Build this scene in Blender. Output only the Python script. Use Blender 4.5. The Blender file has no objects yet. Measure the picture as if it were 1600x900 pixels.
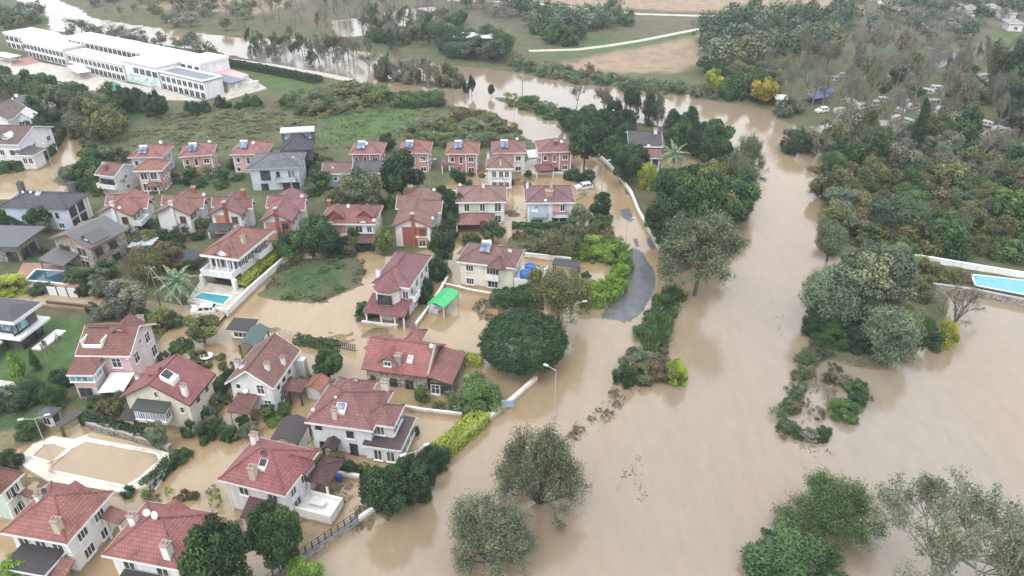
import bpy, math, random
import numpy as np
from mathutils import Vector, Matrix

R = math.radians
SC = bpy.context.scene
COL = SC.collection
random.seed(7)
RNG = np.random.default_rng(7)

# ------------------------------------------------------------------ camera, sky, sun, exposure
CAM_H, PITCH, FPX = 68.0, R(30.5), 1150.0
cam_d = bpy.data.cameras.new('camera'); cam = bpy.data.objects.new('camera', cam_d); COL.objects.link(cam)
cam.location = (0, 0, CAM_H); cam.rotation_euler = (R(90) - PITCH, 0, 0)
cam_d.sensor_width = 36.0; cam_d.lens = 36.0 * FPX / 1600.0
cam_d.clip_start = 0.5; cam_d.clip_end = 5000
SC.camera = cam

SUN_EL, SUN_AZ = R(58), R(205)          # azimuth from +Y towards +X
world = bpy.data.worlds.new('World'); SC.world = world; world.use_nodes = True
wn = world.node_tree.nodes; wl = world.node_tree.links
sky = wn.new('ShaderNodeTexSky'); sky.sky_type = 'NISHITA'; sky.sun_disc = False
sky.sun_elevation = SUN_EL; sky.sun_rotation = SUN_AZ
sky.air_density = 1.0; sky.dust_density = 4.0; sky.ozone_density = 1.0
hs = wn.new('ShaderNodeHueSaturation'); hs.inputs['Saturation'].default_value = 0.30
wl.new(sky.outputs[0], hs.inputs['Color'])
bg = wn['Background']; bg.inputs["Strength"].default_value = 0.15
cloud = wn.new('ShaderNodeMix'); cloud.data_type = 'RGBA'; cloud.inputs[0].default_value = 0.75      # even overcast layer over the clear sky
cloud.inputs[7].default_value = (4.6, 4.86, 5.22, 1); wl.new(hs.outputs[0], cloud.inputs[6])
wl.new(cloud.outputs[2], bg.inputs['Color'])

sun_d = bpy.data.lights.new('sun', 'SUN'); sun = bpy.data.objects.new('sun', sun_d); COL.objects.link(sun)
sun_d.energy = 0.5; sun_d.angle = R(30); sun_d.color = (1.0, 0.97, 0.93)
sdir = Vector((math.sin(SUN_AZ) * math.cos(SUN_EL), math.cos(SUN_AZ) * math.cos(SUN_EL), math.sin(SUN_EL)))
sun.rotation_euler = sdir.to_track_quat('Z', 'Y').to_euler()

vs = SC.view_settings
vs.view_transform = 'Standard'; vs.look = 'None'; vs.gamma = 1.0; vs.use_curve_mapping = False
vs.exposure = 1.32
SC.render.engine = 'CYCLES'
cy = SC.cycles
cy.use_denoising = True
cy.max_bounces = 6; cy.diffuse_bounces = 3; cy.glossy_bounces = 2; cy.transmission_bounces = 2
cy.volume_bounces = 1; cy.transparent_max_bounces = 4
cy.caustics_reflective = False; cy.caustics_refractive = False

# ------------------------------------------------------------------ layout helpers (survey of the place)
CT, ST = math.cos(PITCH), math.sin(PITCH)
def P(px, py, z=0.0):
    """Point of the place, at height z, that lies on the line of sight of a photograph pixel."""
    a = (px - 800.0) / FPX; b = (450.0 - py) / FPX
    dz = -ST + CT * b
    t = (z - CAM_H) / dz
    return Vector((a * t, (CT + ST * b) * t, z))
def PX(p):
    d = CT * p[1] - ST * (p[2] - CAM_H)
    return (800 + FPX * p[0] / d, 450 - FPX * (ST * p[1] + CT * (p[2] - CAM_H)) / d)
HOR = 450 - FPX * math.tan(PITCH)
def sc_h(py): return (py - HOR) * CT / CAM_H          # pixels per metre across, at the ground
def sc_v(py): return sc_h(py) * (CT + ST * (450 - py) / FPX)   # pixels per metre upwards
def s_ang(py): return math.sin(PITCH + math.atan((py - 450) / FPX))
def lin(r, g, b):
    f = lambda c: (c / 255 / 12.92) if c <= 10 else ((c / 255 + 0.055) / 1.055) ** 2.4
    return (f(r), f(g), f(b))

# ------------------------------------------------------------------ value noise for numpy
_perm = np.random.default_rng(11).random((256, 256))
def vnoise(x, y):
    xi = np.floor(x).astype(int); yi = np.floor(y).astype(int)
    fx = x - xi; fy = y - yi
    fx = fx * fx * (3 - 2 * fx); fy = fy * fy * (3 - 2 * fy)
    g = lambda i, j: _perm[i & 255, j & 255]
    return (g(xi, yi) * (1 - fx) + g(xi + 1, yi) * fx) * (1 - fy) + (g(xi, yi + 1) * (1 - fx) + g(xi + 1, yi + 1) * fx) * fy
def fbm(x, y, o=4):
    s = 0; a = 0.5; t = 0
    for k in range(o):
        s = s + a * vnoise(x * 2 ** k + 17 * k, y * 2 ** k + 5 * k); t += a; a *= 0.5
    return s / t

# ------------------------------------------------------------------ materials
def mat(name):
    m = bpy.data.materials.new(name); m.use_nodes = True
    nt = m.node_tree; b = nt.nodes['Principled BSDF']
    return m, nt, b
def N(nt, t, **kw):
    n = nt.nodes.new(t)
    for k, v in kw.items():
        if k in n.inputs: n.inputs[k].default_value = v
        else: setattr(n, k, v)
    return n
def ramp(nt, fac, stops):
    r = nt.nodes.new('ShaderNodeValToRGB'); e = r.color_ramp.elements
    while len(e) < len(stops): e.new(0.5)
    for el, (p, c) in zip(e, stops): el.position = p; el.color = (*c, 1) if len(c) == 3 else c
    nt.links.new(fac, r.inputs[0]); return r.outputs[0]
def mul(nt, a, b, fac=1.0, mode='MULTIPLY'):
    m = nt.nodes.new('ShaderNodeMix'); m.data_type = 'RGBA'; m.blend_type = mode
    m.inputs[0].default_value = fac
    nt.links.new(a, m.inputs[6])
    if isinstance(b, tuple): m.inputs[7].default_value = (*b, 1)
    else: nt.links.new(b, m.inputs[7])
    return m.outputs[2]
def mixf(nt, fac, a, b):
    m = nt.nodes.new('ShaderNodeMix'); m.data_type = 'RGBA'
    nt.links.new(fac, m.inputs[0])
    for i, c in ((6, a), (7, b)):
        if isinstance(c, tuple): m.inputs[i].default_value = (*c, 1)
        else: nt.links.new(c, m.inputs[i])
    return m.outputs[2]
def bump(nt, b, h, strength=0.3, dist=0.05):
    n = nt.nodes.new('ShaderNodeBump'); n.inputs['Strength'].default_value = strength; n.inputs['Distance'].default_value = dist
    nt.links.new(h, n.inputs['Height']); nt.links.new(n.outputs[0], b.inputs['Normal'])
def noise(nt, scale, detail=4, coord='Object', rough=0.6, vec=None):
    n = nt.nodes.new('ShaderNodeTexNoise'); n.inputs['Scale'].default_value = scale
    n.inputs['Detail'].default_value = detail; n.inputs['Roughness'].default_value = rough
    if vec is None:
        t = nt.nodes.new('ShaderNodeTexCoord'); vec = t.outputs[coord]
    nt.links.new(vec, n.inputs['Vector']); return n.outputs[0]
def ocol(nt):
    return nt.nodes.new('ShaderNodeObjectInfo').outputs['Color']
def geopos(nt):
    return nt.nodes.new('ShaderNodeNewGeometry').outputs['Position']

def make_plaster():
    m, nt, b = mat('plaster'); c = ocol(nt); pos = geopos(nt)
    mp = N(nt, 'ShaderNodeMapping'); mp.inputs['Scale'].default_value = (1, 1, 0.22); nt.links.new(pos, mp.inputs[0])
    streak = noise(nt, 1.3, 5, vec=mp.outputs[0]); patch = noise(nt, 0.35, 4, vec=pos)
    c = mul(nt, c, ramp(nt, streak, [(0.3, (0.78, 0.76, 0.72)), (0.55, (1, 1, 1))]), 0.8)
    c = mul(nt, c, ramp(nt, patch, [(0.3, (0.86, 0.86, 0.85)), (0.65, (1, 1, 1))]), 0.8)
    # silt tide mark left by the flood
    sp = N(nt, 'ShaderNodeSeparateXYZ'); nt.links.new(pos, sp.inputs[0])
    ad = N(nt, 'ShaderNodeMath', operation='ADD'); nt.links.new(sp.outputs[2], ad.inputs[0]); nt.links.new(patch, ad.inputs[1])
    tide = ramp(nt, ad.outputs[0], [(0.88, (0.9, 0.9, 0.9)), (1.0, (0, 0, 0))])
    c = mixf(nt, tide, c, (0.34, 0.25, 0.16))
    nt.links.new(c, b.inputs['Base Color']); b.inputs['Roughness'].default_value = 0.85
    bump(nt, b, noise(nt, 9, 3, vec=pos), 0.15, 0.02); return m
def make_paint(name='paint', rough=0.55, var=0.85):
    m, nt, b = mat(name); c = ocol(nt)
    c = mul(nt, c, ramp(nt, noise(nt, 1.1, 5, vec=geopos(nt)), [(0.32, (var, var, var * 0.98)), (0.62, (1, 1, 1))]))
    nt.links.new(c, b.inputs['Base Color']); b.inputs['Roughness'].default_value = rough; return m
def make_roof():
    m, nt, b = mat('clay_tiles'); c = ocol(nt)
    uv = N(nt, 'ShaderNodeUVMap'); uv.uv_map = 'UVMap'
    br = N(nt, 'ShaderNodeTexBrick'); nt.links.new(uv.outputs[0], br.inputs['Vector'])
    br.inputs['Scale'].default_value = 1.0; br.inputs['Brick Width'].default_value = 0.34; br.inputs['Row Height'].default_value = 0.42
    br.inputs['Mortar Size'].default_value = 0.05; br.inputs['Mortar Smooth'].default_value = 0.6
    br.inputs['Color1'].default_value = (1.10, 1.08, 1.06, 1); br.inputs['Color2'].default_value = (0.80, 0.78, 0.78, 1); br.inputs['Mortar'].default_value = (0.47, 0.45, 0.45, 1)
    hv = N(nt, 'ShaderNodeHueSaturation', Saturation=0.80, Value=0.90); nt.links.new(c, hv.inputs['Color']); c = hv.outputs[0]
    c = mul(nt, c, br.outputs[0], 0.85)
    pos = geopos(nt)
    big = noise(nt, 0.5, 6, vec=pos, rough=0.7)
    c = mul(nt, c, ramp(nt, big, [(0.28, (0.58, 0.57, 0.57)), (0.5, (1, 1, 1)), (0.72, (1.25, 1.32, 1.32))]), 0.9)
    lich = noise(nt, 2.3, 6, vec=pos, rough=0.75)
    c = mixf(nt, ramp(nt, lich, [(0.56, (0, 0, 0)), (0.74, (0.55, 0.55, 0.55))]), c, (0.16, 0.13, 0.11))
    nt.links.new(c, b.inputs['Base Color']); b.inputs['Roughness'].default_value = 0.7
    sx = N(nt, 'ShaderNodeSeparateXYZ'); nt.links.new(uv.outputs[0], sx.inputs[0])
    w = N(nt, 'ShaderNodeMath', operation='MULTIPLY'); w.inputs[1].default_value = 2 * math.pi / 0.34; nt.links.new(sx.outputs[0], w.inputs[0])
    s = N(nt, 'ShaderNodeMath', operation='SINE'); nt.links.new(w.outputs[0], s.inputs[0])
    fr = N(nt, 'ShaderNodeMath', operation='FRACT'); dv = N(nt, 'ShaderNodeMath', operation='MULTIPLY'); dv.inputs[1].default_value = 1 / 0.42
    nt.links.new(sx.outputs[1], dv.inputs[0]); nt.links.new(dv.outputs[0], fr.inputs[0])
    a = N(nt, 'ShaderNodeMath', operation='MULTIPLY_ADD'); a.inputs[1].default_value = -1.2
    nt.links.new(fr.outputs[0], a.inputs[0]); nt.links.new(s.outputs[0], a.inputs[2])
    bump(nt, b, a.outputs[0], 0.6, 0.04); return m
def make_leaf():
    m, nt, b = mat('leaves'); c = ocol(nt)
    at = N(nt, 'ShaderNodeAttribute'); at.attribute_name = 'v'
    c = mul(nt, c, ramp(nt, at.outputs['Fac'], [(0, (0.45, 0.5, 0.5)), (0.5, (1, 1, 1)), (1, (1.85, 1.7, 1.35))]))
    nt.links.new(c, b.inputs['Base Color']); b.inputs['Roughness'].default_value = 0.55; b.inputs['Specular IOR Level'].default_value = 0.22
    tr = N(nt, 'ShaderNodeBsdfTranslucent'); nt.links.new(c, tr.inputs[0])
    mx = N(nt, 'ShaderNodeMixShader'); mx.inputs[0].default_value = 0.14
    nt.links.new(b.outputs[0], mx.inputs[1]); nt.links.new(tr.outputs[0], mx.inputs[2])
    nt.links.new(mx.outputs[0], nt.nodes['Material Output'].inputs[0]); return m
def make_bark():
    m, nt, b = mat('bark'); c = mul(nt, ocol(nt), ramp(nt, noise(nt, 3, 4, vec=geopos(nt)), [(0.3, (0.6, 0.6, 0.6)), (0.7, (1.2, 1.2, 1.2))]))
    nt.links.new(c, b.inputs['Base Color']); b.inputs['Roughness'].default_value = 0.9; return m
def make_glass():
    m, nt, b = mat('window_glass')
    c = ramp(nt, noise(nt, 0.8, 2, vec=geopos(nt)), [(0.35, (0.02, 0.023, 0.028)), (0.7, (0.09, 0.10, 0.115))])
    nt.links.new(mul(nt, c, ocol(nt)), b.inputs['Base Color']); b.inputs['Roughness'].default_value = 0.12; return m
def make_stone():
    m, nt, b = mat('rubble_stone'); pos = geopos(nt)
    v = N(nt, 'ShaderNodeTexVoronoi', Scale=2.6); nt.links.new(pos, v.inputs['Vector'])
    ve = N(nt, 'ShaderNodeTexVoronoi', Scale=2.6, feature='DISTANCE_TO_EDGE'); nt.links.new(pos, ve.inputs['Vector'])
    bw = N(nt, 'ShaderNodeSeparateColor'); nt.links.new(v.outputs['Color'], bw.inputs[0])
    st = ramp(nt, bw.outputs[0], [(0.0, (0.12, 0.105, 0.09)), (0.5, (0.26, 0.235, 0.2)), (1, (0.42, 0.40, 0.36))])
    c = mixf(nt, ramp(nt, ve.outputs['Distance'], [(0.02, (0, 0, 0)), (0.08, (1, 1, 1))]), (0.3, 0.27, 0.23), st)
    nt.links.new(c, b.inputs['Base Color']); b.inputs['Roughness'].default_value = 0.9
    bump(nt, b, ve.outputs['Distance'], 0.8, 0.06); return m
def make_water():
    m, nt, b = mat('muddy_flood_water'); pos = geopos(nt)
    mp = N(nt, 'ShaderNodeMapping'); mp.inputs['Scale'].default_value = (1, 0.35, 1); mp.inputs['Rotation'].default_value = (0, 0, R(12)); nt.links.new(pos, mp.inputs[0])
    big = noise(nt, 0.022, 6, vec=mp.outputs[0], rough=0.55)
    c = ramp(nt, big, [(0.34, (0.275, 0.203, 0.128)), (0.48, (0.255, 0.200, 0.142)), (0.64, (0.242, 0.206, 0.166))])
    # yellower west of the bank: house and tree reflections painted into the colour
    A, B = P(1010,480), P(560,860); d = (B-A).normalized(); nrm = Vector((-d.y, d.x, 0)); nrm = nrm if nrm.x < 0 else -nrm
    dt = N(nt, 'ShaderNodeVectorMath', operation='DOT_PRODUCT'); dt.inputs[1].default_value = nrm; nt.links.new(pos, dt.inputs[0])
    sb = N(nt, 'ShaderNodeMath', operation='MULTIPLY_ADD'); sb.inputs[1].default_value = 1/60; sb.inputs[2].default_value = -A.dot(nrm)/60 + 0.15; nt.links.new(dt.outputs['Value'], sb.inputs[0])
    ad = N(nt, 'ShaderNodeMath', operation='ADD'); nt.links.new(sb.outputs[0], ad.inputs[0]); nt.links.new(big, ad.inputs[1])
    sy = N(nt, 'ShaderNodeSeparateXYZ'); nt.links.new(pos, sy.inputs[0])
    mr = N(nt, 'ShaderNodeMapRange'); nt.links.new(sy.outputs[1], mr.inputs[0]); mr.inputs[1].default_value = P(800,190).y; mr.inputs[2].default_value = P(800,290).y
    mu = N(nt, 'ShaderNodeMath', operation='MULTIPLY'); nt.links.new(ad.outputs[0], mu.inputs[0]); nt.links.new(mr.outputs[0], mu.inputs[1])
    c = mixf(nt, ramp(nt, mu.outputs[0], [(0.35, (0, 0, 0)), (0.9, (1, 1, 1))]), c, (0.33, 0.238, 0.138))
    fl = noise(nt, 0.5, 8, vec=mp.outputs[0], rough=0.75)
    c = mul(nt, c, ramp(nt, fl, [(0.3, (0.90, 0.89, 0.87)), (0.6, (1.05, 1.05, 1.05))]))
    nt.links.new(c, b.inputs['Base Color'])
    rr = ramp(nt, noise(nt, 0.06, 4, vec=mp.outputs[0]), [(0.3, (0.04, 0.04, 0.04)), (0.7, (0.13, 0.13, 0.13))])
    nt.links.new(rr, b.inputs['Roughness']); b.inputs['IOR'].default_value = 1.8
    bump(nt, b, noise(nt, 1.3, 6, vec=mp.outputs[0], rough=0.7), 0.16, 0.14); return m
def make_flat(name, c1, c2, scale, rough=0.8, bs=0.2, detail=6):
    m, nt, b = mat(name); pos = geopos(nt)
    n = noise(nt, scale, detail, vec=pos, rough=0.68)
    nt.links.new(ramp(nt, n, [(0.32, c1), (0.68, c2)]), b.inputs['Base Color']); b.inputs['Roughness'].default_value = rough
    bump(nt, b, noise(nt, scale * 9, 3, vec=pos), bs, 0.03); return m
def make_ground():
    m, nt, b = mat('ground_cover'); pos = geopos(nt)
    at = N(nt, 'ShaderNodeAttribute'); at.attribute_name = 'cover'
    c = at.outputs['Color']
    c = mul(nt, c, ramp(nt, noise(nt, 0.16, 8, vec=pos, rough=0.75), [(0.28, (0.52, 0.56, 0.52)), (0.5, (1, 1, 1)), (0.72, (1.4, 1.3, 1.15))]))
    c = mul(nt, c, ramp(nt, noise(nt, 1.6, 6, vec=pos, rough=0.8), [(0.3, (0.6, 0.62, 0.6)), (0.5, (1, 1, 1)), (0.7, (1.35, 1.32, 1.25))]))
    nt.links.new(c, b.inputs['Base Color']); b.inputs['Roughness'].default_value = 0.92
    bump(nt, b, noise(nt, 2.5, 5, vec=pos), 0.7, 0.25); return m

M = dict(plaster=make_plaster(), paint=make_paint(), roof=make_roof(), leaf=make_leaf(), bark=make_bark(), glass=make_glass(),
         stone=make_stone(), water=make_water(), ground=make_ground(), metal=make_paint('painted_metal', 0.35, 0.9),
         asphalt=make_flat('wet_asphalt', (0.07, 0.073, 0.08), (0.135, 0.14, 0.15), 0.5, 0.35),
         paving=make_flat('pale_paving', (0.36, 0.32, 0.27), (0.55, 0.52, 0.46), 0.7),
         mud=make_flat('mud', (0.27, 0.20, 0.125), (0.40, 0.31, 0.21), 0.4, 0.5),
         pool=make_flat('pool_water', (0.02, 0.22, 0.24), (0.035, 0.30, 0.32), 0.6, 0.06, 0.05),
         poolblue=make_flat('blue_pool_water', (0.09, 0.31, 0.46), (0.13, 0.40, 0.55), 0.6, 0.06, 0.05),
         pooldark=make_flat('dark_pool_water', (0.025, 0.065, 0.10), (0.04, 0.095, 0.135), 0.6, 0.06, 0.05))
WHITE = (0.74, 0.74, 0.73)

# ------------------------------------------------------------------ mesh builder
class MB:
    def __init__(s): s.v = []; s.f = []
    def add(s, vs, fs):
        o = len(s.v); s.v += [tuple(p) for p in vs]; s.f += [tuple(i + o for i in f) for f in fs]; return s
    def box(s, x0, x1, y0, y1, z0, z1):
        return s.add([(x0,y0,z0),(x1,y0,z0),(x1,y1,z0),(x0,y1,z0),(x0,y0,z1),(x1,y0,z1),(x1,y1,z1),(x0,y1,z1)],
                     [(0,3,2,1),(4,5,6,7),(0,1,5,4),(1,2,6,5),(2,3,7,6),(3,0,4,7)])
    def bar(s, a, b, w, h):
        """box from a to b (points at the bottom centre line), width w, height h"""
        a = Vector(a); b = Vector(b); d = b - a; u = Vector((d.x, d.y, 0)).normalized(); n = Vector((-u.y, u.x, 0)) * (w / 2); k = Vector((0, 0, h))
        p = [a - n, b - n, b + n, a + n]
        return s.add(p + [q + k for q in p], [(0,3,2,1),(4,5,6,7),(0,1,5,4),(1,2,6,5),(2,3,7,6),(3,0,4,7)])
    def prism(s, poly, z0, z1):
        n = len(poly); a = sum(poly[i][0]*poly[(i+1)%n][1]-poly[(i+1)%n][0]*poly[i][1] for i in range(n))
        if a < 0: poly = poly[::-1]
        g = lambda z, i: z[i] if isinstance(z, (list, tuple)) else z
        vs = [(p[0], p[1], z0) for p in poly] + [(p[0], p[1], z1) for p in poly]
        return s.add(vs, [tuple(range(n - 1, -1, -1)), tuple(range(n, 2 * n))] + [(i, (i+1) % n, n + (i+1) % n, n + i) for i in range(n)])
    def tube(s, a, b, r0, r1=None, n=6):
        r1 = r0 if r1 is None else r1
        a = Vector(a); b = Vector(b); d = (b - a)
        if d.length < 1e-6: return s
        d.normalize(); t = Vector((1, 0, 0)) if abs(d.x) < 0.8 else Vector((0, 1, 0)); e = d.cross(t).normalized(); g = d.cross(e)
        ring = lambda c, r: [c + (e * math.cos(2*math.pi*i/n) + g * math.sin(2*math.pi*i/n)) * r for i in range(n)]
        return s.add(ring(a, r0) + ring(b, r1), [(i, (i+1) % n, n + (i+1) % n, n + i) for i in range(n)] + [tuple(range(n-1, -1, -1)), tuple(range(n, 2*n))])
    def slab(s, polys, t):
        """sloping polygons given thickness t downwards"""
        key = {}; edges = {}
        for poly in polys:
            idx = []
            for p in poly:
                k = tuple(round(c, 4) for c in p)
                if k not in key: key[k] = len(s.v); s.v.append(k); s.v.append((k[0], k[1], k[2] - t))
                idx.append(key[k])
            s.f.append(tuple(idx)); s.f.append(tuple(i + 1 for i in reversed(idx)))
            for i in range(len(idx)):
                e = (idx[i], idx[(i + 1) % len(idx)])
                if (e[1], e[0]) in edges: del edges[(e[1], e[0])]
                else: edges[e] = 1
        for a, b in edges: s.f.append((a, a + 1, b + 1, b))
        return s
    def mesh(s, name, m, uv=False, smooth=False):
        me = bpy.data.meshes.new(name); me.from_pydata(s.v, [], s.f); me.materials.append(m)
        if uv:
            l = me.uv_layers.new(name='UVMap'); z = Vector((0, 0, 1))
            for p in me.polygons:
                n = p.normal; t = z.cross(n)
                if t.length < 1e-3: t = Vector((1, 0, 0))
                t.normalize(); w = n.cross(t)
                for li in p.loop_indices:
                    c = me.vertices[me.loops[li].vertex_index].co
                    l.data[li].uv = (c.dot(t), c.dot(w))
        if smooth: me.polygons.foreach_set('use_smooth', [True] * len(me.polygons))
        return me
    def build(s, name, m, parent=None, color=None, uv=False, smooth=False, loc=None, rz=0):
        return link(name, s.mesh(name, M[m] if isinstance(m, str) else m, uv, smooth), parent, color, loc, rz)
def link(name, me, parent=None, color=None, loc=None, rz=0, scale=None):
    o = bpy.data.objects.new(name, me); COL.objects.link(o)
    if parent is not None: o.parent = parent
    if color is not None: o.color = (*color[:3], 1)
    if loc is not None: o.location = loc
    if rz: o.rotation_euler.z = rz
    if scale is not None: o.scale = scale
    return o
LM = []                      # landmarks: (position, phrase), used to word the labels of plants
def tag(o, label, cat, group=None, phrase=None):
    o['label'] = label; o['category'] = cat
    if group: o['group'] = group
    if phrase: LM.append((Vector(o.location), phrase))
    return o
def empty(name, loc, rz=0):
    o = bpy.data.objects.new(name, None); COL.objects.link(o); o.location = loc; o.rotation_euler.z = rz; o.empty_display_size = 0.5; return o
def structure(o): o['kind'] = 'structure'; return o
def stuff(o, label=None, cat=None):
    o['kind'] = 'stuff'
    if label: o['label'] = label
    if cat: o['category'] = cat
    return o
def wpoly(pts, z=0.0): return [tuple(P(x, y, z)[:2]) for x, y in pts]
def sheet(name, pts, z0, z1, m, world=False):
    mb = MB(); mb.prism(pts if world else wpoly(pts), z0, z1); return mb.build(name, m)
# ------------------------------------------------------------------ terrain, water, roads
def sdist(pts, X, Y):
    """signed distance (inside positive) of points X,Y to a world polygon; far points get a cheap -50"""
    pts = np.array(pts); out = np.full(X.shape, -50.0)
    m = (X > pts[:,0].min()-15) & (X < pts[:,0].max()+15) & (Y > pts[:,1].min()-15) & (Y < pts[:,1].max()+15)
    x = X[m]; y = Y[m]; d = np.full(x.shape, 1e9); ins = np.zeros(x.shape, bool)
    n = len(pts)
    for i in range(n):
        ax, ay = pts[i]; bx, by = pts[(i+1) % n]
        ex, ey = bx-ax, by-ay; L = ex*ex+ey*ey + 1e-9
        t = np.clip(((x-ax)*ex+(y-ay)*ey)/L, 0, 1)
        d = np.minimum(d, (x-ax-t*ex)**2 + (y-ay-t*ey)**2)
        c = ((ay > y) != (by > y)) & (x < ex*(y-ay)/(ey if abs(ey) > 1e-9 else 1e-9)+ax)
        ins ^= c
    d = np.sqrt(d); out[m] = np.where(ins, d, -d); return out

LAND = [
 [(-300,335),(150,300),(300,300),(480,290),(600,290),(690,285),(700,300),(692,390),(600,402),(560,392),(470,398),(430,402),(385,450),(345,482),(300,478),(80,458),(-300,470)],
 [(128,245),(122,215),(118,190),(108,170),(125,158),(180,168),(330,163),(420,146),(545,124),(552,135),(560,150),(600,158),(640,152),(665,148),(700,160),(760,178),(800,198),(838,222),(846,245),(830,250),(800,255),(700,290),(500,300),(150,305),(80,285),(105,268)],
 [(-300,500),(70,478),(150,487),(290,503),(255,520),(240,560),(180,640),(110,672),(30,700),(30,735),(-300,760)],
 [(425,430),(470,402),(560,400),(572,425),(552,452),(500,474),(430,472),(400,462)],
 [(800,365),(900,354),(950,362),(975,385),(960,402),(860,402),(830,398),(790,385)],
 [(868,195),(900,183),(960,188),(1050,198),(1120,235),(1165,290),(1160,340),(1120,400),(1060,430),(1032,390),(1012,358),(985,310),(960,275),(920,240),(880,215)],
 [(770,152),(830,155),(880,172),(912,180),(905,188),(860,190),(800,166)],
 [(590,122),(640,126),(722,131),(718,138),(680,138),(600,131)],
 [(-300,20),(20,45),(100,50),(330,80),(520,118),(545,128),(420,150),(300,178),(120,165),(95,152),(-300,135)],
 [(-400,-60),(10,-8),(45,8),(80,30),(78,42),(20,48),(-300,30)],
 [(60,-12),(125,15),(140,28),(215,40),(290,50),(385,60),(470,62),(520,72),(600,87),(690,102),(800,113),(900,130),(1000,145),(1080,150),(1130,162),(1190,172),(1205,172),(1215,187),(1255,205),(1285,245),(1270,265),(1285,305),(1276,330),(1272,385),(1300,400),(1400,415),(1500,448),(1600,466),(1900,530),(2300,300),(2300,-110),(1000,-120),(-100,-100)],
 [(1255,450),(1330,402),(1420,410),(1465,445),(1490,480),(1470,530),(1430,545),(1380,580),(1330,572),(1290,562),(1260,520)],
 [(-300,190),(60,190),(75,215),(70,240),(50,255),(-300,268)],
]
WATER = [
 [(520,32),(560,28),(585,35),(580,55),(525,60)], [(600,18),(680,10),(685,24),(640,42),(605,42)], [(395,66),(440,62),(470,75),(460,95),(405,92)],
 [(530,78),(600,84),(620,108),(560,105)], [(440,80),(500,78),(510,100),(450,98)],
 [(1262,198),(1330,186),(1400,188),(1480,196),(1600,203),(1600,236),(1500,232),(1400,224),(1290,215)],
 [(1308,336),(1345,340),(1350,356),(1312,356)], [(1272,290),(1330,288),(1342,306),(1290,316)],
 [(1030,252),(1085,248),(1105,270),(1090,288),(1040,290)], [(1410,428),(1435,428),(1435,446),(1412,446)],
 [(1360,250),(1390,250),(1390,268),(1362,270)],
]
SHALLOW = [
 [(-200,980),(440,890),(560,795),(760,662),(840,592),(830,520),(700,508),(560,502),(430,503),(300,492),(250,540),(150,640),(-200,700)],
 [(690,250),(900,250),(940,300),(960,350),(940,402),(820,410),(700,400)],
 [(415,480),(560,480),(580,440),(565,395),(430,400),(390,460)],
 [(560,780),(640,730),(700,740),(640,810),(560,850)], [(735,455),(835,470),(830,500),(745,500)],
]
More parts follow.
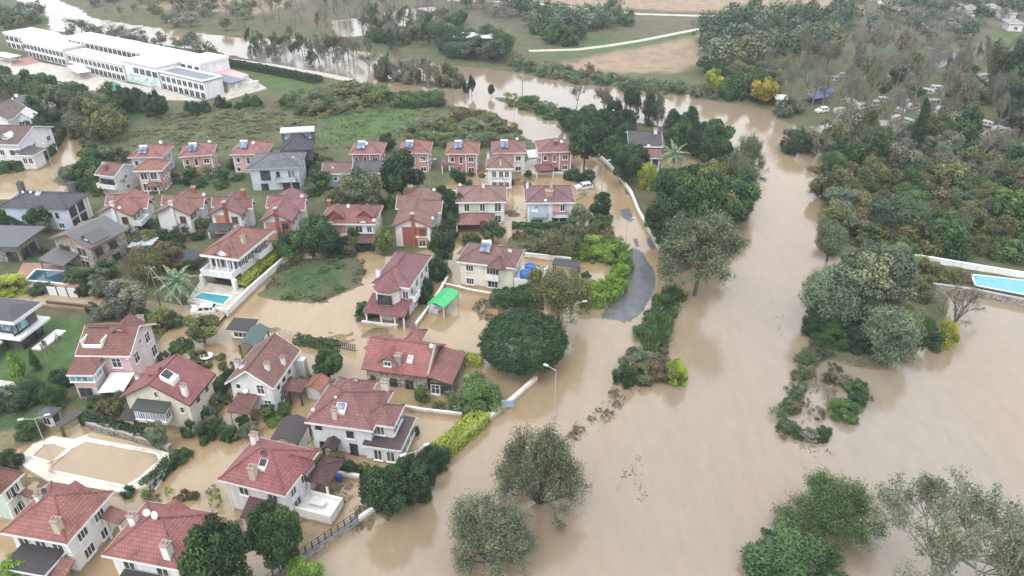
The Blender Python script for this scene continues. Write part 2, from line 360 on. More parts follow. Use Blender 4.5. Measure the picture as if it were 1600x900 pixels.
def build_ground():
    nr, ncl = 540, 560
    d = 36 * (1500 / 36) ** np.linspace(0, 1, nr); u = np.linspace(-1.6, 1.6, ncl)
    Y, U = np.meshgrid(d, u, indexing='ij'); X = U * (Y + 10)
    nz = fbm(X * 0.12, Y * 0.12, 5); nf = fbm(X * 0.9 + 50, Y * 0.9, 3)
    wob = (fbm(X * 0.25 + 9, Y * 0.25 + 3, 4) - 0.5) * 5.0
    Z = np.full(X.shape, -1.6)
    for p in SHALLOW:
        s = sdist(wpoly(p), X, Y); w = np.clip((s + wob * 0.5 + 2) / 3, 0, 1)
        Z = np.maximum(Z, -1.6 + w * (1.6 - 0.42 + 0.62 * nz + 0.18 * (nf - 0.5)))
    Wt = np.zeros(X.shape)
    for p in WATER:
        s = sdist(wpoly(p), X, Y); Wt = np.maximum(Wt, np.clip((s + wob * 0.4 + 1) / 2, 0, 1))
    for p in LAND:
        s = sdist(wpoly(p), X, Y) + wob * np.clip(Y / 160, 0.3, 1.5) * 0.6
        w = np.clip(s / 2.0, -1, 1)
        h = np.where(w > 0, 0.45 * w + 0.28 * (nz - 0.45) + 0.15 * (nf - 0.5), 1.6 * w)
        Z = np.maximum(Z, np.where(Wt > 0.02, h * (1 - Wt) - 0.5 * Wt, h))
    far = np.clip((Y - 620) / 200, 0, 1); Z = np.maximum(Z, -1.6 + far * 2.2)
    side = np.clip((np.abs(X) - 330) / 60, 0, 1) * np.clip((Y - 330) / 60, 0, 1); Z = np.maximum(Z, -1.6 + side * 2.2)
    C = np.empty(X.shape + (3,)); C[:] = (0.085, 0.098, 0.042)
    br = np.clip((nz - 0.5) * 4, 0, 1)[..., None]; C = C * (1 - br) + np.array((0.098, 0.090, 0.050)) * br
    def zone(pts, col, soft=2.5, k=1.0):
        nonlocal C
        s = sdist(wpoly(pts), X, Y) + wob * 1.2
        w = (np.clip(s / soft, 0, 1) * k)[..., None]; C = C * (1 - w) + np.array(col) * w
    G, GB, TAN, MUD, BRN = (0.046, 0.090, 0.027), (0.062, 0.112, 0.030), (0.30, 0.215, 0.15), (0.28, 0.20, 0.125), (0.12, 0.098, 0.07)
    zone([(-100,-100),(2300,-110),(2300,60),(1300,120),(1000,60),(700,60),(100,20)], BRN, 20, 0.6)
    zone([(480,182),(560,160),(640,166),(668,180),(650,212),(600,226),(480,236)], GB, 6)
    zone([(170,172),(230,170),(250,185),(200,195)], GB, 4); zone([(170,172),(215,168),(245,182),(190,196)], G, 4)
    zone([(395,115),(430,118),(500,130),(420,145),(400,135)], GB, 3)
    zone([(860,102),(960,80),(1050,64),(1115,50),(1112,100),(1060,118),(960,118),(880,116)], TAN, 5, 0.9)
    zone([(820,4),(1000,-12),(1345,-14),(1360,22),(1250,30),(1190,25),(1050,20),(900,12)], TAN, 6, 0.95)
    zone([(215,12),(330,-6),(500,-6),(470,10),(400,26),(250,24)], TAN, 8, 0.75); zone([(240,20),(290,12),(330,22),(300,30)], G, 5)
    zone([(828,78),(950,70),(1100,42),(1100,52),(1000,76),(900,88),(835,92)], GB, 4); zone([(840,60),(930,52),(1000,60),(960,70),(850,76)], G, 6, 0.7)
    zone([(1090,140),(1140,135),(1160,155),(1130,160)], G, 3); zone([(1330,75),(1480,70),(1480,105),(1340,105)], G, 8, 0.8); zone([(1530,50),(1600,45),(1600,75),(1540,78)], GB, 6, 0.8)
    zone([(-100,500),(60,490),(140,490),(150,540),(120,610),(60,650),(-100,660)], GB, 2); zone([(-100,640),(60,640),(45,720),(-100,735)], G, 2)
    zone([(-100,345),(75,345),(85,415),(-100,420)], G, 3); zone([(290,280),(345,272),(370,300),(270,300)], G, 3)
    zone([(425,432),(470,405),(520,405),(560,440),(500,474),(430,472)], G, 3)
    zone([(-200,980),(440,890),(560,795),(760,662),(840,592),(830,520),(300,492),(150,640),(-200,700)], MUD, 2, 0.55)
    zone([(380,830),(470,770),(560,730),(640,760),(540,820),(430,880)], G, 3, 0.8); zone([(640,690),(690,640),(700,690),(660,730)], G, 3, 0.8)
    zone([(215,770),(262,700),(350,700),(350,780),(270,790)], MUD, 2); zone([(320,680),(400,640),(420,690),(360,700)], G, 3, 0.6)
    zone([(690,250),(900,250),(940,300),(700,330)], MUD, 2, 0.5); zone([(1380,415),(1600,450),(1600,470),(1400,430)], G, 3)
    wet = np.clip((0.16 - Z) / 0.16, 0, 1)[..., None]; C = C * (1 - 0.75 * wet) + np.array((0.20, 0.145, 0.09)) * 0.75 * wet
    me = bpy.data.meshes.new('ground')
    idx = np.arange(nr * ncl).reshape(nr, ncl)
    q = np.stack([idx[:-1,:-1], idx[:-1,1:], idx[1:,1:], idx[1:,:-1]], -1).reshape(-1, 4)
    me.vertices.add(nr * ncl); me.vertices.foreach_set('co', np.stack([X, Y, Z], -1).astype(np.float32).ravel())
    me.loops.add(q.size); me.loops.foreach_set('vertex_index', q.astype(np.int32).ravel())
    me.polygons.add(len(q)); me.polygons.foreach_set('loop_start', np.arange(0, q.size, 4, dtype=np.int32)); me.polygons.foreach_set('loop_total', np.full(len(q), 4, np.int32))
    a = me.color_attributes.new('cover', 'FLOAT_COLOR', 'POINT')
    a.data.foreach_set('color', np.concatenate([C, np.ones(X.shape + (1,))], -1).astype(np.float32).ravel())
    me.polygons.foreach_set('use_smooth', np.ones(len(q), bool))
    me.materials.append(M['ground']); me.update(); me.validate()
    o = structure(link('ground', me)); return o
build_ground()
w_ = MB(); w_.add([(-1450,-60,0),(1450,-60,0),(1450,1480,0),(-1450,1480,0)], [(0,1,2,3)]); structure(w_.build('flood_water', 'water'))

def strip(name, pts, width, z, m, zs=None):
    q = [P(x, y, 0) for x, y in pts]; mb = MB(); L = []; Rr = []
    for i, p in enumerate(q):
        d = (q[min(i+1, len(q)-1)] - q[max(i-1, 0)]).normalized(); n = Vector((-d.y, d.x, 0)) * (width / 2)
        L.append(p + n); Rr.append(p - n)
    vs = [(*p[:2], z) for p in L] + [(*p[:2], z) for p in Rr]; n = len(q)
    vs += [(v[0], v[1], z - 0.5) for v in vs]
    mb.add(vs, [(n+i, n+i+1, i+1, i) for i in range(n-1)] + [(i, i+1, 2*n+i+1, 2*n+i) for i in range(n-1)] + [(n+i+1, n+i, 3*n+i, 3*n+i+1) for i in range(n-1)])
    return structure(mb.build(name, m))
strip('riverside_path', [(826,82),(860,81),(900,80),(950,74),(1000,66),(1060,54),(1110,44),(1160,38),(1205,29)], 3.0, 0.68, 'paving')
strip('far_road', [(700,2),(770,4),(842,8),(920,16),(1000,24),(1100,27),(1210,28),(1330,20)], 4.2, 0.66, 'paving')
strip('hill_track', [(1350,-4),(1390,12),(1430,24)], 5, 0.72, 'paving')
strip('campsite_lane', [(1330,128),(1400,120),(1440,112),(1480,100),(1490,88),(1450,76)], 4.5, 0.66, 'asphalt')
strip('school_lane', [(330,92),(420,104),(500,118),(548,128)], 3.5, 0.66, 'paving')
strip('village_lane', [(60,468),(120,474),(180,480),(240,486),(310,497),(350,500)], 4.2, 0.58, 'mud')
# asphalt of the riverside road coming out of the flood
rd = [(976,398),(988,384),(1003,390),(1018,410),(1027,430),(1025,450),(1012,478),(998,497),(990,502),(975,507),(960,503),(942,501),(938,494),(952,474),(968,456),(978,436),(980,414)]
def road_patch():
    poly = [Vector(p) for p in wpoly(rd)]; n = len(poly); c = sum(poly, Vector((0, 0)))/n; fine = []; rr = random.Random(4)
    for i in range(n):
        for k in range(6):
            a, b, d, e = poly[i-1], poly[i], poly[(i+1) % n], poly[(i+2) % n]; t = k/6
            fine.append(0.5*((2*b) + (d-a)*t + (2*a-5*b+4*d-e)*t*t + (3*b-a-3*d+e)*t**3))
    m = len(fine); rings = [(1.06, -0.05), (0.96, -0.004), (0.88, 0.012), (0.72, 0.045)]; vs_ = []; mb = MB()
    for f, z in rings: vs_ += [(c.x+(p.x-c.x)*(f+rr.gauss(0, 0.022)), c.y+(p.y-c.y)*(f+rr.gauss(0, 0.022)), z) for p in fine]
    fs = [(r*m+i, r*m+(i+1) % m, (r+1)*m+(i+1) % m, (r+1)*m+i) for r in range(3) for i in range(m)]; vs_.append((c.x, c.y, 0.05))
    mb.add(vs_, fs + [(3*m+i, 3*m+(i+1) % m, len(vs_)-1) for i in range(m)]); structure(mb.build('riverside_road', 'asphalt'))
road_patch()
for i, pp in enumerate([[(965,325),(985,322),(995,345),(985,352),(968,338)], [(1008,372),(1016,368),(1028,385),(1022,394),(1010,384)], [(988,372),(996,370),(1000,388),(993,388)]]):
    poly = wpoly(pp); mb = MB(); c = (sum(p[0] for p in poly)/len(poly), sum(p[1] for p in poly)/len(poly)); n = len(poly)
    mb.add([(p[0], p[1], -0.03) for p in poly] + [(c[0]+(p[0]-c[0])*0.6, c[1]+(p[1]-c[1])*0.6, 0.02) for p in poly], [(j, (j+1) % n, n+(j+1) % n, n+j) for j in range(n)] + [tuple(range(n, 2*n))])
    structure(mb.build('road_patch', 'asphalt'))

# haze: one closed box round the whole place
hz = MB(); hz.box(-1500, 1500, -100, 1520, -3, 72)
hm = bpy.data.materials.new('pale_haze'); hm.use_nodes = True
nt = hm.node_tree; nt.nodes.remove(nt.nodes['Principled BSDF'])
pv = nt.nodes.new('ShaderNodeVolumePrincipled'); pv.inputs['Color'].default_value = (0.86, 0.94, 1.0, 1); pv.inputs['Density'].default_value = 0.00017
nt.links.new(pv.outputs[0], nt.nodes['Material Output'].inputs['Volume'])
HAZE = stuff(hz.build('haze', hm))
# ------------------------------------------------------------------ house kit
_wc = {}
def window_meshes(w, h, style):
    k = (round(w, 2), round(h, 2), style)
    if k in _wc: return _wc[k]
    f = MB(); t = 0.09; D = 0.10
    f.box(-w/2-t, -w/2+0.02, -D, 0.02, -t, h+t); f.box(w/2-0.02, w/2+t, -D, 0.02, -t, h+t)
    f.box(-w/2+0.02, w/2-0.02, -D, 0.02, -t, 0.02); f.box(-w/2+0.02, w/2-0.02, -D, 0.02, h-0.02, h+t)
    n = {'1': 0, '2': 1, '3': 2, '4': 3}.get(style[0], 1)
    for i in range(n):
        x = -w/2 + w*(i+1)/(n+1); f.box(x-0.04, x+0.04, -D+0.02, 0.0, 0.02, h-0.02)
    if 'b' in style: f.box(-w/2+0.02, w/2-0.02, -D+0.025, -0.002, h*0.62-0.03, h*0.62+0.03)
    f.box(-w/2-t-0.06, w/2+t+0.06, -D-0.12, 0.02, -t-0.08, -t-0.004)
    g = MB(); g.box(-w/2+0.02, w/2-0.02, -0.045, -0.01, 0.02, h-0.02)
    _wc[k] = (f.mesh('window', M['paint']), g.mesh('pane', M['glass'])); return _wc[k]
def dish_mesh():
    mb = MB(); n = 14; r = 0.55
    for k, (rr, zz) in enumerate(((0.0, 0.0), (0.3, 0.04), (0.55, 0.14))):
        pass
    rings = [(0.18, 0.015), (0.38, 0.07), (0.55, 0.15)]
    vs = [(0, 0, 0)]; fs = []
    for rr, zz in rings: vs += [(rr*math.cos(2*math.pi*i/n), rr*math.sin(2*math.pi*i/n), zz) for i in range(n)]
    for i in range(n): fs.append((0, 1+i, 1+(i+1) % n))
    for k in range(2):
        a = 1+k*n; b = a+n
        for i in range(n): fs.append((a+i, b+i, b+(i+1) % n, a+(i+1) % n))
    rot = Matrix.Rotation(R(62), 4, 'X'); vs = [rot @ Vector(v) for v in vs]
    vs = [v + Vector((0, 0, 0.9)) for v in vs]
    mb.add(vs, fs); mb.tube((0, 0.05, -0.3), (0, 0.05, 0.9), 0.035); mb.tube((0, 0.0, 0.9), (0, -0.5, 1.05), 0.02)
    mb.tube((0, -0.48, 1.04), (0, -0.56, 1.08), 0.06); return mb.mesh('satellite_dish', M['paint'])
DISH = dish_mesh()
RED, RED2, BRICK, ROSE, PLUM = (0.285, 0.062, 0.052), (0.245, 0.068, 0.058), (0.205, 0.078, 0.062), (0.27, 0.088, 0.08), (0.10, 0.032, 0.032)
SLATE, CHAR = (0.075, 0.08, 0.095), (0.035, 0.033, 0.035)

class House:
    def __init__(s, name, label, P1, P2, D, z=5.5, cat='house', group=None, phrase=None):
        a = P(*P1, z); b = P(*P2, z); u = (b - a).normalized(); v = Vector((-u.y, u.x, 0))
        d = (P(*D, z) - b).dot(v) if isinstance(D, tuple) else D
        s.w = (b - a).length; s.d = d; s.z = z; c = (a + b) / 2 + v * d / 2
        s.rz = math.atan2(u.y, u.x); s.o = Vector((c.x, c.y, 0)); s.u = u; s.v = v
        s.root = empty(name, s.o, s.rz); tag(s.root, label, cat, group, phrase); s.b = {}
        s.rnd = random.Random(label); s.rt = (s.rnd.uniform(0.88, 1.12), s.rnd.uniform(0.92, 1.3), s.rnd.uniform(0.92, 1.25))
    def loc(s, px, py, z):
        p = P(px, py, z) - s.o; return Vector((p.dot(s.u), p.dot(s.v), z))
    def rect(s, pts, z):
        q = [s.loc(x, y, z) for x, y in pts]; return (min(p.x for p in q), max(p.x for p in q), min(p.y for p in q), max(p.y for p in q))
    def part(s, mb, name, m, color=None, uv=False, parent=None, label=None, smooth=False):
        o = mb.build(name, m, parent or s.root, color, uv, smooth)
        if label: o['label'] = label
        return o
    def block(s, r=None, he=None, rise=2.2, roof='hip', axis=None, ov=0.55, wc=WHITE, rc=RED, base=-1.0, wall='plaster', rm='roof', key='main', caps=True, th=0.2, fascia=WHITE, band=None, walls=True, name='roof'):
        x0, x1, y0, y1 = r or (-s.w/2, s.w/2, -s.d/2, s.d/2); he = he or s.z
        if rm == 'roof' and rc[0] > 1.8*rc[1]: rc = tuple(a*b for a, b in zip(rc, s.rt))
        w, d = x1-x0, y1-y0; xm, ym = (x0+x1)/2, (y0+y1)/2
        if axis is None: axis = 'x' if w >= d else 'y'
        z, t = he, he + rise; lines = []
        if roof == 'hip':
            k = min(w, d)/2 - 0.02
            if axis == 'x': A, B = (x0+k, ym, t), (x1-k, ym, t)
            else: A, B = (xm, y0+k, t), (xm, y1-k, t)
            c = [(x0,y0,z),(x1,y0,z),(x1,y1,z),(x0,y1,z)]
            if axis == 'x': polys = [[c[0],c[1],B,A],[c[1],c[2],B],[c[2],c[3],A,B],[c[3],c[0],A]]; lines = [(c[0],A),(c[3],A),(c[1],B),(c[2],B),(A,B)]
            else: polys = [[c[0],c[1],A],[c[1],c[2],B,A],[c[2],c[3],B],[c[3],c[0],A,B]]; lines = [(c[0],A),(c[1],A),(c[2],B),(c[3],B),(A,B)]
        elif roof == 'gable':
            if axis == 'x': A, B = (x0,ym,t), (x1,ym,t); polys = [[(x0,y0,z),(x1,y0,z),B,A],[(x1,y1,z),(x0,y1,z),A,B]]
            else: A, B = (xm,y0,t), (xm,y1,t); polys = [[(x1,y0,z),(x1,y1,z),B,A],[(x0,y1,z),(x0,y0,z),A,B]]
            lines = [(A, B)]
        elif roof == 'shed':
            polys = [[(x0,y0,z),(x1,y0,z),(x1,y1,t),(x0,y1,t)]] if axis == 'x' else [[(x1,y0,z),(x1,y1,z),(x0,y1,t),(x0,y0,t)]]
        else:
            polys = [[(x0,y0,z),(x1,y0,z),(x1,y1,z),(x0,y1,z)]]
        ro = s.part(MB().slab(polys, th), name, rm, rc, uv=True)
        if caps and lines and rm == 'roof':
            m = MB()
            for a, b in lines: m.tube(Vector(a)+Vector((0,0,0.02)), Vector(b)+Vector((0,0,0.02)), 0.11, n=6)
            s.part(m, 'ridge_cap', rm, tuple(c*0.82 for c in rc), uv=True, parent=ro)
        i0, i1, j0, j1 = x0+ov, x1-ov, y0+ov, y1-ov
        s.b[key] = dict(x0=i0, x1=i1, y0=j0, y1=j1, he=he, rise=rise, roof=roof, axis=axis, e=(x0,x1,y0,y1))
        if walls:
            m = MB(); top = he - th - 0.003 + (0.0 if roof in ('flat',) else min(ov*rise/(max(min(w, d)/2, 1)), 0.3))
            if roof == 'shed': top = he - th
            m.box(i0, i1, j0, j1, base, top)
            if roof == 'gable':
                sl = rise/((d if axis == 'x' else w)/2)
                if axis == 'x':
                    h = (j1-j0)/2*sl
                    for xa, xb in ((i0, i0+0.2), (i1-0.2, i1)): m.add([(xa,j0,top),(xa,j1,top),(xa,ym,top+h-0.05),(xb,j0,top),(xb,j1,top),(xb,ym,top+h-0.05)], [(0,2,1),(3,4,5),(0,3,5,2),(1,2,5,4)])
                else:
                    h = (i1-i0)/2*sl
                    for ya, yb in ((j0, j0+0.2), (j1-0.2, j1)): m.add([(i0,ya,top),(i1,ya,top),(xm,ya,top+h-0.05),(i0,yb,top),(i1,yb,top),(xm,yb,top+h-0.05)], [(0,1,2),(3,5,4),(0,2,5,3),(1,4,5,2)])
            if roof == 'shed':
                if axis == 'x':
                    for xa, xb in ((i0, i0+0.2), (i1-0.2, i1)): m.add([(xa,j0,top),(xa,j1,top),(xa,j1,top+rise*0.9),(xb,j0,top),(xb,j1,top),(xb,j1,top+rise*0.9)], [(0,2,1),(3,4,5),(0,3,5,2),(1,2,5,4)])
            s.part(m, 'wall', wall, wc)
            if fascia:
                m = MB(); q = 0.045; zt = he - 0.02; zb = he - th - 0.12
                if roof != 'gable' or axis == 'x':
                    m.box(x0-q, x1+q, y0-q, y0-0.004, zb, zt); m.box(x0-q, x1+q, y1+0.004, y1+q, zb, zt if roof != 'shed' else zt)
                if roof != 'gable' or axis == 'y':
                    m.box(x0-q, x0-0.004, y0, y1, zb, zt); m.box(x1+0.004, x1+q, y0, y1, zb, zt)
                if roof == 'gable':
                    for f in (0, 1):
                        if axis == 'x':
                            xx = x0-0.03 if f == 0 else x1+0.03
                            m.add([(xx-0.03,y0,z-th-0.05),(xx-0.03,y0,z),(xx-0.03,ym,t),(xx-0.03,y1,z),(xx-0.03,y1,z-th-0.05),(xx-0.03,ym,t-th-0.05),(xx+0.027,y0,z-th-0.05),(xx+0.027,y0,z),(xx+0.027,ym,t),(xx+0.027,y1,z),(xx+0.027,y1,z-th-0.05),(xx+0.027,ym,t-th-0.05)],
                                  [(0,1,2,5),(5,2,3,4),(6,11,8,7),(11,10,9,8),(1,7,8,2),(2,8,9,3)])
                        else:
                            yy = y0-0.03 if f == 0 else y1+0.03
                            m.add([(x0,yy-0.03,z-th-0.05),(x0,yy-0.03,z),(xm,yy-0.03,t),(x1,yy-0.03,z),(x1,yy-0.03,z-th-0.05),(xm,yy-0.03,t-th-0.05),(x0,yy+0.027,z-th-0.05),(x0,yy+0.027,z),(xm,yy+0.027,t),(x1,yy+0.027,z),(x1,yy+0.027,z-th-0.05),(xm,yy+0.027,t-th-0.05)],
                                  [(0,5,2,1),(5,4,3,2),(6,7,8,11),(11,8,9,10),(1,2,8,7),(2,3,9,8)])
                s.part(m, 'fascia', 'paint', fascia)
            if band:
                m = MB(); q = 0.05; m.box(i0-q, i1+q, j0-q, j1+q, 2.62, 2.85); s.part(m, 'floor_band', 'paint', band)
        return ro
    def zr(s, x, y, key='main'):
        b = s.b[key]; x0, x1, y0, y1 = b['e']; w, d = x1-x0, y1-y0
        if b['roof'] == 'hip':
            k = min(w, d)/2; return b['he'] + b['rise']*max(0, min(x-x0, x1-x, y-y0, y1-y, k))/k
        if b['roof'] == 'gable':
            f = 1-abs(y-(y0+y1)/2)/(d/2) if b['axis'] == 'x' else 1-abs(x-(x0+x1)/2)/(w/2); return b['he'] + b['rise']*f
        if b['roof'] == 'shed': return b['he'] + b['rise']*((y-y0)/d if b['axis'] == 'x' else (x1-x)/w)
        return b['he']
    def on_roof(s, px, py, key='main'):
        z = s.b[key]['he'] + s.b[key]['rise']*0.5
        for _ in range(8):
            p = s.loc(px, py, z); z = 0.5*z + 0.5*s.zr(p.x, p.y, key)
        p = s.loc(px, py, z); b = s.b[key]['e']
        return Vector((min(max(p.x, b[0]+0.3), b[1]-0.3), min(max(p.y, b[2]+0.3), b[3]-0.3), s.zr(p.x, p.y, key)))
    def face(s, key, f, t):
        b = s.b[key]
        if f == 'S': return Vector((b['x0']+t*(b['x1']-b['x0']), b['y0'], 0)), 0
        if f == 'N': return Vector((b['x1']-t*(b['x1']-b['x0']), b['y1'], 0)), math.pi
        if f == 'E': return Vector((b['x1'], b['y0']+t*(b['y1']-b['y0']), 0)), math.pi/2
        return Vector((b['x0'], b['y1']-t*(b['y1']-b['y0']), 0)), -math.pi/2
    def win(s, f, t, z, w=1.1, h=1.3, style='2', key='main', fc=WHITE, gc=(1, 1, 1)):
        p, rz = s.face(key, f, t); p.z = z; a, g = window_meshes(w, h, style)
        o = link('window', a, s.root, fc, p, rz); link('pane', g, o, gc); return o
    def wins(s, f, ts, zs=(0.9, 3.6), w=1.1, h=1.3, style='2', key='main', fc=WHITE, gc=(1, 1, 1)):
        for z in zs:
            for t in ts: s.win(f, t, z, w, h, style, key, fc, gc)
    def auto(s, faces='SE', key='main', fc=WHITE, zs=(0.9, 3.6)):
        b = s.b[key]
        for f in faces:
            L = (b['x1']-b['x0']) if f in 'SN' else (b['y1']-b['y0']); n = max(1, int(L/3.0))
            for z in zs:
                for i in range(n):
                    if s.rnd.random() < 0.88: s.win(f, (i+0.5)/n + s.rnd.uniform(-0.04, 0.04), z, s.rnd.choice((0.9, 1.1, 1.4)), s.rnd.choice((1.2, 1.35)), s.rnd.choice(('2', '2', '1', '2b')), key, fc)
    def door(s, f, t, w=1.0, h=2.1, c=(0.10, 0.06, 0.04), key='main', z=0.1):
        p, rz = s.face(key, f, t); p.z = z; m = MB(); m.box(-w/2, w/2, -0.06, 0.02, 0, h)
        o = m.build('door', 'paint', s.root, c, loc=p, rz=rz)
        m = MB(); m.box(w/2-0.2, w/2-0.12, -0.12, -0.06, 0.95, 1.15); m.build('handle', 'metal', o, (0.4, 0.4, 0.4)); return o
    def panel(s, f, t0, t1, z0, z1, c, key='main', name='facade_panel'):
        p, rz = s.face(key, f, t0); q, _ = s.face(key, f, t1); L = (q-p).length; m = MB(); m.box(0, L, -0.04, 0.02, z0, z1)
        return m.build(name, 'plaster', s.root, c, loc=p, rz=rz)
    def pilasters(s, c=WHITE, key='main', top=None, ts=(0, 1), faces='SE', w=0.35):
        b = s.b[key]; top = top or b['he'] - 0.25
        for f in faces:
            for t in ts:
                p, rz = s.face(key, f, t); k = 0.003 if f == 'E' else 0.0
                m = MB(); m.box(-w/2 if 0 < t < 1 else (0 if t == 0 else -w), w/2 if 0 < t < 1 else (w if t == 0 else 0), -0.07-k, 0.02, -0.8, top); m.build('pilaster', 'paint', s.root, c, loc=p, rz=rz)
    def chim(s, px, py, h=1.3, w=0.6, c=WHITE, key='main', cap=(0.34, 0.26, 0.22)):
        p = s.on_roof(px, py, key); m = MB(); x, y, z = p
        m.box(x-w/2, x+w/2, y-w/2, y+w/2, z-0.8, z+h); o = s.part(m, 'chimney', 'plaster', c)
        m = MB(); k = w/2+0.1
        m.box(x-k, x+k, y-k, y+k, z+h+0.004, z+h+0.12)
        for a in (-1, 1): m.box(x+a*w*0.3-0.1, x+a*w*0.3+0.1, y-0.12, y+0.12, z+h+0.12, z+h+0.42)
        s.part(m, 'chimney_cap', 'plaster', cap, parent=o)
    def dish(s, px, py, c=(0.7, 0.7, 0.7), key='main', sc=1.0):
        p = s.on_roof(px, py, key); o = link('satellite_dish', DISH, s.root, c, p, -s.rz + s.rnd.uniform(-0.4, 0.4)); o.scale = (sc*0.62,)*3
    def skylight(s, px, py, w=1.0, d=1.2, key='main', c=(0.25, 0.26, 0.28), hgt=0.35):
        p = s.on_roof(px, py, key); m = MB(); x, y, z = p
        zs = [s.zr(x+a*w/2, y+b*d/2, key) for a, b in ((-1,-1),(1,-1),(1,1),(-1,1))]
        q = [(x-w/2, y-d/2), (x+w/2, y-d/2), (x+w/2, y+d/2), (x-w/2, y+d/2)]
        m.add([(*q[i], zs[i]-0.1) for i in range(4)] + [(*q[i], zs[i]+hgt) for i in range(4)], [(3,2,1,0),(4,5,6,7),(0,1,5,4),(1,2,6,5),(2,3,7,6),(3,0,4,7)])
        o = s.part(m, 'skylight', 'paint', WHITE); m = MB(); k = 0.84
        m.add([(x+(q[i][0]-x)*k, y+(q[i][1]-y)*k, zs[i]+hgt+0.006) for i in range(4)] + [(x+(q[i][0]-x)*k, y+(q[i][1]-y)*k, zs[i]+hgt+0.03) for i in range(4)], [(3,2,1,0),(4,5,6,7),(0,1,5,4),(1,2,6,5),(2,3,7,6),(3,0,4,7)])
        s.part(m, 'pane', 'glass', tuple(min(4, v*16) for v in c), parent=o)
    def solar(s, px, py, key='main'):
        p = s.on_roof(px, py, key); x, y, z = p; m = MB()
        for dx in (-0.95, 0.05):
            m.add([(x+dx,y-0.9,z+0.15),(x+dx+0.9,y-0.9,z+0.15),(x+dx+0.9,y+0.6,z+1.15),(x+dx,y+0.6,z+1.15),(x+dx,y-0.9,z+0.05),(x+dx+0.9,y-0.9,z+0.05),(x+dx+0.9,y+0.6,z+1.05),(x+dx,y+0.6,z+1.05)], [(0,1,2,3),(7,6,5,4),(0,4,5,1),(1,5,6,2),(2,6,7,3),(3,7,4,0)])
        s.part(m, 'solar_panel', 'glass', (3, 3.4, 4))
        m = MB(); m.tube((x-0.9, y+0.85, z+1.25), (x+0.9, y+0.85, z+1.25), 0.3, n=10)
        for a in (-0.8, 0.8): m.tube((x+a, y+0.85, z-0.2), (x+a, y+0.85, z+1.0), 0.04)
        s.part(m, 'water_tank', 'metal', (0.6, 0.62, 0.65))
    def dormer(s, px, py, w=2.2, d=2.6, h=1.3, key='main', wc=WHITE, rc=RED, wall='plaster', f='S', rm='roof'):
        p = s.on_roof(px, py, key); x, y, z = p; m = MB(); z0 = z-0.6
        rot = Matrix.Rotation({'S': 0, 'E': math.pi/2, 'W': -math.pi/2, 'N': math.pi}[f], 4, 'Z'); T = Matrix.Translation((x, y, 0)) @ rot
        m.box(-w/2, w/2, 0, d, z0, z+h); m.add([(-w/2,0,z+h),(w/2,0,z+h),(0,0,z+h+w*0.36),(-w/2,d,z+h),(w/2,d,z+h),(0,d,z+h+w*0.36)], [(0,1,2),(3,5,4),(0,2,5,3),(1,4,5,2)])
        m.v = [tuple(T @ Vector(v)) for v in m.v]; o = s.part(m, 'dormer', wall, wc)
        m = MB(); e = w/2+0.3; zz = z+h-0.18; t = z+h+w*0.42
        m.slab([[(e,-0.3,zz),(e,d+0.4,zz),(0,d+0.4,t),(0,-0.3,t)],[(-e,d+0.4,zz),(-e,-0.3,zz),(0,-0.3,t),(0,d+0.4,t)]], 0.12)
        m.v = [tuple(T @ Vector(v)) for v in m.v]; s.part(m, 'dormer_roof', rm, rc, uv=True, parent=o)
        a, g = window_meshes(min(1.0, w*0.5), min(1.0, h*0.8), '2'); wq = link('window', a, o, WHITE); wq.matrix_local = T @ Matrix.Translation((0, 0, z+0.1)); wq['label'] = 'small dormer window'; 
        gq = link('pane_glass', g, o, (1, 1, 1)); gq.matrix_local = T @ Matrix.Translation((0, -0.004, z+0.1))
    def porch(s, r, z, rise=0.5, roof='shed', axis='x', rc=RED, posts=None, pc=WHITE, rm='roof', key=None, name='porch_roof', pr=0.11, th=0.14):
        s.block(r, he=z, rise=rise, roof=roof, axis=axis, rc=rc, rm=rm, walls=False, key=key or 'porch', name=name, caps=roof in ('hip', 'gable'), th=th)
        x0, x1, y0, y1 = r
        for px_, py_ in (posts if posts is not None else [(x0+0.25, y0+0.25), (x1-0.25, y0+0.25)]):
            m = MB(); m.box(px_-pr, px_+pr, py_-pr, py_+pr, -1.0, s.zr(px_, py_, key or 'porch')-th-0.01); s.part(m, 'post', 'paint', pc)
    def balcony(s, f, t, w=3, d=1.3, z=2.9, key='main', c=WHITE, rail='solid', rc=None):
        p, rz = s.face(key, f, t); p.z = z; m = MB(); m.box(-w/2, w/2, -d, 0.02, -0.2, 0)
        o = m.build('balcony', 'plaster', s.root, c, loc=p, rz=rz); m = MB(); q = 0.06
        if rail == 'solid':
            m.box(-w/2, w/2, -d, -d+q*2, 0.003, 0.95); m.box(-w/2, -w/2+q*2, -d+q*2, 0, 0.003, 0.95); m.box(w/2-q*2, w/2, -d+q*2, 0, 0.003, 0.95)
        else:
            m.box(-w/2, w/2, -d, -d+q, 0.9, 0.97); m.box(-w/2, -w/2+q, -d, 0, 0.9, 0.97); m.box(w/2-q, w/2, -d, 0, 0.9, 0.97); n = int(w/0.3)
            for i in range(n+1): m.box(-w/2+i*w/n*0.98, -w/2+i*w/n*0.98+0.05, -d+0.01, -d+0.05, 0.003, 0.9)
            for a in (-w/2, w/2-0.05):
                for j in range(int(d/0.3)): m.box(a, a+0.05, -d+0.2+j*0.3, -d+0.25+j*0.3, 0.003, 0.9)
        m.build('railing', 'paint', o, rc or c); return o
    def awning(s, f, t, w, d, z, c, key='main', drop=0.5):
        p, rz = s.face(key, f, t); p.z = z; m = MB()
        m.slab([[(-w/2,-d,-drop),(w/2,-d,-drop),(w/2,0.0,0),(-w/2,0.0,0)]], 0.07); return m.build('awning', 'paint', s.root, c, loc=p, rz=rz)
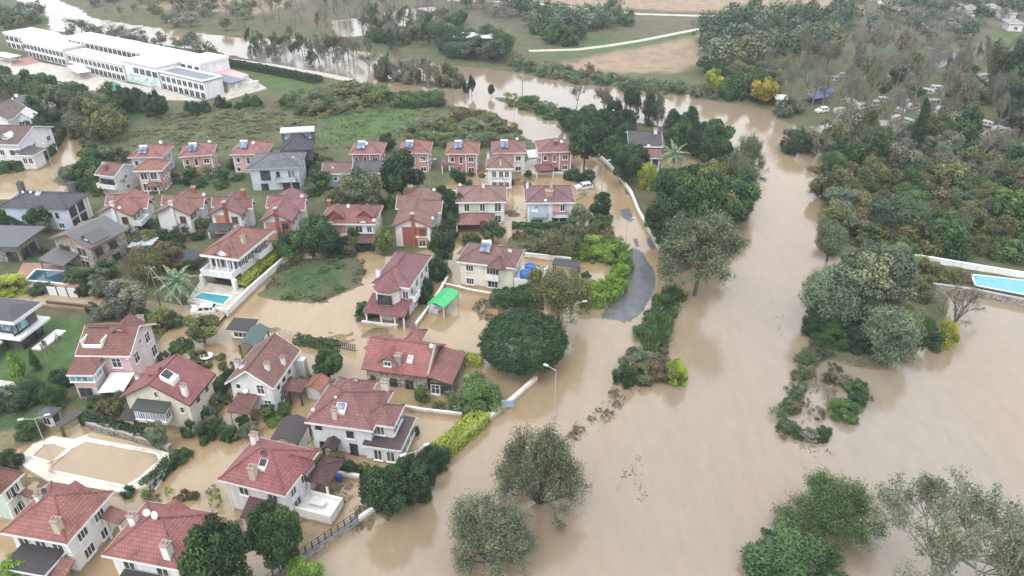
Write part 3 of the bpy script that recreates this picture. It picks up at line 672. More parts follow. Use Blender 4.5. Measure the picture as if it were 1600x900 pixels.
# ------------------------------------------------------------------ the houses
LW, CREAM, PINKW, LPINK, REDW, BLUEW, GREENW, SALMON, GREY = (0.70,0.70,0.70), (0.66,0.63,0.52), (0.60,0.40,0.42), (0.68,0.57,0.59), (0.34,0.085,0.085), (0.50,0.58,0.66), (0.52,0.62,0.55), (0.50,0.24,0.20), (0.16,0.17,0.19)

# ---- front row, bottom left
h = House('villa', 'white villa with red hipped roof and dark covered balcony beside the flooded pool', (0,832),(104,850),(187,769), 5.4, phrase='the white villa below the flooded pool')
h.block(rise=2.5, rc=RED, wc=LW, band=WHITE); h.wins('E', (0.3, 0.72), (0.7, 3.4), 1.4, 1.3, '3'); h.wins('S', (0.2, 0.5, 0.8), (3.3,), 1.3, 1.7)
h.chim(93,828, 1.5, 0.75, (0.5,0.42,0.33)); h.dish(72,773, (0.06,0.06,0.06)); h.chim(62,783, 0.9, 0.5)
r = h.rect([(24,866),(64,848),(105,858),(80,888)], 3.2); h.block((r[0], r[1], -h.d/2-2.6, -h.d/2+0.5), 3.3, 0.35, 'shed', rc=CHAR, rm='paint', wc=LW, key='bay', ov=0.2)
h.balcony('S', 0.5, 4.5, 0.9, 2.1, key='bay')
x = h.w/2; h.porch((x-4.2, x+0.4, -h.d/2-3.2, -h.d/2-0.1), 2.3, 0.9, 'shed', rc=RED2, key='p'); h.dormer(120,765, 2.4, 2.0, 0.2, f='N', wc=RED2)
h.porch((x-0.5, x+1.8, h.d*0.18, h.d*0.42), 3.0, 0.7, 'shed', 'y', rc=RED2, key='side')

h = House('villa', 'white villa with red hipped roof, two white chimneys and two white satellite dishes', (158,867),(278,890),(347,803), 5.4, phrase='the villa with two white satellite dishes')
h.block(rise=2.5, rc=(0.27,0.060,0.052), wc=LW); h.wins('E', (0.2, 0.5, 0.8), (0.5, 3.3), 1.4, 1.6, '2', fc=(0.10,0.11,0.14)); h.wins('S', (0.25, 0.75), (3.2,), 1.3, 1.6)
h.pilasters((0.10,0.11,0.14), faces='E', ts=(0, 0.35, 0.65, 1), w=0.25)
h.chim(264,868, 1.7, 0.8); h.chim(211,818, 1.3, 0.75); h.dish(232,808, sc=1.2); h.dish(245,812, sc=1.3)
h.porch((-h.w*0.28, h.w*0.32, -h.d/2-2.8, -h.d/2+0.3), 3.1, 0.35, 'shed', rc=CHAR, rm='paint', key='p'); h.dormer(278,790, 2.4, 2.0, 0.2, f='N', wc=RED2)
x = h.w/2; h.porch((x-0.5, x+1.9, h.d*0.15, h.d*0.42), 3.0, 0.7, 'shed', 'y', rc=RED2, key='side')

h = House('villa', 'pale green villa with red roof cut off by the left edge of the picture', (-100,754),(1,772),(39,739), 5.4, phrase='the pale green villa')
h.block(rise=2.4, rc=RED, wc=GREENW); h.wins('E', (0.3, 0.72), (0.7, 3.4), 1.4, 1.3, '2'); h.pilasters(WHITE, faces='E')
h.porch((h.w/2-0.5, h.w/2+2.2, h.d*0.1, h.d*0.4), 2.6, 0.7, 'shed', 'y', rc=RED2, key='side')

h = House('villa', 'white villa with red hipped roof and white roof terrace beside the riverside fence', (340,749),(445,775),(500,705), 5.4, phrase='the villa with the white terrace')
h.block(rise=2.6, rc=(0.29,0.058,0.052), wc=LW); h.wins('S', (0.3, 0.8), (3.3,), 1.2, 1.4); h.wins('E', (0.25, 0.6), (3.2,), 1.0, 1.6); h.win('E', 0.3, 0.4, 1.4, 1.9, '2')
h.pilasters(WHITE, faces='S', ts=(0, 0.45, 1), w=0.2)
h.chim(397,745, 1.5, 0.75, (0.52,0.45,0.36)); h.chim(399,692, 1.4, 0.7); h.dish(413,713, (0.05,0.05,0.05)); h.skylight(411,728, 1.0, 1.0, c=(0.03,0.02,0.02))
r = (h.w*0.18, h.w/2+0.4, -h.d*0.02, h.d*0.26); h.block(r, 5.45, 1.5, 'hip', rc=(0.27,0.055,0.05), walls=False, key='wing')
r = h.rect([(478,762),(494,765),(512,738),(497,730)], 2.8); h.porch((h.w/2-0.4, h.w/2+2.6, r[2]+0.5, r[2]+5), 3.4, 1.0, 'hip', rc=PLUM, key='p')
m = MB(); x0, x1, y0, y1 = h.w/2-0.5, h.w/2+4.3, -h.d*0.28, h.d*0.12
m.box(x0, x1, y0, y1, -1, 1.1); o = h.part(m, 'terrace', 'plaster', WHITE); m = MB(); q = 0.25
m.box(x0, x1, y0, y0+q, 1.103, 1.7); m.box(x1-q, x1, y0+q, y1, 1.103, 1.7); m.box(x0, x1-q, y1-q, y1, 1.103, 1.7); h.part(m, 'parapet', 'plaster', WHITE, parent=o)
m = MB(); m.box((x0+x1)/2-1.2, (x0+x1)/2+0.9, (y0+y1)/2-0.5, (y0+y1)/2+0.4, 1.75, 1.8); m.box((x0+x1)/2-0.2, (x0+x1)/2, (y0+y1)/2-0.1, (y0+y1)/2+0.1, 1.11, 1.75); h.part(m, 'terrace_table', 'paint', (0.6,0.6,0.58), parent=o)
h.porch((-h.w*0.1, h.w*0.38, -h.d/2-1.8, -h.d/2+0.4), 2.2, 1.2, 'shed', rc=PLUM, key='f')

# ---- second row
h = House('house', 'two-storey white house with brown-red roofs and dark flat annex roof beside the hedge', (476,659),(582,673),(619,612), 5.3, phrase='the white house with the dark annex roof')
h.block(rise=2.4, rc=(0.23,0.080,0.062), wc=(0.70,0.71,0.74)); h.win('S', 0.12, 4.1, 0.7, 0.7, '1', fc=CHAR); h.win('S', 0.65, 3.0, 1.1, 1.3, '1'); h.win('S', 0.15, 1.0, 0.7, 0.7, '1', fc=CHAR); h.win('S', 0.68, 0.5, 0.9, 1.5, '2', fc=CHAR)
r = h.rect([(586,664),(607,664),(628,631)], 5.3); h.block((h.w/2-2.2, h.w/2+2.4, r[2]+0.2, r[3]), 5.2, 1.5, 'hip', rc=(0.235,0.078,0.06), wc=(0.70,0.71,0.74), key='bay', ov=0.4)
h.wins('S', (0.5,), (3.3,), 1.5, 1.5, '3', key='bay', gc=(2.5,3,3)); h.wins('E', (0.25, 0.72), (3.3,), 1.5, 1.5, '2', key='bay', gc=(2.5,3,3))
r = h.rect([(585,696),(608,704),(637,653),(618,648)], 2.8); h.block((h.w/2-1.5, h.w/2+3.6, r[2]+0.3, r[3]), 2.8, 0.3, 'shed', 'y', rc=(0.075,0.05,0.05), rm='paint', wc=(0.70,0.71,0.74), key='annex', ov=0.25)
h.wins('S', (0.35, 0.72), (0.5,), 1.0, 1.6, '2', key='annex'); h.wins('E', (0.2, 0.5, 0.8), (0.7,), 1.6, 1.2, '3', key='annex')
r = h.rect([(498,702),(525,705),(532,693),(505,688)], 2.6); h.porch((r[0]+0.3, r[1]-0.3, -h.d/2-1.6, -h.d/2+0.6), 2.5, 0.6, 'gable', 'y', rc=(0.06,0.035,0.035), rm='paint', pc=(0.05,0.03,0.03), key='f')
h.door('S', 0.33, 1.0, 2.0); h.chim(524,652, 1.3, 0.6, (0.55,0.46,0.38)); h.skylight(533,640, 1.3, 1.2, c=(0.2,0.22,0.25)); h.chim(559,602, 1.5, 0.7); h.chim(603,610, 1.7, 0.9, (0.62,0.56,0.48)); h.dish(480,642, sc=0.7)
h.block((-h.w/2+0.6, h.w*0.18, h.d*0.05, h.d/2+1.8), 5.2, 2.0, 'hip', 'y', rc=(0.25,0.09,0.075), key='rear', wc=(0.70,0.71,0.74)); h.dish(525,623, sc=0.5)

h = House('house', 'white gabled house with brown-red roof, two small roof vents and red porch roofs', (351,599),(427,607),(475,547), 5.0, phrase='the white gabled house with red porches')
h.block(rise=2.6, roof='gable', axis='y', rc=(0.235,0.066,0.058), wc=(0.70,0.70,0.70)); h.win('S', 0.72, 3.4, 1.0, 1.5, '2b'); h.win('S', 0.83, 0.8, 1.0, 1.5, '2b'); h.win('S', 0.18, 3.9, 0.6, 0.8, '1'); h.wins('E', (0.2, 0.42, 0.65), (3.0,), 0.9, 0.9, '1'); h.win('E', 0.25, 0.7, 0.9, 1.2)
h.porch((-h.w*0.32, h.w*0.14, -h.d/2-2.9, -h.d/2+0.6), 2.5, 0.7, 'shed', rc=(0.20,0.055,0.05), key='f', pc=(0.5,0.5,0.5)); h.dish(386,614, key='f', sc=1.2)
h.porch((h.w/2-0.6, h.w/2+2.6, -h.d*0.22, h.d*0.12), 2.6, 1.2, 'hip', rc=(0.20,0.055,0.05), key='p', posts=[(h.w/2+2.3, -h.d*0.2), (h.w/2+2.3, h.d*0.1), (h.w/2+0.6, -h.d*0.2)], pc=(0.06,0.04,0.03))
h.chim(418,576, 0.9, 0.6); h.chim(443,568, 1.1, 0.5); h.chim(372,573, 1.2, 0.7); h.skylight(380,573, 0.9, 0.7, c=(0.3,0.3,0.3))
m = MB(); m.box(h.w/2-0.6, h.w/2+1.0, h.d*0.32, h.d/2-0.5, -1, 4.2); h.part(m, 'stair_tower', 'plaster', (0.5,0.5,0.5)); h.door('E', 0.3, 1.0, 2.0)

h = House('house', 'cream gabled house with bright red roof, dark dormer and dark awning over a white balcony', (186,621),(296,633),(337,584), 5.0, phrase='the cream house with the dark awning')
h.block(rise=2.9, roof='gable', axis='y', rc=(0.30,0.062,0.058), wc=CREAM, fascia=(0.10,0.06,0.05)); h.win('S', 0.52, 5.3, 0.4, 0.9, '1', fc=CREAM); h.win('S', 0.88, 3.1, 0.5, 0.9, '1', fc=CREAM); h.win('S', 0.88, 0.4, 0.5, 1.0, '1', fc=CREAM); h.wins('E', (0.35,), (0.6, 3.3), 0.9, 1.2, '1', fc=CREAM); h.win('E', 0.75, 3.3, 0.8, 1.0, '1', fc=CREAM)
h.block((-h.w*0.28, h.w*0.20, -h.d/2-1.3, -h.d/2+0.8), 4.3, 0.5, 'shed', rc=(0.05,0.058,0.055), rm='paint', wc=WHITE, key='bal', base=1.9, ov=0.35, fascia=None)
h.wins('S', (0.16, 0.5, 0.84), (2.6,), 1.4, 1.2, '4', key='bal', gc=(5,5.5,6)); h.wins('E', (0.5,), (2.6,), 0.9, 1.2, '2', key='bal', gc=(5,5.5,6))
h.porch((-h.w*0.5, -h.w*0.26, -h.d/2-1.4, -h.d/2+1.0), 2.4, 0.25, 'shed', rc=CHAR, rm='paint', key='c', pc=CHAR)
h.skylight(266,593, 1.7, 1.6, c=(0.03,0.035,0.03), hgt=0.7); h.chim(290,617, 1.6, 0.6); h.chim(205,595, 1.4, 0.6); h.dormer(248,580, 1.2, 1.2, 0.1, wc=RED2, rc=(0.28,0.06,0.055), f='E')

h = House('house', 'pink three-storey house with weathered red roof and white roof terrace cut into it', (117,555),(203,556),(252,505), 6.2, phrase='the pink house with the roof terrace')
h.block(rise=2.4, roof='gable', axis='x', rc=(0.20,0.052,0.042), wc=LPINK); h.win('E', 0.22, 3.6, 1.2, 1.6, '2b'); h.win('E', 0.75, 4.4, 1.2, 1.6, '2b'); h.win('E', 0.85, 1.4, 1.3, 1.7, '2b', gc=(1.2,1.2,1.2)); h.win('E', 0.48, 5.6, 0.4, 0.7, '1')
h.win('S', 0.7, 3.8, 1.3, 1.5, '2b')
r = (-h.w/2, -h.w*0.02, -h.d/2-3.0, -h.d/2+0.4); h.block(r, 5.0, 1.1, 'shed', rc=(0.20,0.052,0.042), wc=LPINK, key='wing', ov=0.4); h.panel('S', 0, 1, 2.6, 3.4, PINKW, key='wing')
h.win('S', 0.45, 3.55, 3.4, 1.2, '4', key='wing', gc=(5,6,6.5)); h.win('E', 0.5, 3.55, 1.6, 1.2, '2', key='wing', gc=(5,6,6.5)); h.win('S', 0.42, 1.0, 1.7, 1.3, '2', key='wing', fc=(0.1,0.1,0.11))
h.panel('S', 0.5, 1, 2.2, 5.9, PINKW)
rt = h.on_roof(150,545); x0, x1, y0, y1 = -h.w*0.40, -h.w*0.06, -h.d*0.36, -h.d*0.06; zt = 6.55
m = MB(); m.box(x0, x1, y0, y1, zt-0.4, zt+0.4); m.box(x0-0.06, x1+0.06, y0-0.2, y0, zt-0.4, zt+0.75); m.box(x1, x1+0.2, y0, y1, zt-0.4, zt+1.3); m.box(x0-0.2, x0, y0, y1, zt-0.4, zt+1.3)
o = h.part(m, 'roof_terrace', 'plaster', WHITE); m = MB(); m.box(x0-0.1, x1+0.1, y1, y1+0.15, zt, zt+2.0); h.part(m, 'terrace_door_wall', 'paint', (0.06,0.06,0.065), parent=o)
for k in range(5):
    m = MB(); m.box(x0+1.2+k*0.75, x0+1.4+k*0.75, y0+0.3, y0+2.0, zt+0.42, zt+0.55); h.part(m, 'deck_board', 'paint', (0.3,0.31,0.33), parent=o)
m = MB(); xw = h.w*0.0; m.slab([[(xw, -h.d/2-3.6, 2.3), (h.w*0.44, -h.d/2-3.2, 2.3), (h.w*0.46, -h.d/2+0.3, 3.0), (xw+0.2, -h.d/2+0.3, 3.0)]], 0.06); h.part(m, 'awning', 'paint', WHITE)
h.dish(190,578, key='main', sc=1.0); h.chim(222,503, 1.3, 0.9, (0.55,0.52,0.5)); h.dormer(206,506, 3.4, 3.2, 0.3, wc=LPINK, rc=(0.19,0.055,0.045), f='N')

h = House('stone_house', 'low rubble-stone house with long red tiled roof and stone dormer standing in the flood', (564,576),(671,590), 8.6, 3.0, phrase='the low stone house')
h.block(rise=2.7, roof='gable', axis='x', rc=(0.29,0.050,0.050), wc=(1,1,1), wall='stone', fascia=None); h.win('S', 0.1, 0.9, 0.6, 0.6, '1', fc=CHAR); h.win('S', 0.42, 0.4, 1.3, 1.0, '2', fc=CHAR); h.win('S', 0.7, 0.3, 1.0, 1.2, '2', fc=CHAR)
x = h.w/2; h.block((x-0.3, x+3.4, -h.d/2-0.2, h.d/2-1.0), 2.4, 1.0, 'shed', 'y', rc=(0.24,0.060,0.052), wc=(1,1,1), wall='stone', key='lean', ov=0.3, fascia=CHAR); h.win('S', 0.25, 0.2, 1.2, 1.5, '2b', key='lean'); h.win('S', 0.75, 0.6, 1.3, 1.0, '3', key='lean', fc=CHAR)
h.dormer(606,572, 2.4, 2.8, 0.9, wc=(1,1,1), wall='stone', rc=(0.29,0.055,0.05)); h.chim(623,566, 1.3, 0.9, (0.3,0.28,0.25)); h.skylight(641,563, 0.8, 0.9, c=(0.3,0.3,0.3)); h.dish(674,545, sc=1.0)
p = h.on_roof(678,560); m = MB(); m.slab([[(x-0.45, -h.d/2+0.1, 3.25), (x-0.15, -h.d/2+0.1, 3.25), (x-0.15, 0.0, 5.85), (x-0.45, 0.0, 5.85)]], 0.1); h.part(m, 'roof_gutter', 'paint', (0.28,0.27,0.26))
h.porch((-1.3, 1.3, h.d/2-0.3, h.d/2+3.0), 3.2, 0.9, 'hip', rc=(0.26,0.07,0.06), key='back')

h = House('modern_house', 'modern dark grey house with white slab edges and hipped charcoal roof', (-75,492),(20,503),(68,472), 6.3, phrase='the modern dark grey house')
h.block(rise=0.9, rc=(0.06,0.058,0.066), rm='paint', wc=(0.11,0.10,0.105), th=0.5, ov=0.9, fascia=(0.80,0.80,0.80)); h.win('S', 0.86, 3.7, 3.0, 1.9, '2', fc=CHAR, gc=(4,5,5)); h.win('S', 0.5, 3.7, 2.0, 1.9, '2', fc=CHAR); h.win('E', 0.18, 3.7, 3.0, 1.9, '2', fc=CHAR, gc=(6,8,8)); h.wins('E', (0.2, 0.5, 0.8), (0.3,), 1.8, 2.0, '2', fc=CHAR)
m = MB(); x0, x1, y0, y1 = h.b['main']['e']; m.box(x0, x1+0.3, y0-0.3, y1+0.3, 2.9, 3.3); h.part(m, 'floor_slab', 'paint', (0.80,0.80,0.80))
m = MB(); m.box(x0, x1-3, y0-5.5, y0-0.35, 2.3, 2.6); h.part(m, 'terrace_roof', 'paint', (0.78,0.78,0.78)); m = MB(); m.box(x0+1, x1-3.6, y0-4.6, y0+0.6, -1, 2.29); h.part(m, 'lower_wall', 'plaster', (0.13,0.12,0.12)); m = MB(); m.box(x1+0.3, x1+2.2, y0+1, y1+0.5, -0.5, 0.75); h.part(m, 'step_slab', 'paint', (0.7,0.7,0.7))

# ---- third row
h = House('villa', 'white villa with red hipped roof, columned balcony and turquoise pool in front', (312,397),(372,405),(421,359), 6.3, phrase='the white villa with the turquoise pool')
h.block(rise=2.0, rc=(0.27,0.066,0.062), wc=LW, th=0.35, ov=1.25, fascia=(0.80,0.80,0.80)); h.wins('S', (0.14, 0.5, 0.86), (3.4,), 1.5, 2.1, '2', fc=WHITE); h.wins('S', (0.5,), (0.8,), 5.5, 1.9, '4', fc=CHAR); h.panel('E', 0.02, 0.98, 3.3, 5.8, (0.16,0.16,0.155)); h.wins('E', (0.16, 0.38, 0.62, 0.84), (3.6,), 1.1, 1.9, '2b'); h.wins('E', (0.3, 0.7), (0.9,), 1.3, 1.3)
o = h.balcony('S', 0.5, h.w-1.4, 3.0, 3.2, c=WHITE); h.balcony('E', 0.75, 4.5, 1.5, 3.3)
for t in (-0.42, 0.42): m = MB(); m.box(h.w*t-0.35, h.w*t+0.35, -h.d/2-1.9, -h.d/2-1.2, -0.5, 2.98); h.part(m, 'column', 'plaster', WHITE)
for t in (-0.3, -0.14, 0.14, 0.3): m = MB(); m.tube((h.w*t, -h.d/2+0.4, 3.2), (h.w*t, -h.d/2+0.4, 5.9), 0.17, n=8); h.part(m, 'column', 'plaster', WHITE)
h.chim(381,379, 1.2, 0.7, (0.5,0.45,0.4)); h.dish(385,372, (0.1,0.05,0.05), sc=0.7); h.dormer(348,398, 3.0, 1.2, 0.15, wc=WHITE, rc=(0.27,0.066,0.062))

h = House('house', 'white house with brown-red hipped roof, octagonal bay and red skirt roof over dark porch', (580,443),(640,450),(676,400), 6.2, phrase='the white house with the octagonal bay')
h.block(rise=2.1, rc=(0.225,0.072,0.068), wc=LW); h.wins('E', (0.15, 0.4, 0.65, 0.88), (3.7,), 1.0, 1.4); h.wins('E', (0.3, 0.7), (0.7,), 1.0, 1.3); h.balcony('E', 0.12, 2.4, 1.2, 3.3); h.wins('S', (0.08, 0.92), (3.7,), 0.9, 1.4)
def octa(h, cx, y0, w, dp, he, rise, wc, rc, key):
    k = w*0.28; poly = [(cx-w/2, y0), (cx-w/2, y0-dp*0.45), (cx-w/2+k, y0-dp), (cx+w/2-k, y0-dp), (cx+w/2, y0-dp*0.45), (cx+w/2, y0)]
    m = MB(); m.prism(poly, -1, he-0.2); h.part(m, 'bay', 'plaster', wc)
    e = 1.13; q = [(cx+(x-cx)*e, y0+(y-y0)*e-0.1, he) for x, y in poly]; q[0] = (q[0][0], y0+2.4, he); q[-1] = (q[-1][0], y0+2.4, he); t = (cx, y0-dp*0.15, he+rise); tb = (cx, y0+3.0, he+rise)
    m = MB(); m.slab([[q[i], q[i+1], t] for i in range(1, 4)] + [[q[0], q[1], t, tb], [q[4], q[5], tb, t]], 0.18); h.part(m, 'bay_roof', 'roof', rc, uv=True)
octa(h, -h.w*0.08, -h.d/2+0.8, h.w*0.62, 2.3, 6.0, 1.7, LW, (0.235,0.062,0.058), 'bay')
p = Vector((-h.w*0.08, -h.d/2-1.5, 3.6)); a, g = window_meshes(2.3, 1.5, '3'); o = link('window', a, h.root, CHAR, p); link('pane', g, o, (1,1,1))
h.porch((-h.w*0.56, h.w*0.52, -h.d/2-3.6, -h.d/2+1.0), 2.7, 1.1, 'shed', rc=(0.215,0.055,0.05), key='p', posts=[(-h.w*0.5, -h.d/2-3.2), (-h.w*0.12, -h.d/2-3.2), (h.w*0.24, -h.d/2-3.2), (h.w*0.47, -h.d/2-3.2)])
m = MB(); m.box(-h.w*0.42, h.w*0.4, -h.d/2-0.6, -h.d/2+0.5, -1, 2.6); h.part(m, 'porch_screen', 'glass', (0.8,0.8,0.8)); h.chim(592,432, 1.6, 0.7); h.dish(592,428, sc=1.0); h.door('S', 0.75)

h = House('house', 'cream house with brown-red hipped roof, solar heater and bow window above a dark hedge', (713,408),(805,419),(818,388), 5.2, phrase='the cream house with the solar heater')
h.block(rise=1.9, rc=(0.215,0.078,0.068), wc=(0.72,0.70,0.60)); h.wins('S', (0.18,), (0.5, 3.2), 1.3, 1.2, '3'); h.wins('S', (0.62,), (3.1,), 2.2, 1.5, '4'); h.win('S', 0.62, 0.4, 1.8, 1.4, '3'); h.balcony('S', 0.62, 2.6, 0.8, 2.3); h.wins('E', (0.4, 0.75), (3.1,), 1.0, 1.3)
h.block((h.w*0.04, h.w*0.34, -h.d/2-0.9, -h.d*0.1), 5.15, 1.2, 'hip', rc=(0.20,0.07,0.06), walls=False, key='w'); h.solar(759,391); h.dish(766,379, sc=1.3); h.dish(757,381, sc=0.9); h.skylight(797,393, 0.6, 0.6, c=(0.4,0.4,0.4))
x = h.w/2; r = h.rect([(806,434),(825,438),(836,409)], 2.3); m = MB(); m.box(x-0.4, x+4.6, -h.d*0.42, h.d*0.36, -1, 2.2); o = h.part(m, 'flat_annex', 'plaster', WHITE)
m = MB(); m.box(x-0.4, x+4.6, -h.d*0.42, -h.d*0.42+0.2, 2.203, 2.7); m.box(x+4.4, x+4.6, -h.d*0.42+0.2, h.d*0.36, 2.203, 2.7); h.part(m, 'parapet', 'plaster', WHITE, parent=o)
m = MB(); m.box(x+4.7, x+8.2, -h.d*0.46, h.d*0.36, -0.9, 1.5); h.part(m, 'side_shed', 'paint', CHAR)
for y, rr in ((h.d*0.12, 0.95), (-h.d*0.22, 1.25)):
    t = empty('water_tank', (0,0,0)); p = h.root.matrix_basis @ Vector((x+1.6, y, 2.204)); t.location = p; t.rotation_euler.z = h.rz
    m = MB(); n = 16
    for z0, z1, r0, r1 in ((0, 1.3, rr, rr), (1.3, 1.6, rr, rr*0.55), (1.6, 1.75, rr*0.3, rr*0.3)): m.tube((0,0,z0), (0,0,z1), r0, r1, n)
    m.build('tank_body', 'metal', t, (0.03,0.13,0.42))
    m = MB(); [m.tube((0,0,0.35+k*0.4), (0,0,0.41+k*0.4), rr+0.03, rr+0.03, n) for k in range(3)]; m.build('tank_rib', 'metal', t, (0.04,0.16,0.48))
    tag(t, 'larger blue plastic water tank on the flat white annex roof' if rr > 1 else 'smaller blue plastic water tank behind the larger one on the white annex roof', 'water tank', 'blue water tanks on the annex')

h = House('stone_villa', 'grey-roofed stone villa with copper-edged gables behind the dark blue pool', (76,372),(140,388),(192,356), 5.6, phrase='the grey-roofed stone villa')
h.block(rise=1.9, roof='gable', axis='y', rc=(0.115,0.115,0.12), rm='paint', wc=(1,1,1), wall='stone', fascia=(0.26,0.12,0.08)); h.wins('E', (0.18, 0.6), (0.5, 3.2), 1.5, 1.4, '2', fc=(0.12,0.06,0.05)); h.wins('S', (0.72,), (0.4, 3.1), 2.2, 1.7, '2', fc=(0.5,0.5,0.48)); h.win('S', 0.25, 3.2, 2.4, 1.1, '3', fc=CHAR)
h.porch((-h.w*0.5, h.w*0.12, -h.d/2-3.4, -h.d/2+0.5), 2.7, 0.7, 'shed', rc=(0.11,0.11,0.115), rm='paint', pc=(0.3,0.25,0.2), key='p'); h.chim(101,352, 1.8, 1.3, (0.5,0.47,0.42)); h.dormer(134,374, 3.2, 3.0, -0.3, wc=(0.26,0.12,0.08), rc=(0.11,0.11,0.115), rm='paint')

h = House('villa', 'long pale blue villa with dark slate hipped roof and two grey chimneys', (-2,322),(104,326),(144,301), 5.6, phrase='the long villa with the slate roof')
h.block(rise=1.5, rc=(0.070,0.075,0.092), wc=(0.52,0.58,0.68), fascia=(0.12,0.12,0.13)); h.wins('S', (0.72, 0.82), (3.4,), 0.5, 0.8, '1', fc=CHAR); h.auto('S', zs=(0.8,)); h.wins('E', (0.22, 0.6), (0.4, 3.1), 2.0, 1.9, '3', fc=CHAR); h.pilasters(WHITE, faces='E', ts=(0, 0.42, 0.8, 1), w=0.5)
h.chim(18,300, 2.2, 1.0, (0.12,0.12,0.14), cap=(0.1,0.1,0.1)); h.chim(118,298, 2.2, 1.0, (0.12,0.12,0.14), cap=(0.1,0.1,0.1)); h.dish(37,303, sc=0.8); h.dish(49,303, sc=0.8); h.skylight(60,303, 0.9, 0.8, c=(0.4,0.4,0.4))

h = House('stone_house', 'dark flat-roofed stone house at the left edge above the dark blue pool', (-55,384),(27,386),(0,0) if False else 9.0, 4.6, phrase='the flat-roofed stone house at the edge')
h.block(rise=0.05, roof='flat', rc=(0.10,0.105,0.115), rm='paint', wc=(1,1,1), wall='stone', fascia=None, ov=1.6, th=0.3); h.wins('E', (0.3, 0.7), (0.5,), 1.8, 2.0, '2', fc=CHAR); h.wins('S', (0.8,), (0.5,), 2.0, 2.0, '2', fc=CHAR)

# ---- the row of alike gabled houses
def terrace(label, P1, P2, P3, rc, front, phrase, brick=None):
    h = House('gabled_house', label, P1, P2, P3, 5.0, group='row of long gabled houses', phrase=phrase)
    h.block(rise=1.9, roof='gable', axis='y', rc=rc, wc=LW, fascia=(0.16,0.07,0.055))
    h.block((-h.w/2-0.8, h.w*0.1, h.d*0.05, h.d*0.42), 4.9, 1.6, 'gable', 'x', rc=tuple(c*0.96 for c in rc), key='cw', wc=LW); h.block((-h.w*0.1, h.w/2+1.0, -h.d*0.05, h.d*0.25), 4.9, 1.6, 'gable', 'x', rc=tuple(c*1.03 for c in rc), key='ce', wc=LW)
    for t0, t1, z0, z1, c in front: h.panel('S', t0, t1, z0, z1, c)
    h.win('S', 0.78, 3.0, 1.1, 1.3, '2', fc=(0.25,0.1,0.07)); h.win('S', 0.76, 0.5, 1.3, 1.4, '2'); h.wins('E', (0.12, 0.3, 0.78), (3.2,), 1.1, 1.2); h.wins('E', (0.2,), (0.6,), 1.4, 1.5, '3')
    x, y = h.w*(0.02), -h.d/2+0.4; m = MB(); m.box(x-0.3, x+0.3, y-0.3, y+0.4, -1, 7.6); o = h.part(m, 'chimney', 'plaster', brick or (0.30,0.09,0.07)); m = MB(); m.box(x-0.42, x+0.42, y-0.42, y+0.52, 7.604, 7.8); h.part(m, 'chimney_cap', 'plaster', (0.4,0.35,0.3), parent=o)
    return h
h = terrace('red gabled house with white front gable beside the long slate-roofed villa', (147,335),(206,337),(237,308), ROSE, [], 'the first gabled house', WHITE); h.dish(165,345, sc=0.8, key='main'); h.balcony('E', 0.2, 3.5, 1.8, 2.7)
h = terrace('red gabled house with plain white gable and white front chimney, second in the row', (239,334),(297,336),(321,309), (0.25,0.085,0.078), [], 'the second gabled house', WHITE); h.chim(310,295, 1.2, 0.8, (0.30,0.09,0.07)); h.dish(324,303)
h = terrace('red gabled house with orange panel in its white gable and glazed dark veranda', (324,336),(378,336),(403,311), (0.265,0.082,0.075), [(0.12, 0.55, 2.7, 4.7, (0.46,0.20,0.12))], 'the gabled house with an orange panel'); h.chim(390,294, 1.2, 0.8, (0.30,0.09,0.07))
h.porch((-h.w*0.5, h.w*0.15, -h.d/2-2.0, -h.d/2+0.5), 2.4, 0.6, 'shed', rc=(0.06,0.065,0.07), rm='paint', key='v')
h = terrace('red gabled house with salmon front panels standing behind the bright clipped hedge', (405,346),(457,346),(491,305), (0.25,0.085,0.078), [(0.08, 0.5, 2.8, 4.6, SALMON), (0.62, 1.0, -0.5, 4.9, (0.40,0.13,0.11)), (0.08, 0.5, 0.2, 2.2, SALMON)], 'the gabled house with salmon panels'); h.dish(474,322, sc=1.3); h.dish(472,310)
h = terrace('red gabled house with white frame and brick-red panels on two floors', (612,354),(675,355),(686,304), (0.235,0.085,0.078), [(0.55, 0.92, 2.9, 4.7, (0.36,0.11,0.08)), (0.55, 0.92, 0.2, 2.3, (0.36,0.11,0.08)), (0.2, 0.48, 0.2, 4.7, (0.30,0.10,0.08))], 'the gabled house with brick panels', (0.30,0.09,0.06)); h.dish(683,345); h.chim(643,297, 1.2, 0.9, (0.30,0.09,0.07)); h.dish(681,292)

h = House('double_house', 'wide red-roofed double house with two small front gables and dark porch canopy', (497,349),(586,350), 9.0, 5.2, phrase='the double house with two front gables')
h.block(rise=2.0, rc=(0.26,0.078,0.072), wc=LW); h.panel('S', 0.12, 0.48, 2.9, 4.5, SALMON); h.win('S', 0.16, 3.1, 1.1, 1.3); h.win('S', 0.72, 3.1, 1.3, 1.4); h.wins('S', (0.14, 0.34), (0.4,), 1.3, 1.6, '2', fc=CHAR); h.win('S', 0.92, 3.1, 0.9, 1.3); h.pilasters(WHITE, ts=(0, 0.48, 1))
for px in (517, 567): h.dormer(px, 347, 2.6, 2.4, -0.2, wc=WHITE, rc=(0.25,0.07,0.065))
for px in (528, 574): h.dormer(px, 326, 3.2, 3.0, -0.2, wc=ROSE, rc=(0.25,0.07,0.065), f='N')
h.porch((h.w*0.0, h.w*0.48, -h.d/2-2.4, -h.d/2+0.5), 2.2, 0.6, 'shed', rc=(0.10,0.05,0.055), rm='paint', pc=CHAR, key='p'); h.chim(507,322, 1.2, 0.7, (0.3,0.1,0.08)); h.dish(545,326, sc=1.1); h.dish(592,348); h.wins('E', (0.5,), (0.6, 3.2))

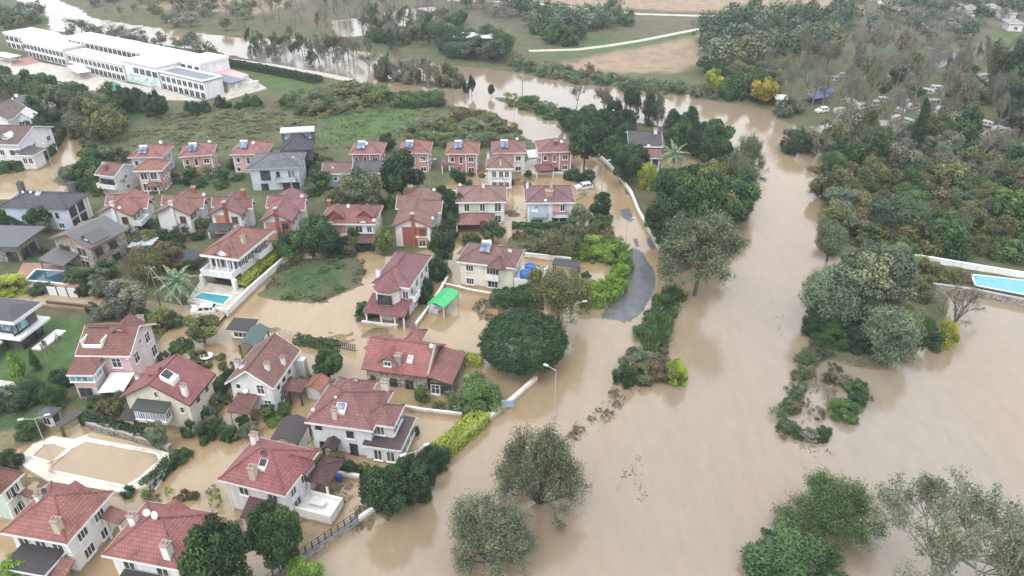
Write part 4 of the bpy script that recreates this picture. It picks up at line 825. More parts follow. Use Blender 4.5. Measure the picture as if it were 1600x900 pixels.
h = House('house', 'white house with pale green front panel, red hipped roof and red porch gable below', (712,316),(792,315), 8.5, 5.3, phrase='the house with the pale green panel')
h.block(rise=1.9, rc=(0.255,0.095,0.088), wc=(0.68,0.68,0.66)); h.panel('S', 0.22, 0.62, 2.9, 5.0, (0.50,0.62,0.45)); h.wins('S', (0.18, 0.52), (3.0,), 1.0, 1.6); h.win('S', 0.86, 2.9, 1.3, 1.9, '2', gc=(1.4,1.4,1.4)); h.win('S', 0.86, 0.3, 1.2, 1.6)
h.porch((-h.w*0.5, h.w*0.26, -h.d/2-4.6, -h.d/2+0.5), 2.3, 1.4, 'hip', rc=(0.235,0.07,0.065), key='p'); h.dish(752,300, (0.25,0.1,0.1)); h.dish(719,290)
m = MB(); m.box(-h.w*0.03, h.w*0.1, -h.d/2-5.4, -h.d/2-4.7, -1, 3.4); h.part(m, 'brick_chimney', 'plaster', (0.17,0.045,0.045)); h.chim(755,292, 1.0, 0.6)

h = House('double_house', 'twin house with pale blue half and pink half standing in flood water', (821,317),(899,316), 9.0, 5.4, phrase='the blue and pink twin house')
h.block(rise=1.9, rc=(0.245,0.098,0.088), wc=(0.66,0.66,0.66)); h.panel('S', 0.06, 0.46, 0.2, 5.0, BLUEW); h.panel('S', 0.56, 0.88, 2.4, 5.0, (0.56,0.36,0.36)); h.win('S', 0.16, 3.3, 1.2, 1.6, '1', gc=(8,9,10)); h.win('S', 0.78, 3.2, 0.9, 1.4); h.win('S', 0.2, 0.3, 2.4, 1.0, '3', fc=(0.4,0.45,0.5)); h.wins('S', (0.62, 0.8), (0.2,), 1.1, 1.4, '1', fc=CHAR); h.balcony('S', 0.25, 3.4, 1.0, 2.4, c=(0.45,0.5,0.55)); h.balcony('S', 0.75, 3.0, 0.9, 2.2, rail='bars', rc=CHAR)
h.pilasters(WHITE, ts=(0, 0.5, 1)); h.chim(858,303, 0.7, 1.5, (0.45,0.3,0.28)); h.chim(824,294, 1.5, 0.5); h.chim(861,292, 1.3, 0.6, (0.5,0.4,0.35)); h.dish(855,330, sc=0.8)

# ---- back row of red and pink houses
def backrow(label, P1, P2, wc, phrase, d=8.0, rc=None, extra=None, wall_windows='S'):
    h = House('back_row_house', label, P1, P2, d, 5.6, group='back row of houses along the meadow', phrase=phrase)
    h.block(rise=1.9, rc=rc or (0.29,0.085,0.080), wc=tuple(0.80*v+0.11 for v in wc), fascia=(0.62,0.5,0.48)); h.win('S', 0.45, 2.9, 0.7, 1.7, '1'); h.win('S', 0.8, 3.3, 1.2, 1.2, '2'); h.win('S', 0.8, 0.7, 1.3, 1.1, '2'); h.win('S', 0.12, 1.0, 0.8, 1.0, '1'); h.win('S', 0.15, 3.3, 0.8, 1.2, '1')
    h.wins('E' if P1[0] < 800 else 'W', (0.3, 0.7), (0.9, 3.3), 1.0, 1.2); h.pilasters(WHITE, ts=(0, 0.62, 1) if extra else (0, 1), faces='S', w=0.25); return h
h = backrow('red-roofed white house half hidden behind the pink-trimmed house in the back row', (199,246),(253,245), (0.62,0.62,0.66), 'the white back-row house'); h.solar(224,238); h.dish(252,226, sc=1.2)
h = House('back_row_house', 'white house with pink pilasters and orange-red roof facing the row of gabled houses', (207,267),(252,266), (277,251), 5.6, group='back row of houses along the meadow', phrase='the house with pink pilasters')
h.block(rise=1.6, rc=(0.33,0.080,0.062), wc=(0.66,0.62,0.63)); h.wins('S', (0.27, 0.68), (0.5, 3.2), 1.4, 1.7, '2', fc=WHITE); h.pilasters((0.52,0.22,0.24), ts=(0, 0.47, 1), w=0.4); h.pilasters((0.52,0.22,0.24), ts=(0.33, 0.66), faces='E', w=0.4); h.wins('E', (0.18, 0.5, 0.84), (0.6, 3.2), 0.9, 1.5); h.porch((-h.w*0.1, h.w*0.36, -h.d/2-1.6, -h.d/2+0.5), 2.3, 0.7, 'hip', rc=(0.26,0.07,0.06), key='p')
h = House('gabled_house', 'white house with brown roof, dark upper window band and white gable end', (147,272),(178,276),(197,256), 5.4, phrase='the white house with the dark window band')
h.block(rise=1.7, roof='gable', axis='x', rc=(0.20,0.07,0.062), wc=(0.68,0.68,0.68)); h.win('S', 0.5, 3.1, 3.6, 1.1, '4', fc=CHAR); h.balcony('S', 0.5, 5, 1.0, 2.4); h.dish(163,260, sc=1.2); h.chim(166,265, 1.3, 0.8, (0.25,0.09,0.08)); h.wins('E', (0.5,), (1.0, 3.4), 0.8, 1.0)
h = backrow('salmon pink house with red hipped roof beside the small green garden', (279,245),(333,241), (0.52,0.22,0.20), 'the salmon pink house'); h.solar(302,234); h.dish(329,222, sc=1.2)
h = backrow('red-roofed house peeping out behind the grey-blue villa', (358,241),(417,240), (0.55,0.35,0.33), 'the house behind the grey-blue villa'); h.solar(381,230); h.dish(397,227, sc=1.2)
h = backrow('dark red house with white trim left of the big round pine tree', (545,240),(597,240), (0.30,0.062,0.070), 'the dark red house', extra=1); h.solar(565,231); h.dish(573,228, sc=1.2)
h = backrow('red-roofed house mostly hidden behind the big round pine tree', (622,239),(672,239), (0.45,0.20,0.20), 'the house behind the round pine'); h.solar(640,230); h.dish(655,228, (0.2,0.06,0.06))
h = backrow('rose red house with white windows right of the big round pine tree', (696,240),(748,240), (0.40,0.125,0.135), 'the rose red house', extra=1); h.solar(716,230)
h.porch((-h.w/2-1.2, -h.w*0.36, -h.d/2-0.5, -h.d*0.1), 3.0, 0.5, 'shed', rc=(0.26,0.08,0.07), key='p')
h = backrow('cream house with red hipped roof behind the small white house', (769,239),(823,238), (0.66,0.62,0.56), 'the cream back-row house'); h.solar(788,229); h.dish(808,220)
h = backrow('rose red house with red porch at the flooded road, last of the back row', (842,238),(897,236), (0.38,0.085,0.085), 'the red house at the road bend', extra=1); h.dish(877,225, sc=1.2); h.chim(868,225, 0.8, 0.8, (0.2,0.05,0.05)); h.chim(880,216, 1.4, 0.6)
h.porch((-h.w*0.62, -h.w*0.1, -h.d/2-3.0, -h.d/2+0.4), 2.0, 1.0, 'hip', rc=(0.22,0.05,0.055), key='p'); h.porch((-h.w*0.75, -h.w*0.44, -h.d*0.1, h.d*0.5), 3.2, 0.2, 'shed', rc=(0.66,0.68,0.70), rm='paint', key='q')
h = House('house', 'small white house with brown hipped roof in front of the cream back-row house', (759,263),(803,263), 8.0, 5.6, phrase='the small white house')
h.block(rise=1.8, rc=(0.225,0.088,0.078), wc=(0.72,0.72,0.72)); h.wins('S', (0.25, 0.55, 0.8), (0.5, 3.2), 0.9, 1.5); h.balcony('S', 0.42, 2.6, 0.9, 2.5, rail='bars', rc=(0.3,0.3,0.3)); h.chim(763,248, 1.4, 0.5); h.chim(782,257, 1.0, 0.5, (0.6,0.55,0.5))
h = House('villa', 'grey-blue two-storey villa with slate hipped roof and dark balcony windows', (385,264),(469,261), 10.0, 6.0, phrase='the grey-blue villa')
h.block(rise=1.9, rc=(0.135,0.15,0.175), wc=(0.52,0.56,0.62), fascia=(0.35,0.37,0.4)); h.win('S', 0.3, 3.1, 2.0, 2.0, '2', fc=CHAR); h.win('S', 0.56, 3.8, 0.6, 1.0, '1', fc=CHAR); h.win('S', 0.84, 3.2, 1.6, 1.9, '2', gc=(3,3.3,3.6)); h.balcony('S', 0.72, 4.6, 1.2, 2.8, c=(0.5,0.53,0.58), rail='bars', rc=(0.3,0.32,0.35)); h.wins('S', (0.25, 0.7, 0.9), (0.2,), 1.5, 1.8, '2', fc=CHAR); h.wins('E', (0.3, 0.7), (0.6, 3.3), 1.1, 1.4)
h = House('modern_house', 'dark slate house with glazed white-framed roof dormers at the meadow edge', (438,236),(489,233), 9.0, 5.6, phrase='the dark slate house')
h.block(rise=2.6, rc=(0.055,0.062,0.085), wc=(0.10,0.105,0.12), fascia=(0.06,0.06,0.07)); h.auto('S', fc=CHAR)
m = MB(); x0, x1, y0, y1 = h.b['main']['e']; m.box(x0, x1, y1-2.4, y1, 5.7, 8.2); o = h.part(m, 'upper_floor', 'paint', (0.09,0.10,0.12)); m = MB(); m.slab([[(x0-0.3,y1-3.2,8.25),(x1+0.3,y1-3.2,8.25),(x1+0.3,y1+0.3,8.5),(x0-0.3,y1+0.3,8.5)]], 0.2); h.part(m, 'upper_roof', 'paint', (0.45,0.47,0.5), parent=o)
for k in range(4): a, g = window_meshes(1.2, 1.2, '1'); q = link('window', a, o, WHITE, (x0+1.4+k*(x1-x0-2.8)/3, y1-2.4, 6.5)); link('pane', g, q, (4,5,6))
h.dish(470,210, sc=1.2)
h = House('house', 'low house with reddish roof and pale blue wall behind grey willows', (501,271),(548,271), 7.0, 4.0, phrase='the low pale blue house')
h.block(rise=1.4, roof='gable', axis='x', rc=(0.23,0.10,0.09), wc=(0.55,0.64,0.70)); h.wins('S', (0.2, 0.45, 0.78), (2.0,), 0.7, 0.9, '1'); h.chim(520,262, 0.6, 0.5)
h = House('house', 'low house with dark grey shingle roof beside the low pale blue house', (551,271),(597,270), 7.5, 3.6, phrase='the low dark-roofed house')
h.block(rise=1.6, roof='gable', axis='x', rc=(0.095,0.095,0.10), wc=(0.4,0.38,0.36)); h.auto('S', zs=(1.2,))

# ---- villa among the trees east of the flooded road
h = House('villa', 'white villa with dark grey roof and red lower roof among the dark trees', (982,228),(1036,229), 10.0, 6.2, phrase='the white villa among dark trees')
h.block(rise=2.2, roof='gable', axis='x', rc=(0.085,0.075,0.085), wc=(0.74,0.74,0.74), fascia=(0.78,0.78,0.78)); h.wins('S', (0.2, 0.8), (3.4,), 1.2, 1.4); h.wins('W', (0.5,), (3.4,), 1.2, 1.4)
h.block((-h.w*0.18, h.w*0.46, -h.d/2-3.6, -h.d/2+1.2), 4.6, 1.3, 'shed', 'x', rc=(0.27,0.085,0.075), wc=(0.74,0.74,0.74), key='low'); h.wins('S', (0.3, 0.75), (2.2,), 1.1, 1.7, '2', key='low', fc=CHAR); h.dish(1013,232, key='low', sc=1.2); h.chim(1024,208, 1.0, 0.8); h.chim(1030,206, 1.0, 1.2)

# ---- white houses at the far left
h = House('villa', 'white villa with brown roof and white dormer inside the curved hedge', (-40,224),(28,226),(38,196), 6.6, phrase='the white villa inside the curved hedge')
h.block(rise=2.4, roof='gable', axis='x', rc=(0.17,0.08,0.07), wc=(0.76,0.76,0.78)); h.auto('S'); h.auto('E'); h.dormer(9,217, 2.0, 2.0, 0.5, rc=WHITE); h.block((h.w/2-1.2, h.w/2+3.5, -h.d*0.55, -h.d*0.2), 4.2, 0.8, 'shed', rc=(0.13,0.11,0.12), key='s', wc=(0.7,0.7,0.74)); h.wins('S', (0.35, 0.75), (1.8,), 1.0, 1.4, key='s')
h = House('house', 'white gabled house behind the white villa inside the curved hedge', (20,186),(50,184),(54,176), 6.0, phrase='the white gabled house at the far left')
h.block(rise=1.8, roof='gable', axis='y', rc=(0.5,0.5,0.5), wc=(0.76,0.76,0.78), rm='paint'); h.wins('S', (0.3, 0.7), (0.8, 3.6), 1.3, 1.4)
h = House('house', 'white house with steep pale roof at the left edge below the school lawn', (-45,186),(12,188),(18,170), 6.6, phrase='the white house at the left edge')
h.block(rise=3.0, roof='gable', axis='y', rc=(0.17,0.09,0.085), wc=(0.74,0.74,0.77)); h.wins('S', (0.5, 0.8), (0.8, 3.8), 1.3, 1.4)
h = House('house', 'low dark-roofed house with white ridge things behind the far left white houses', (12,164),(46,162), 8.0, 4.5, phrase='the dark-roofed house at the far left')
h.root['label'] = 'low house with dark purple-grey roof behind the white houses at the far left'
h.block(rise=1.5, rc=(0.09,0.08,0.10), wc=(0.5,0.48,0.47), rm='paint'); h.auto('S', zs=(1.0,)); h.dish(27,154, sc=1.5); h.dish(18,158, sc=1.2)
# ------------------------------------------------------------------ plants
def quads_mesh(name, V, m, var):
    n = len(V); me = bpy.data.meshes.new(name); me.vertices.add(n*4); me.vertices.foreach_set('co', V.reshape(-1).astype(np.float32))
    me.loops.add(n*4); me.loops.foreach_set('vertex_index', np.arange(n*4, dtype=np.int32))
    me.polygons.add(n); me.polygons.foreach_set('loop_start', np.arange(0, n*4, 4, dtype=np.int32)); me.polygons.foreach_set('loop_total', np.full(n, 4, np.int32))
    a = me.attributes.new('v', 'FLOAT', 'POINT'); a.data.foreach_set('value', np.repeat(var, 4).astype(np.float32))
    me.materials.append(m); me.update(); return me
def leafquads(pts, nrm, size, asp, rng, jit=0.7):
    n = len(pts); d = nrm + rng.normal(0, jit, (n, 3)); d /= np.linalg.norm(d, axis=1)[:, None] + 1e-9
    t = np.cross(d, rng.normal(0, 1, (n, 3))); t /= np.linalg.norm(t, axis=1)[:, None] + 1e-9; b = np.cross(d, t)
    L = (size * rng.uniform(0.6, 1.3, n))[:, None]; W = L * asp
    return np.stack([pts - t*L, pts - b*W, pts + t*L, pts + b*W], 1)
def sph(n, rng):
    v = rng.normal(0, 1, (n, 3)); return v / np.linalg.norm(v, axis=1)[:, None]
def crown_lobes(n, nl, cz, sz, lr, leaf, rng, zmin=0.02, asp=0.6, fill=0.62, up=0.25, shape=None):
    c = sph(nl, rng) * (rng.uniform(0.35, 1, nl) ** 0.5)[:, None] * fill
    c[:, 2] += up * 0.2
    if shape is not None: c = shape(c)
    rad = rng.uniform(lr[0], lr[1], nl)
    k = rng.choice(nl, n, p=rad**2/np.sum(rad**2)); d = sph(n, rng)
    p = c[k] + d * (rad[k] * (rng.uniform(0.5, 1.1, n) ** 0.7 + (rng.random(n) < 0.10) * rng.uniform(0, 0.45, n)))[:, None]
    P3 = np.stack([p[:,0]*0.5, p[:,1]*0.5, cz + p[:,2]*sz], 1)
    var = np.clip(0.5 + (rng.random(nl)[k]-0.5)*0.75 + rng.normal(0, 0.16, n), 0, 1)
    ok = P3[:,2] > zmin; P3, d, var = P3[ok], d[ok], var[ok]
    return leafquads(P3, d + np.array((0,0,0.35)), leaf, asp, rng), var
def branches(rng, depth=5, trunk=0.28, spread=0.62, up=0.12, ratio=0.74, r0=0.022, kids=3, wid=0.36):
    segs = []; tips = []
    def rec(p, d, L, r, k):
        q = p + d * L; segs.append((p, q, r, r*0.68))
        if k >= depth - 2: tips.append((p, q))
        if k == depth: return
        for _ in range(kids if k else kids + 2):
            e = d + rng.normal(0, spread, 3); e[2] += up; e /= np.linalg.norm(e) + 1e-9
            rec(q, e, L*ratio*rng.uniform(0.75, 1.15), r*0.6, k + 1)
    rec(np.zeros(3), np.array((0.03, 0.02, 1.0)), trunk, r0, 0)
    tp = np.array([t[1] for t in tips]).mean(0); sh = lambda p: p - np.array((tp[0], tp[1], 0))*(p[2]/tp[2])      # crown centred over its foot
    segs = [(sh(a), sh(b), r, q) for a, b, r, q in segs]; tips = [(sh(a), sh(b)) for a, b in tips]
    al = np.array([s[1] for s in segs]); mx = np.percentile(np.abs(al[:, :2]), 97); hz_ = al[:,2].max()
    f = np.array((wid/mx, wid/mx, 1/hz_))
    return [(a*f, b*f, r, s) for a, b, r, s in segs], [(a*f, b*f) for a, b in tips]
def stems(rng, ns=22, depth=3, spread=0.40, kids=3, wid=0.47, tilt=(0.12, 1.25)):
    segs = []; tips = []
    def rec(p, d, L, r, k):
        q = p + d * L; segs.append((p, q, r, r*0.7))
        if k >= 1: tips.append((p, q))
        if k == depth: return
        for _ in range(kids):
            e = d + rng.normal(0, spread, 3); e[2] += 0.10; e /= np.linalg.norm(e) + 1e-9
            rec(q, e, L*0.72*rng.uniform(0.7, 1.15), r*0.6, k + 1)
    for i in range(ns):
        az = 6.283*i/ns + rng.normal(0, 0.3); t = rng.uniform(*tilt); rec(np.array((0, 0, -0.02)), np.array((math.sin(t)*math.cos(az), math.sin(t)*math.sin(az), math.cos(t))), 0.3, 0.012, 0)
    al = np.array([s_[1] for s_ in segs]); mx = np.percentile(np.hypot(al[:,0], al[:,1]), 93); hz_ = np.percentile(al[:,2], 98); f = np.array((wid/mx, wid/mx, 1/hz_))
    return [(a*f, b*f, r, q) for a, b, r, q in segs], [(a*f, b*f) for a, b in tips]
def tube_mesh(name, segs, m, n=4):
    V = []; F = []
    for a, b, r, s in segs:
        d = b - a; L = np.linalg.norm(d)
        if L < 1e-6: continue
        d = d / L; t = np.array((1., 0, 0)) if abs(d[0]) < 0.8 else np.array((0, 1., 0)); e = np.cross(d, t); e /= np.linalg.norm(e); g = np.cross(d, e); o = len(V)
        for c, rr in ((a, r), (b, s)):
            for i in range(n): an = 2*math.pi*i/n; V.append(c + (e*math.cos(an) + g*math.sin(an))*rr)
        for i in range(n): F.append((o+i, o+(i+1) % n, o+n+(i+1) % n, o+n+i))
    me = bpy.data.meshes.new(name); me.from_pydata([tuple(v) for v in V], [], F); me.materials.append(m); return me
def tip_leaves(tips, n, leaf, asp, rng, scat=0.03):
    k = rng.integers(0, len(tips), n); A = np.array([t[0] for t in tips])[k]; B = np.array([t[1] for t in tips])[k]
    p = A + (B-A)*rng.uniform(0.1, 1.15, n)[:, None] + rng.normal(0, scat, (n, 3)); p[:,2] = np.maximum(p[:,2], 0.02)
    var = np.clip(0.5 + (rng.random(len(tips))[k]-0.5)*0.7 + rng.normal(0, 0.16, n), 0, 1)
    return leafquads(p, np.tile((0,0,0.6), (n, 1)), leaf, asp, rng), var

PROTO = {}
def proto():
    g = np.random.default_rng(5)
    def simple_trunk(h=0.45, r=0.028): return tube_mesh('trunk', [(np.array((0,0,-0.02)), np.array((0.01,0,h*0.5)), r*1.2, r*0.9), (np.array((0.01,0,h*0.5)), np.array((0.0,0.02,h)), r*0.9, r*0.5)] + [(np.array((0.0,0.01,h*0.7)), np.array((math.cos(a)*0.2, math.sin(a)*0.2, h*1.35)), r*0.5, r*0.2) for a in (0.3, 2.2, 4.4)], M['bark'], 6)
    def add(kind, crown, trunk): PROTO.setdefault(kind, []).append((trunk, crown))
    for i in range(4): add('dense', quads_mesh('crown', *sw(crown_lobes(6000, 30, 0.58, 0.44, (0.15, 0.36), 0.034, g, 0.14, fill=0.74))), simple_trunk())
    for i in range(3): add('dense_hi', quads_mesh('crown', *sw(crown_lobes(17000, 60, 0.58, 0.44, (0.11, 0.28), 0.021, g, 0.14, fill=0.78))), simple_trunk())
    for i in range(4): add('bush', quads_mesh('bush', *sw(crown_lobes(4200, 34, 0.34, 0.62, (0.10, 0.36), 0.038, g, 0.0, fill=0.88))), None)
    for i in range(4): add('bush_hi', quads_mesh('bush', *sw(crown_lobes(14000, 70, 0.34, 0.62, (0.07, 0.30), 0.021, g, 0.0, fill=0.92))), None)
    for i in range(3): add('scrub', quads_mesh('shrub', *sw(crown_lobes(1700, 22, 0.25, 0.70, (0.08, 0.34), 0.046, g, 0.0, fill=0.95, asp=0.3))), None)
    ii = np.arange(1500)+0.5; ph_ = np.arccos(1-1.62*ii/1500); th_ = ii*2.39996; cl = np.stack([np.cos(th_)*np.sin(ph_), np.sin(th_)*np.sin(ph_), np.cos(ph_)], 1) + g.normal(0, 0.02, (1500, 3)); rr = 0.93 + 0.07*np.sin(cl[:,0]*9)*np.sin(cl[:,1]*8+cl[:,2]*5); cen = cl*rr[:, None]*g.choice((1.0, 1.0, 0.97, 0.9), 1500)[:, None]
    k = g.integers(0, len(cen), 60000); dd = sph(60000, g); pt = cen[k] + dd*(g.uniform(0.03, 0.085, 60000))[:, None]
    pt = np.stack([pt[:,0]*0.5, pt[:,1]*0.5, 0.48 + pt[:,2]*np.where(pt[:,2] > 0, 0.52, 0.42)], 1); vr = np.clip(0.5 + (g.random(len(cen))[k]-0.5)*0.7 + dd[:,2]*0.12 + g.normal(0, 0.12, 60000), 0, 1)
    add('dome', quads_mesh('crown', leafquads(pt, dd + cl[k]*0.8, 0.0115, 0.55, g), M['leaf'], vr), simple_trunk(0.5, 0.03))
    for i in range(3):
        s, t = branches(g, 5); add('airy', quads_mesh('crown', *sw(tip_leaves(t, 6500, 0.022, 0.45, g))), tube_mesh('trunk', s, M['bark'], 3))
    for i in range(3):
        s, t = branches(g, 5, spread=0.7); add('airy_hi', quads_mesh('crown', *sw(tip_leaves(t, 19000, 0.0135, 0.45, g, 0.03))), tube_mesh('trunk', s, M['bark'], 4))
    for i in range(3):
        s, t = stems(g); add('stems', quads_mesh('crown', *sw(tip_leaves(t, 26000, 0.0135, 0.42, g, 0.034))), tube_mesh('trunk', s, M['bark'], 3))
    for i in range(2):
        s, t = stems(g, 9, 4, 0.4); add('twiggy', quads_mesh('crown', *sw(tip_leaves(t, 5000, 0.013, 0.4, g, 0.02))), tube_mesh('trunk', s, M['bark'], 3))
    for i in range(2):
        s, t = branches(g, 6, trunk=0.3, spread=0.55, ratio=0.76); add('sparse_hi', quads_mesh('crown', *sw(tip_leaves(t, 24000, 0.0064, 0.5, g, 0.013))), tube_mesh('trunk', s, M['bark'], 3))
    for i in range(3):
        s, t = branches(g, 5, trunk=0.34, spread=0.5, up=0.25, r0=0.03); q, v = tip_leaves(t, 2300, 0.05, 0.034, g, 0.02); add('bare', quads_mesh('crown', q, M['leaf'], v), tube_mesh('trunk', s, M['bark'], 3))
    for i in range(2):
        def cyp(c): 
            c = c.copy(); c[:,2] *= 1.5; f = np.clip(1.1-(c[:,2]+0.9)/2.1, 0.15, 1)[:, None]; c[:, :2] *= f; return c
        add('conifer', quads_mesh('crown', *sw(crown_lobes(5200, 46, 0.50, 0.46, (0.18, 0.30), 0.034, g, 0.03, asp=0.3, fill=0.75, shape=cyp))), simple_trunk(0.4, 0.025))
    for i in range(2):
        def willow(c): return c
        q, v = crown_lobes(9000, 40, 0.52, 0.50, (0.22, 0.36), 0.034, g, 0.02, asp=0.22, fill=0.72); add('willow', quads_mesh('crown', q, M['leaf'], v), simple_trunk(0.5, 0.03))
    # palm
    fr = []; vv = []
    for k in range(26):
        az = k*2.39996; el = 1.25 - 0.075*k; prev = np.array((0, 0, 0.62)); d = np.array((math.cos(az)*math.cos(el), math.sin(az)*math.cos(el), math.sin(el)))
        for j in range(9):
            nx = prev + d*0.068*np.array((1, 1, 0.8)); side = np.array((-math.sin(az), math.cos(az), 0)) * 0.075*(1-abs(j-3.5)/7)
            for sgn in (-1, 1):
                tip = (prev+nx)/2 + sgn*side - np.array((0, 0, 0.02)); fr.append([prev, prev*0.4+nx*0.6, tip + (nx-prev)*0.9, tip]); vv.append(g.random())
            prev = nx; d = d - np.array((0, 0, 0.15)); d /= np.linalg.norm(d)
    add('palm', quads_mesh('crown', np.array(fr), M['leaf'], np.array(vv)), tube_mesh('trunk', [(np.array((0,0,-0.02)), np.array((0,0,0.62)), 0.05, 0.045)], M['bark'], 8))
def sw(t): return t[0], M['leaf'], t[1]
proto()
TINT = {'dark green': (0.034, 0.067, 0.03), 'deep green': (0.05, 0.098, 0.037), 'mid green': (0.081, 0.137, 0.047), 'olive green': (0.127, 0.14, 0.058), 'grey-green': (0.125, 0.155, 0.095), 'silvery green': (0.15, 0.205, 0.13), 'bright green': (0.15, 0.25, 0.045), 'yellow-green': (0.28, 0.34, 0.055), 'yellow': (0.33, 0.3, 0.04), 'brownish': (0.125, 0.108, 0.062), 'grey-brown': (0.185, 0.175, 0.14), 'bluish green': (0.07, 0.112, 0.068)}
KW = {'stems': 'many-stemmed tree', 'twiggy': 'twiggy shrub', 'dense': 'leafy tree', 'dense_hi': 'leafy tree', 'bush': 'bush', 'bush_hi': 'bush', 'scrub': 'low shrub', 'dome': 'umbrella pine', 'airy': 'loose-crowned tree', 'airy_hi': 'loose-crowned tree', 'sparse_hi': 'thin-leaved tree', 'bare': 'bare tree', 'conifer': 'conifer', 'willow': 'willow', 'palm': 'palm tree'}
ONAME = {'stems': 'tree', 'twiggy': 'shrub', 'dense': 'leafy_tree', 'dense_hi': 'leafy_tree', 'bush': 'bush', 'bush_hi': 'bush', 'scrub': 'shrub', 'dome': 'umbrella_pine', 'airy': 'tree', 'airy_hi': 'tree', 'sparse_hi': 'tree', 'bare': 'bare_tree', 'conifer': 'conifer', 'willow': 'willow_tree', 'palm': 'palm_tree'}
PLANTS = []; PR = random.Random(3)
def plant(kind, p, w, h, tint, label=None, group=None, rz=None):
    tm, cm = PR.choice(PROTO[kind]); c = TINT[tint]; k = PR.uniform(0.85, 1.18); c = tuple(v*k*PR.uniform(0.94, 1.06) for v in c)
    rz = PR.uniform(0, 6.28) if rz is None else rz
    if tm is None: o = link(ONAME[kind], cm, None, c, p, rz, (w, w, h))
    else:
        o = empty(ONAME[kind], p, rz); o.scale = (w, w, h)
        link('trunk', tm, o, {'bare': (0.25, 0.235, 0.205), 'sparse_hi': (0.30, 0.29, 0.27)}.get(kind, (0.10, 0.085, 0.07))); link('crown', cm, o, c)
    o['category'] = 'bush' if tm is None else 'tree'
    if group: o['group'] = group
    if label: o['label'] = label
    PLANTS.append((o, kind, tint, h, w, label)); return o
BUSHY = ('stems', 'twiggy', 'bush', 'bush_hi', 'scrub', 'dome', 'willow', 'conifer')
def px_plant(kind, cx, ytop, ybot, wpx, tint, label=None, group=None, z=0.0, sink=0.0):
    by = ybot - (wpx/2*s_ang(ybot) if kind in BUSHY else 0.0)
    s, v = sc_h(by), sc_v(by); w = wpx/s; h = max((by - ytop - wpx/2*0.9)/v + w*0.45, w*0.4)
    if sink: h = h/(1-sink); z = -h*sink; p = P(cx, by, 0); p.z = z; return plant(kind, p, w, h, tint, label, group)
    return plant(kind, P(cx, by, z), w, h, tint, label, group)
def inside(p, poly):
    c = False; n = len(poly)
    for i in range(n):
        a, b = poly[i], poly[(i+1) % n]
        if (a[1] > p[1]) != (b[1] > p[1]) and p[0] < (b[0]-a[0])*(p[1]-a[1])/(b[1]-a[1])+a[0]: c = not c
    return c
STUFF_SEEDS = {95, 96, 76, 79, 80, 82, 83, 87, 88, 94, 65, 74, 67, 42, 64, 44}
def leafmass():
    m, nt, b = mat('far_leaves'); at = N(nt, 'ShaderNodeAttribute'); at.attribute_name = 'tint'
    nt.links.new(at.outputs['Color'], b.inputs['Base Color']); b.inputs['Roughness'].default_value = 0.6; return m
M['leafmass'] = leafmass()
def mass(group, items):
    """a far wood or ground cover that reads as one mass: one mesh"""
    g = np.random.default_rng(len(items)); Vs = []; Cs = []
    for kind, p, w, h, tint in items:
        tm, cm = PR.choice(PROTO[kind]); n = len(cm.vertices)//4; co = np.empty(n*12, np.float32); cm.vertices.foreach_get('co', co); co = co.reshape(n, 4, 3)
        va = np.empty(n*4, np.float32); cm.attributes['v'].data.foreach_get('value', va); va = va[::4]
        k = g.choice(n, min(n, 800), replace=False); q = co[k]; c = q.mean(1, keepdims=True); q = c + (q-c)*(1.42 if kind != 'bare' else 1.6); a = g.uniform(0, 6.28)
        rot = np.array(((math.cos(a), -math.sin(a), 0), (math.sin(a), math.cos(a), 0), (0, 0, 1))); q = (q @ rot.T) * np.array((w, w, h)) + np.array(p)
        Vs.append(q); f = np.interp(va[k], (0, 0.5, 1), (0.65, 1, 1.3))[:, None] * np.array(TINT[tint]) * g.uniform(0.8, 1.2); Cs.append(np.repeat(f, 4, 0))
        if tm is not None:
            t = np.array([v.co for v in tm.vertices]); fs = [pl.vertices[:] for pl in tm.polygons][:60]
            t = (t @ rot.T) * np.array((w, w, h)) + np.array(p); Vs.append(np.array([[t[i] for i in f4] for f4 in fs if len(f4) == 4])); Cs.append(np.tile((0.12, 0.105, 0.09), (len(Vs[-1])*4, 1)))
    V = np.concatenate(Vs); me = quads_mesh(group.replace(' ', '_'), V, M['leafmass'], np.zeros(len(V)))
    a = me.color_attributes.new('tint', 'FLOAT_COLOR', 'POINT'); C = np.concatenate(Cs); a.data.foreach_set('color', np.concatenate([C, np.ones((len(C), 1))], 1).astype(np.float32).ravel())
    o = link('woodland' if len(V) > 6000 else 'undergrowth', me); stuff(o, group, 'vegetation'); return o
def scatter(poly, n, kinds, wr, hr, tints, group, gap=0.6, seed=1, z=0.1):
    rg = random.Random(seed); W = wpoly(poly); xs = [p[0] for p in W]; ys = [p[1] for p in W]; got = []; tries = 0; items = []
    while len(got) < n and tries < n*60:
        tries += 1; p = (rg.uniform(min(xs), max(xs)), rg.uniform(min(ys), max(ys)))
        if not inside(p, W): continue
        w = rg.uniform(*wr)
        if any((p[0]-q[0])**2+(p[1]-q[1])**2 < (gap*(w+q[2])/2)**2 for q in got): continue
        got.append((p[0], p[1], w)); it = (rg.choice(kinds), Vector((p[0], p[1], z)), w, w*rg.uniform(*hr), rg.choice(tints))
        if seed in STUFF_SEEDS: items.append(it)
        else: plant(*it, None, group)
    if items: mass(group, items)

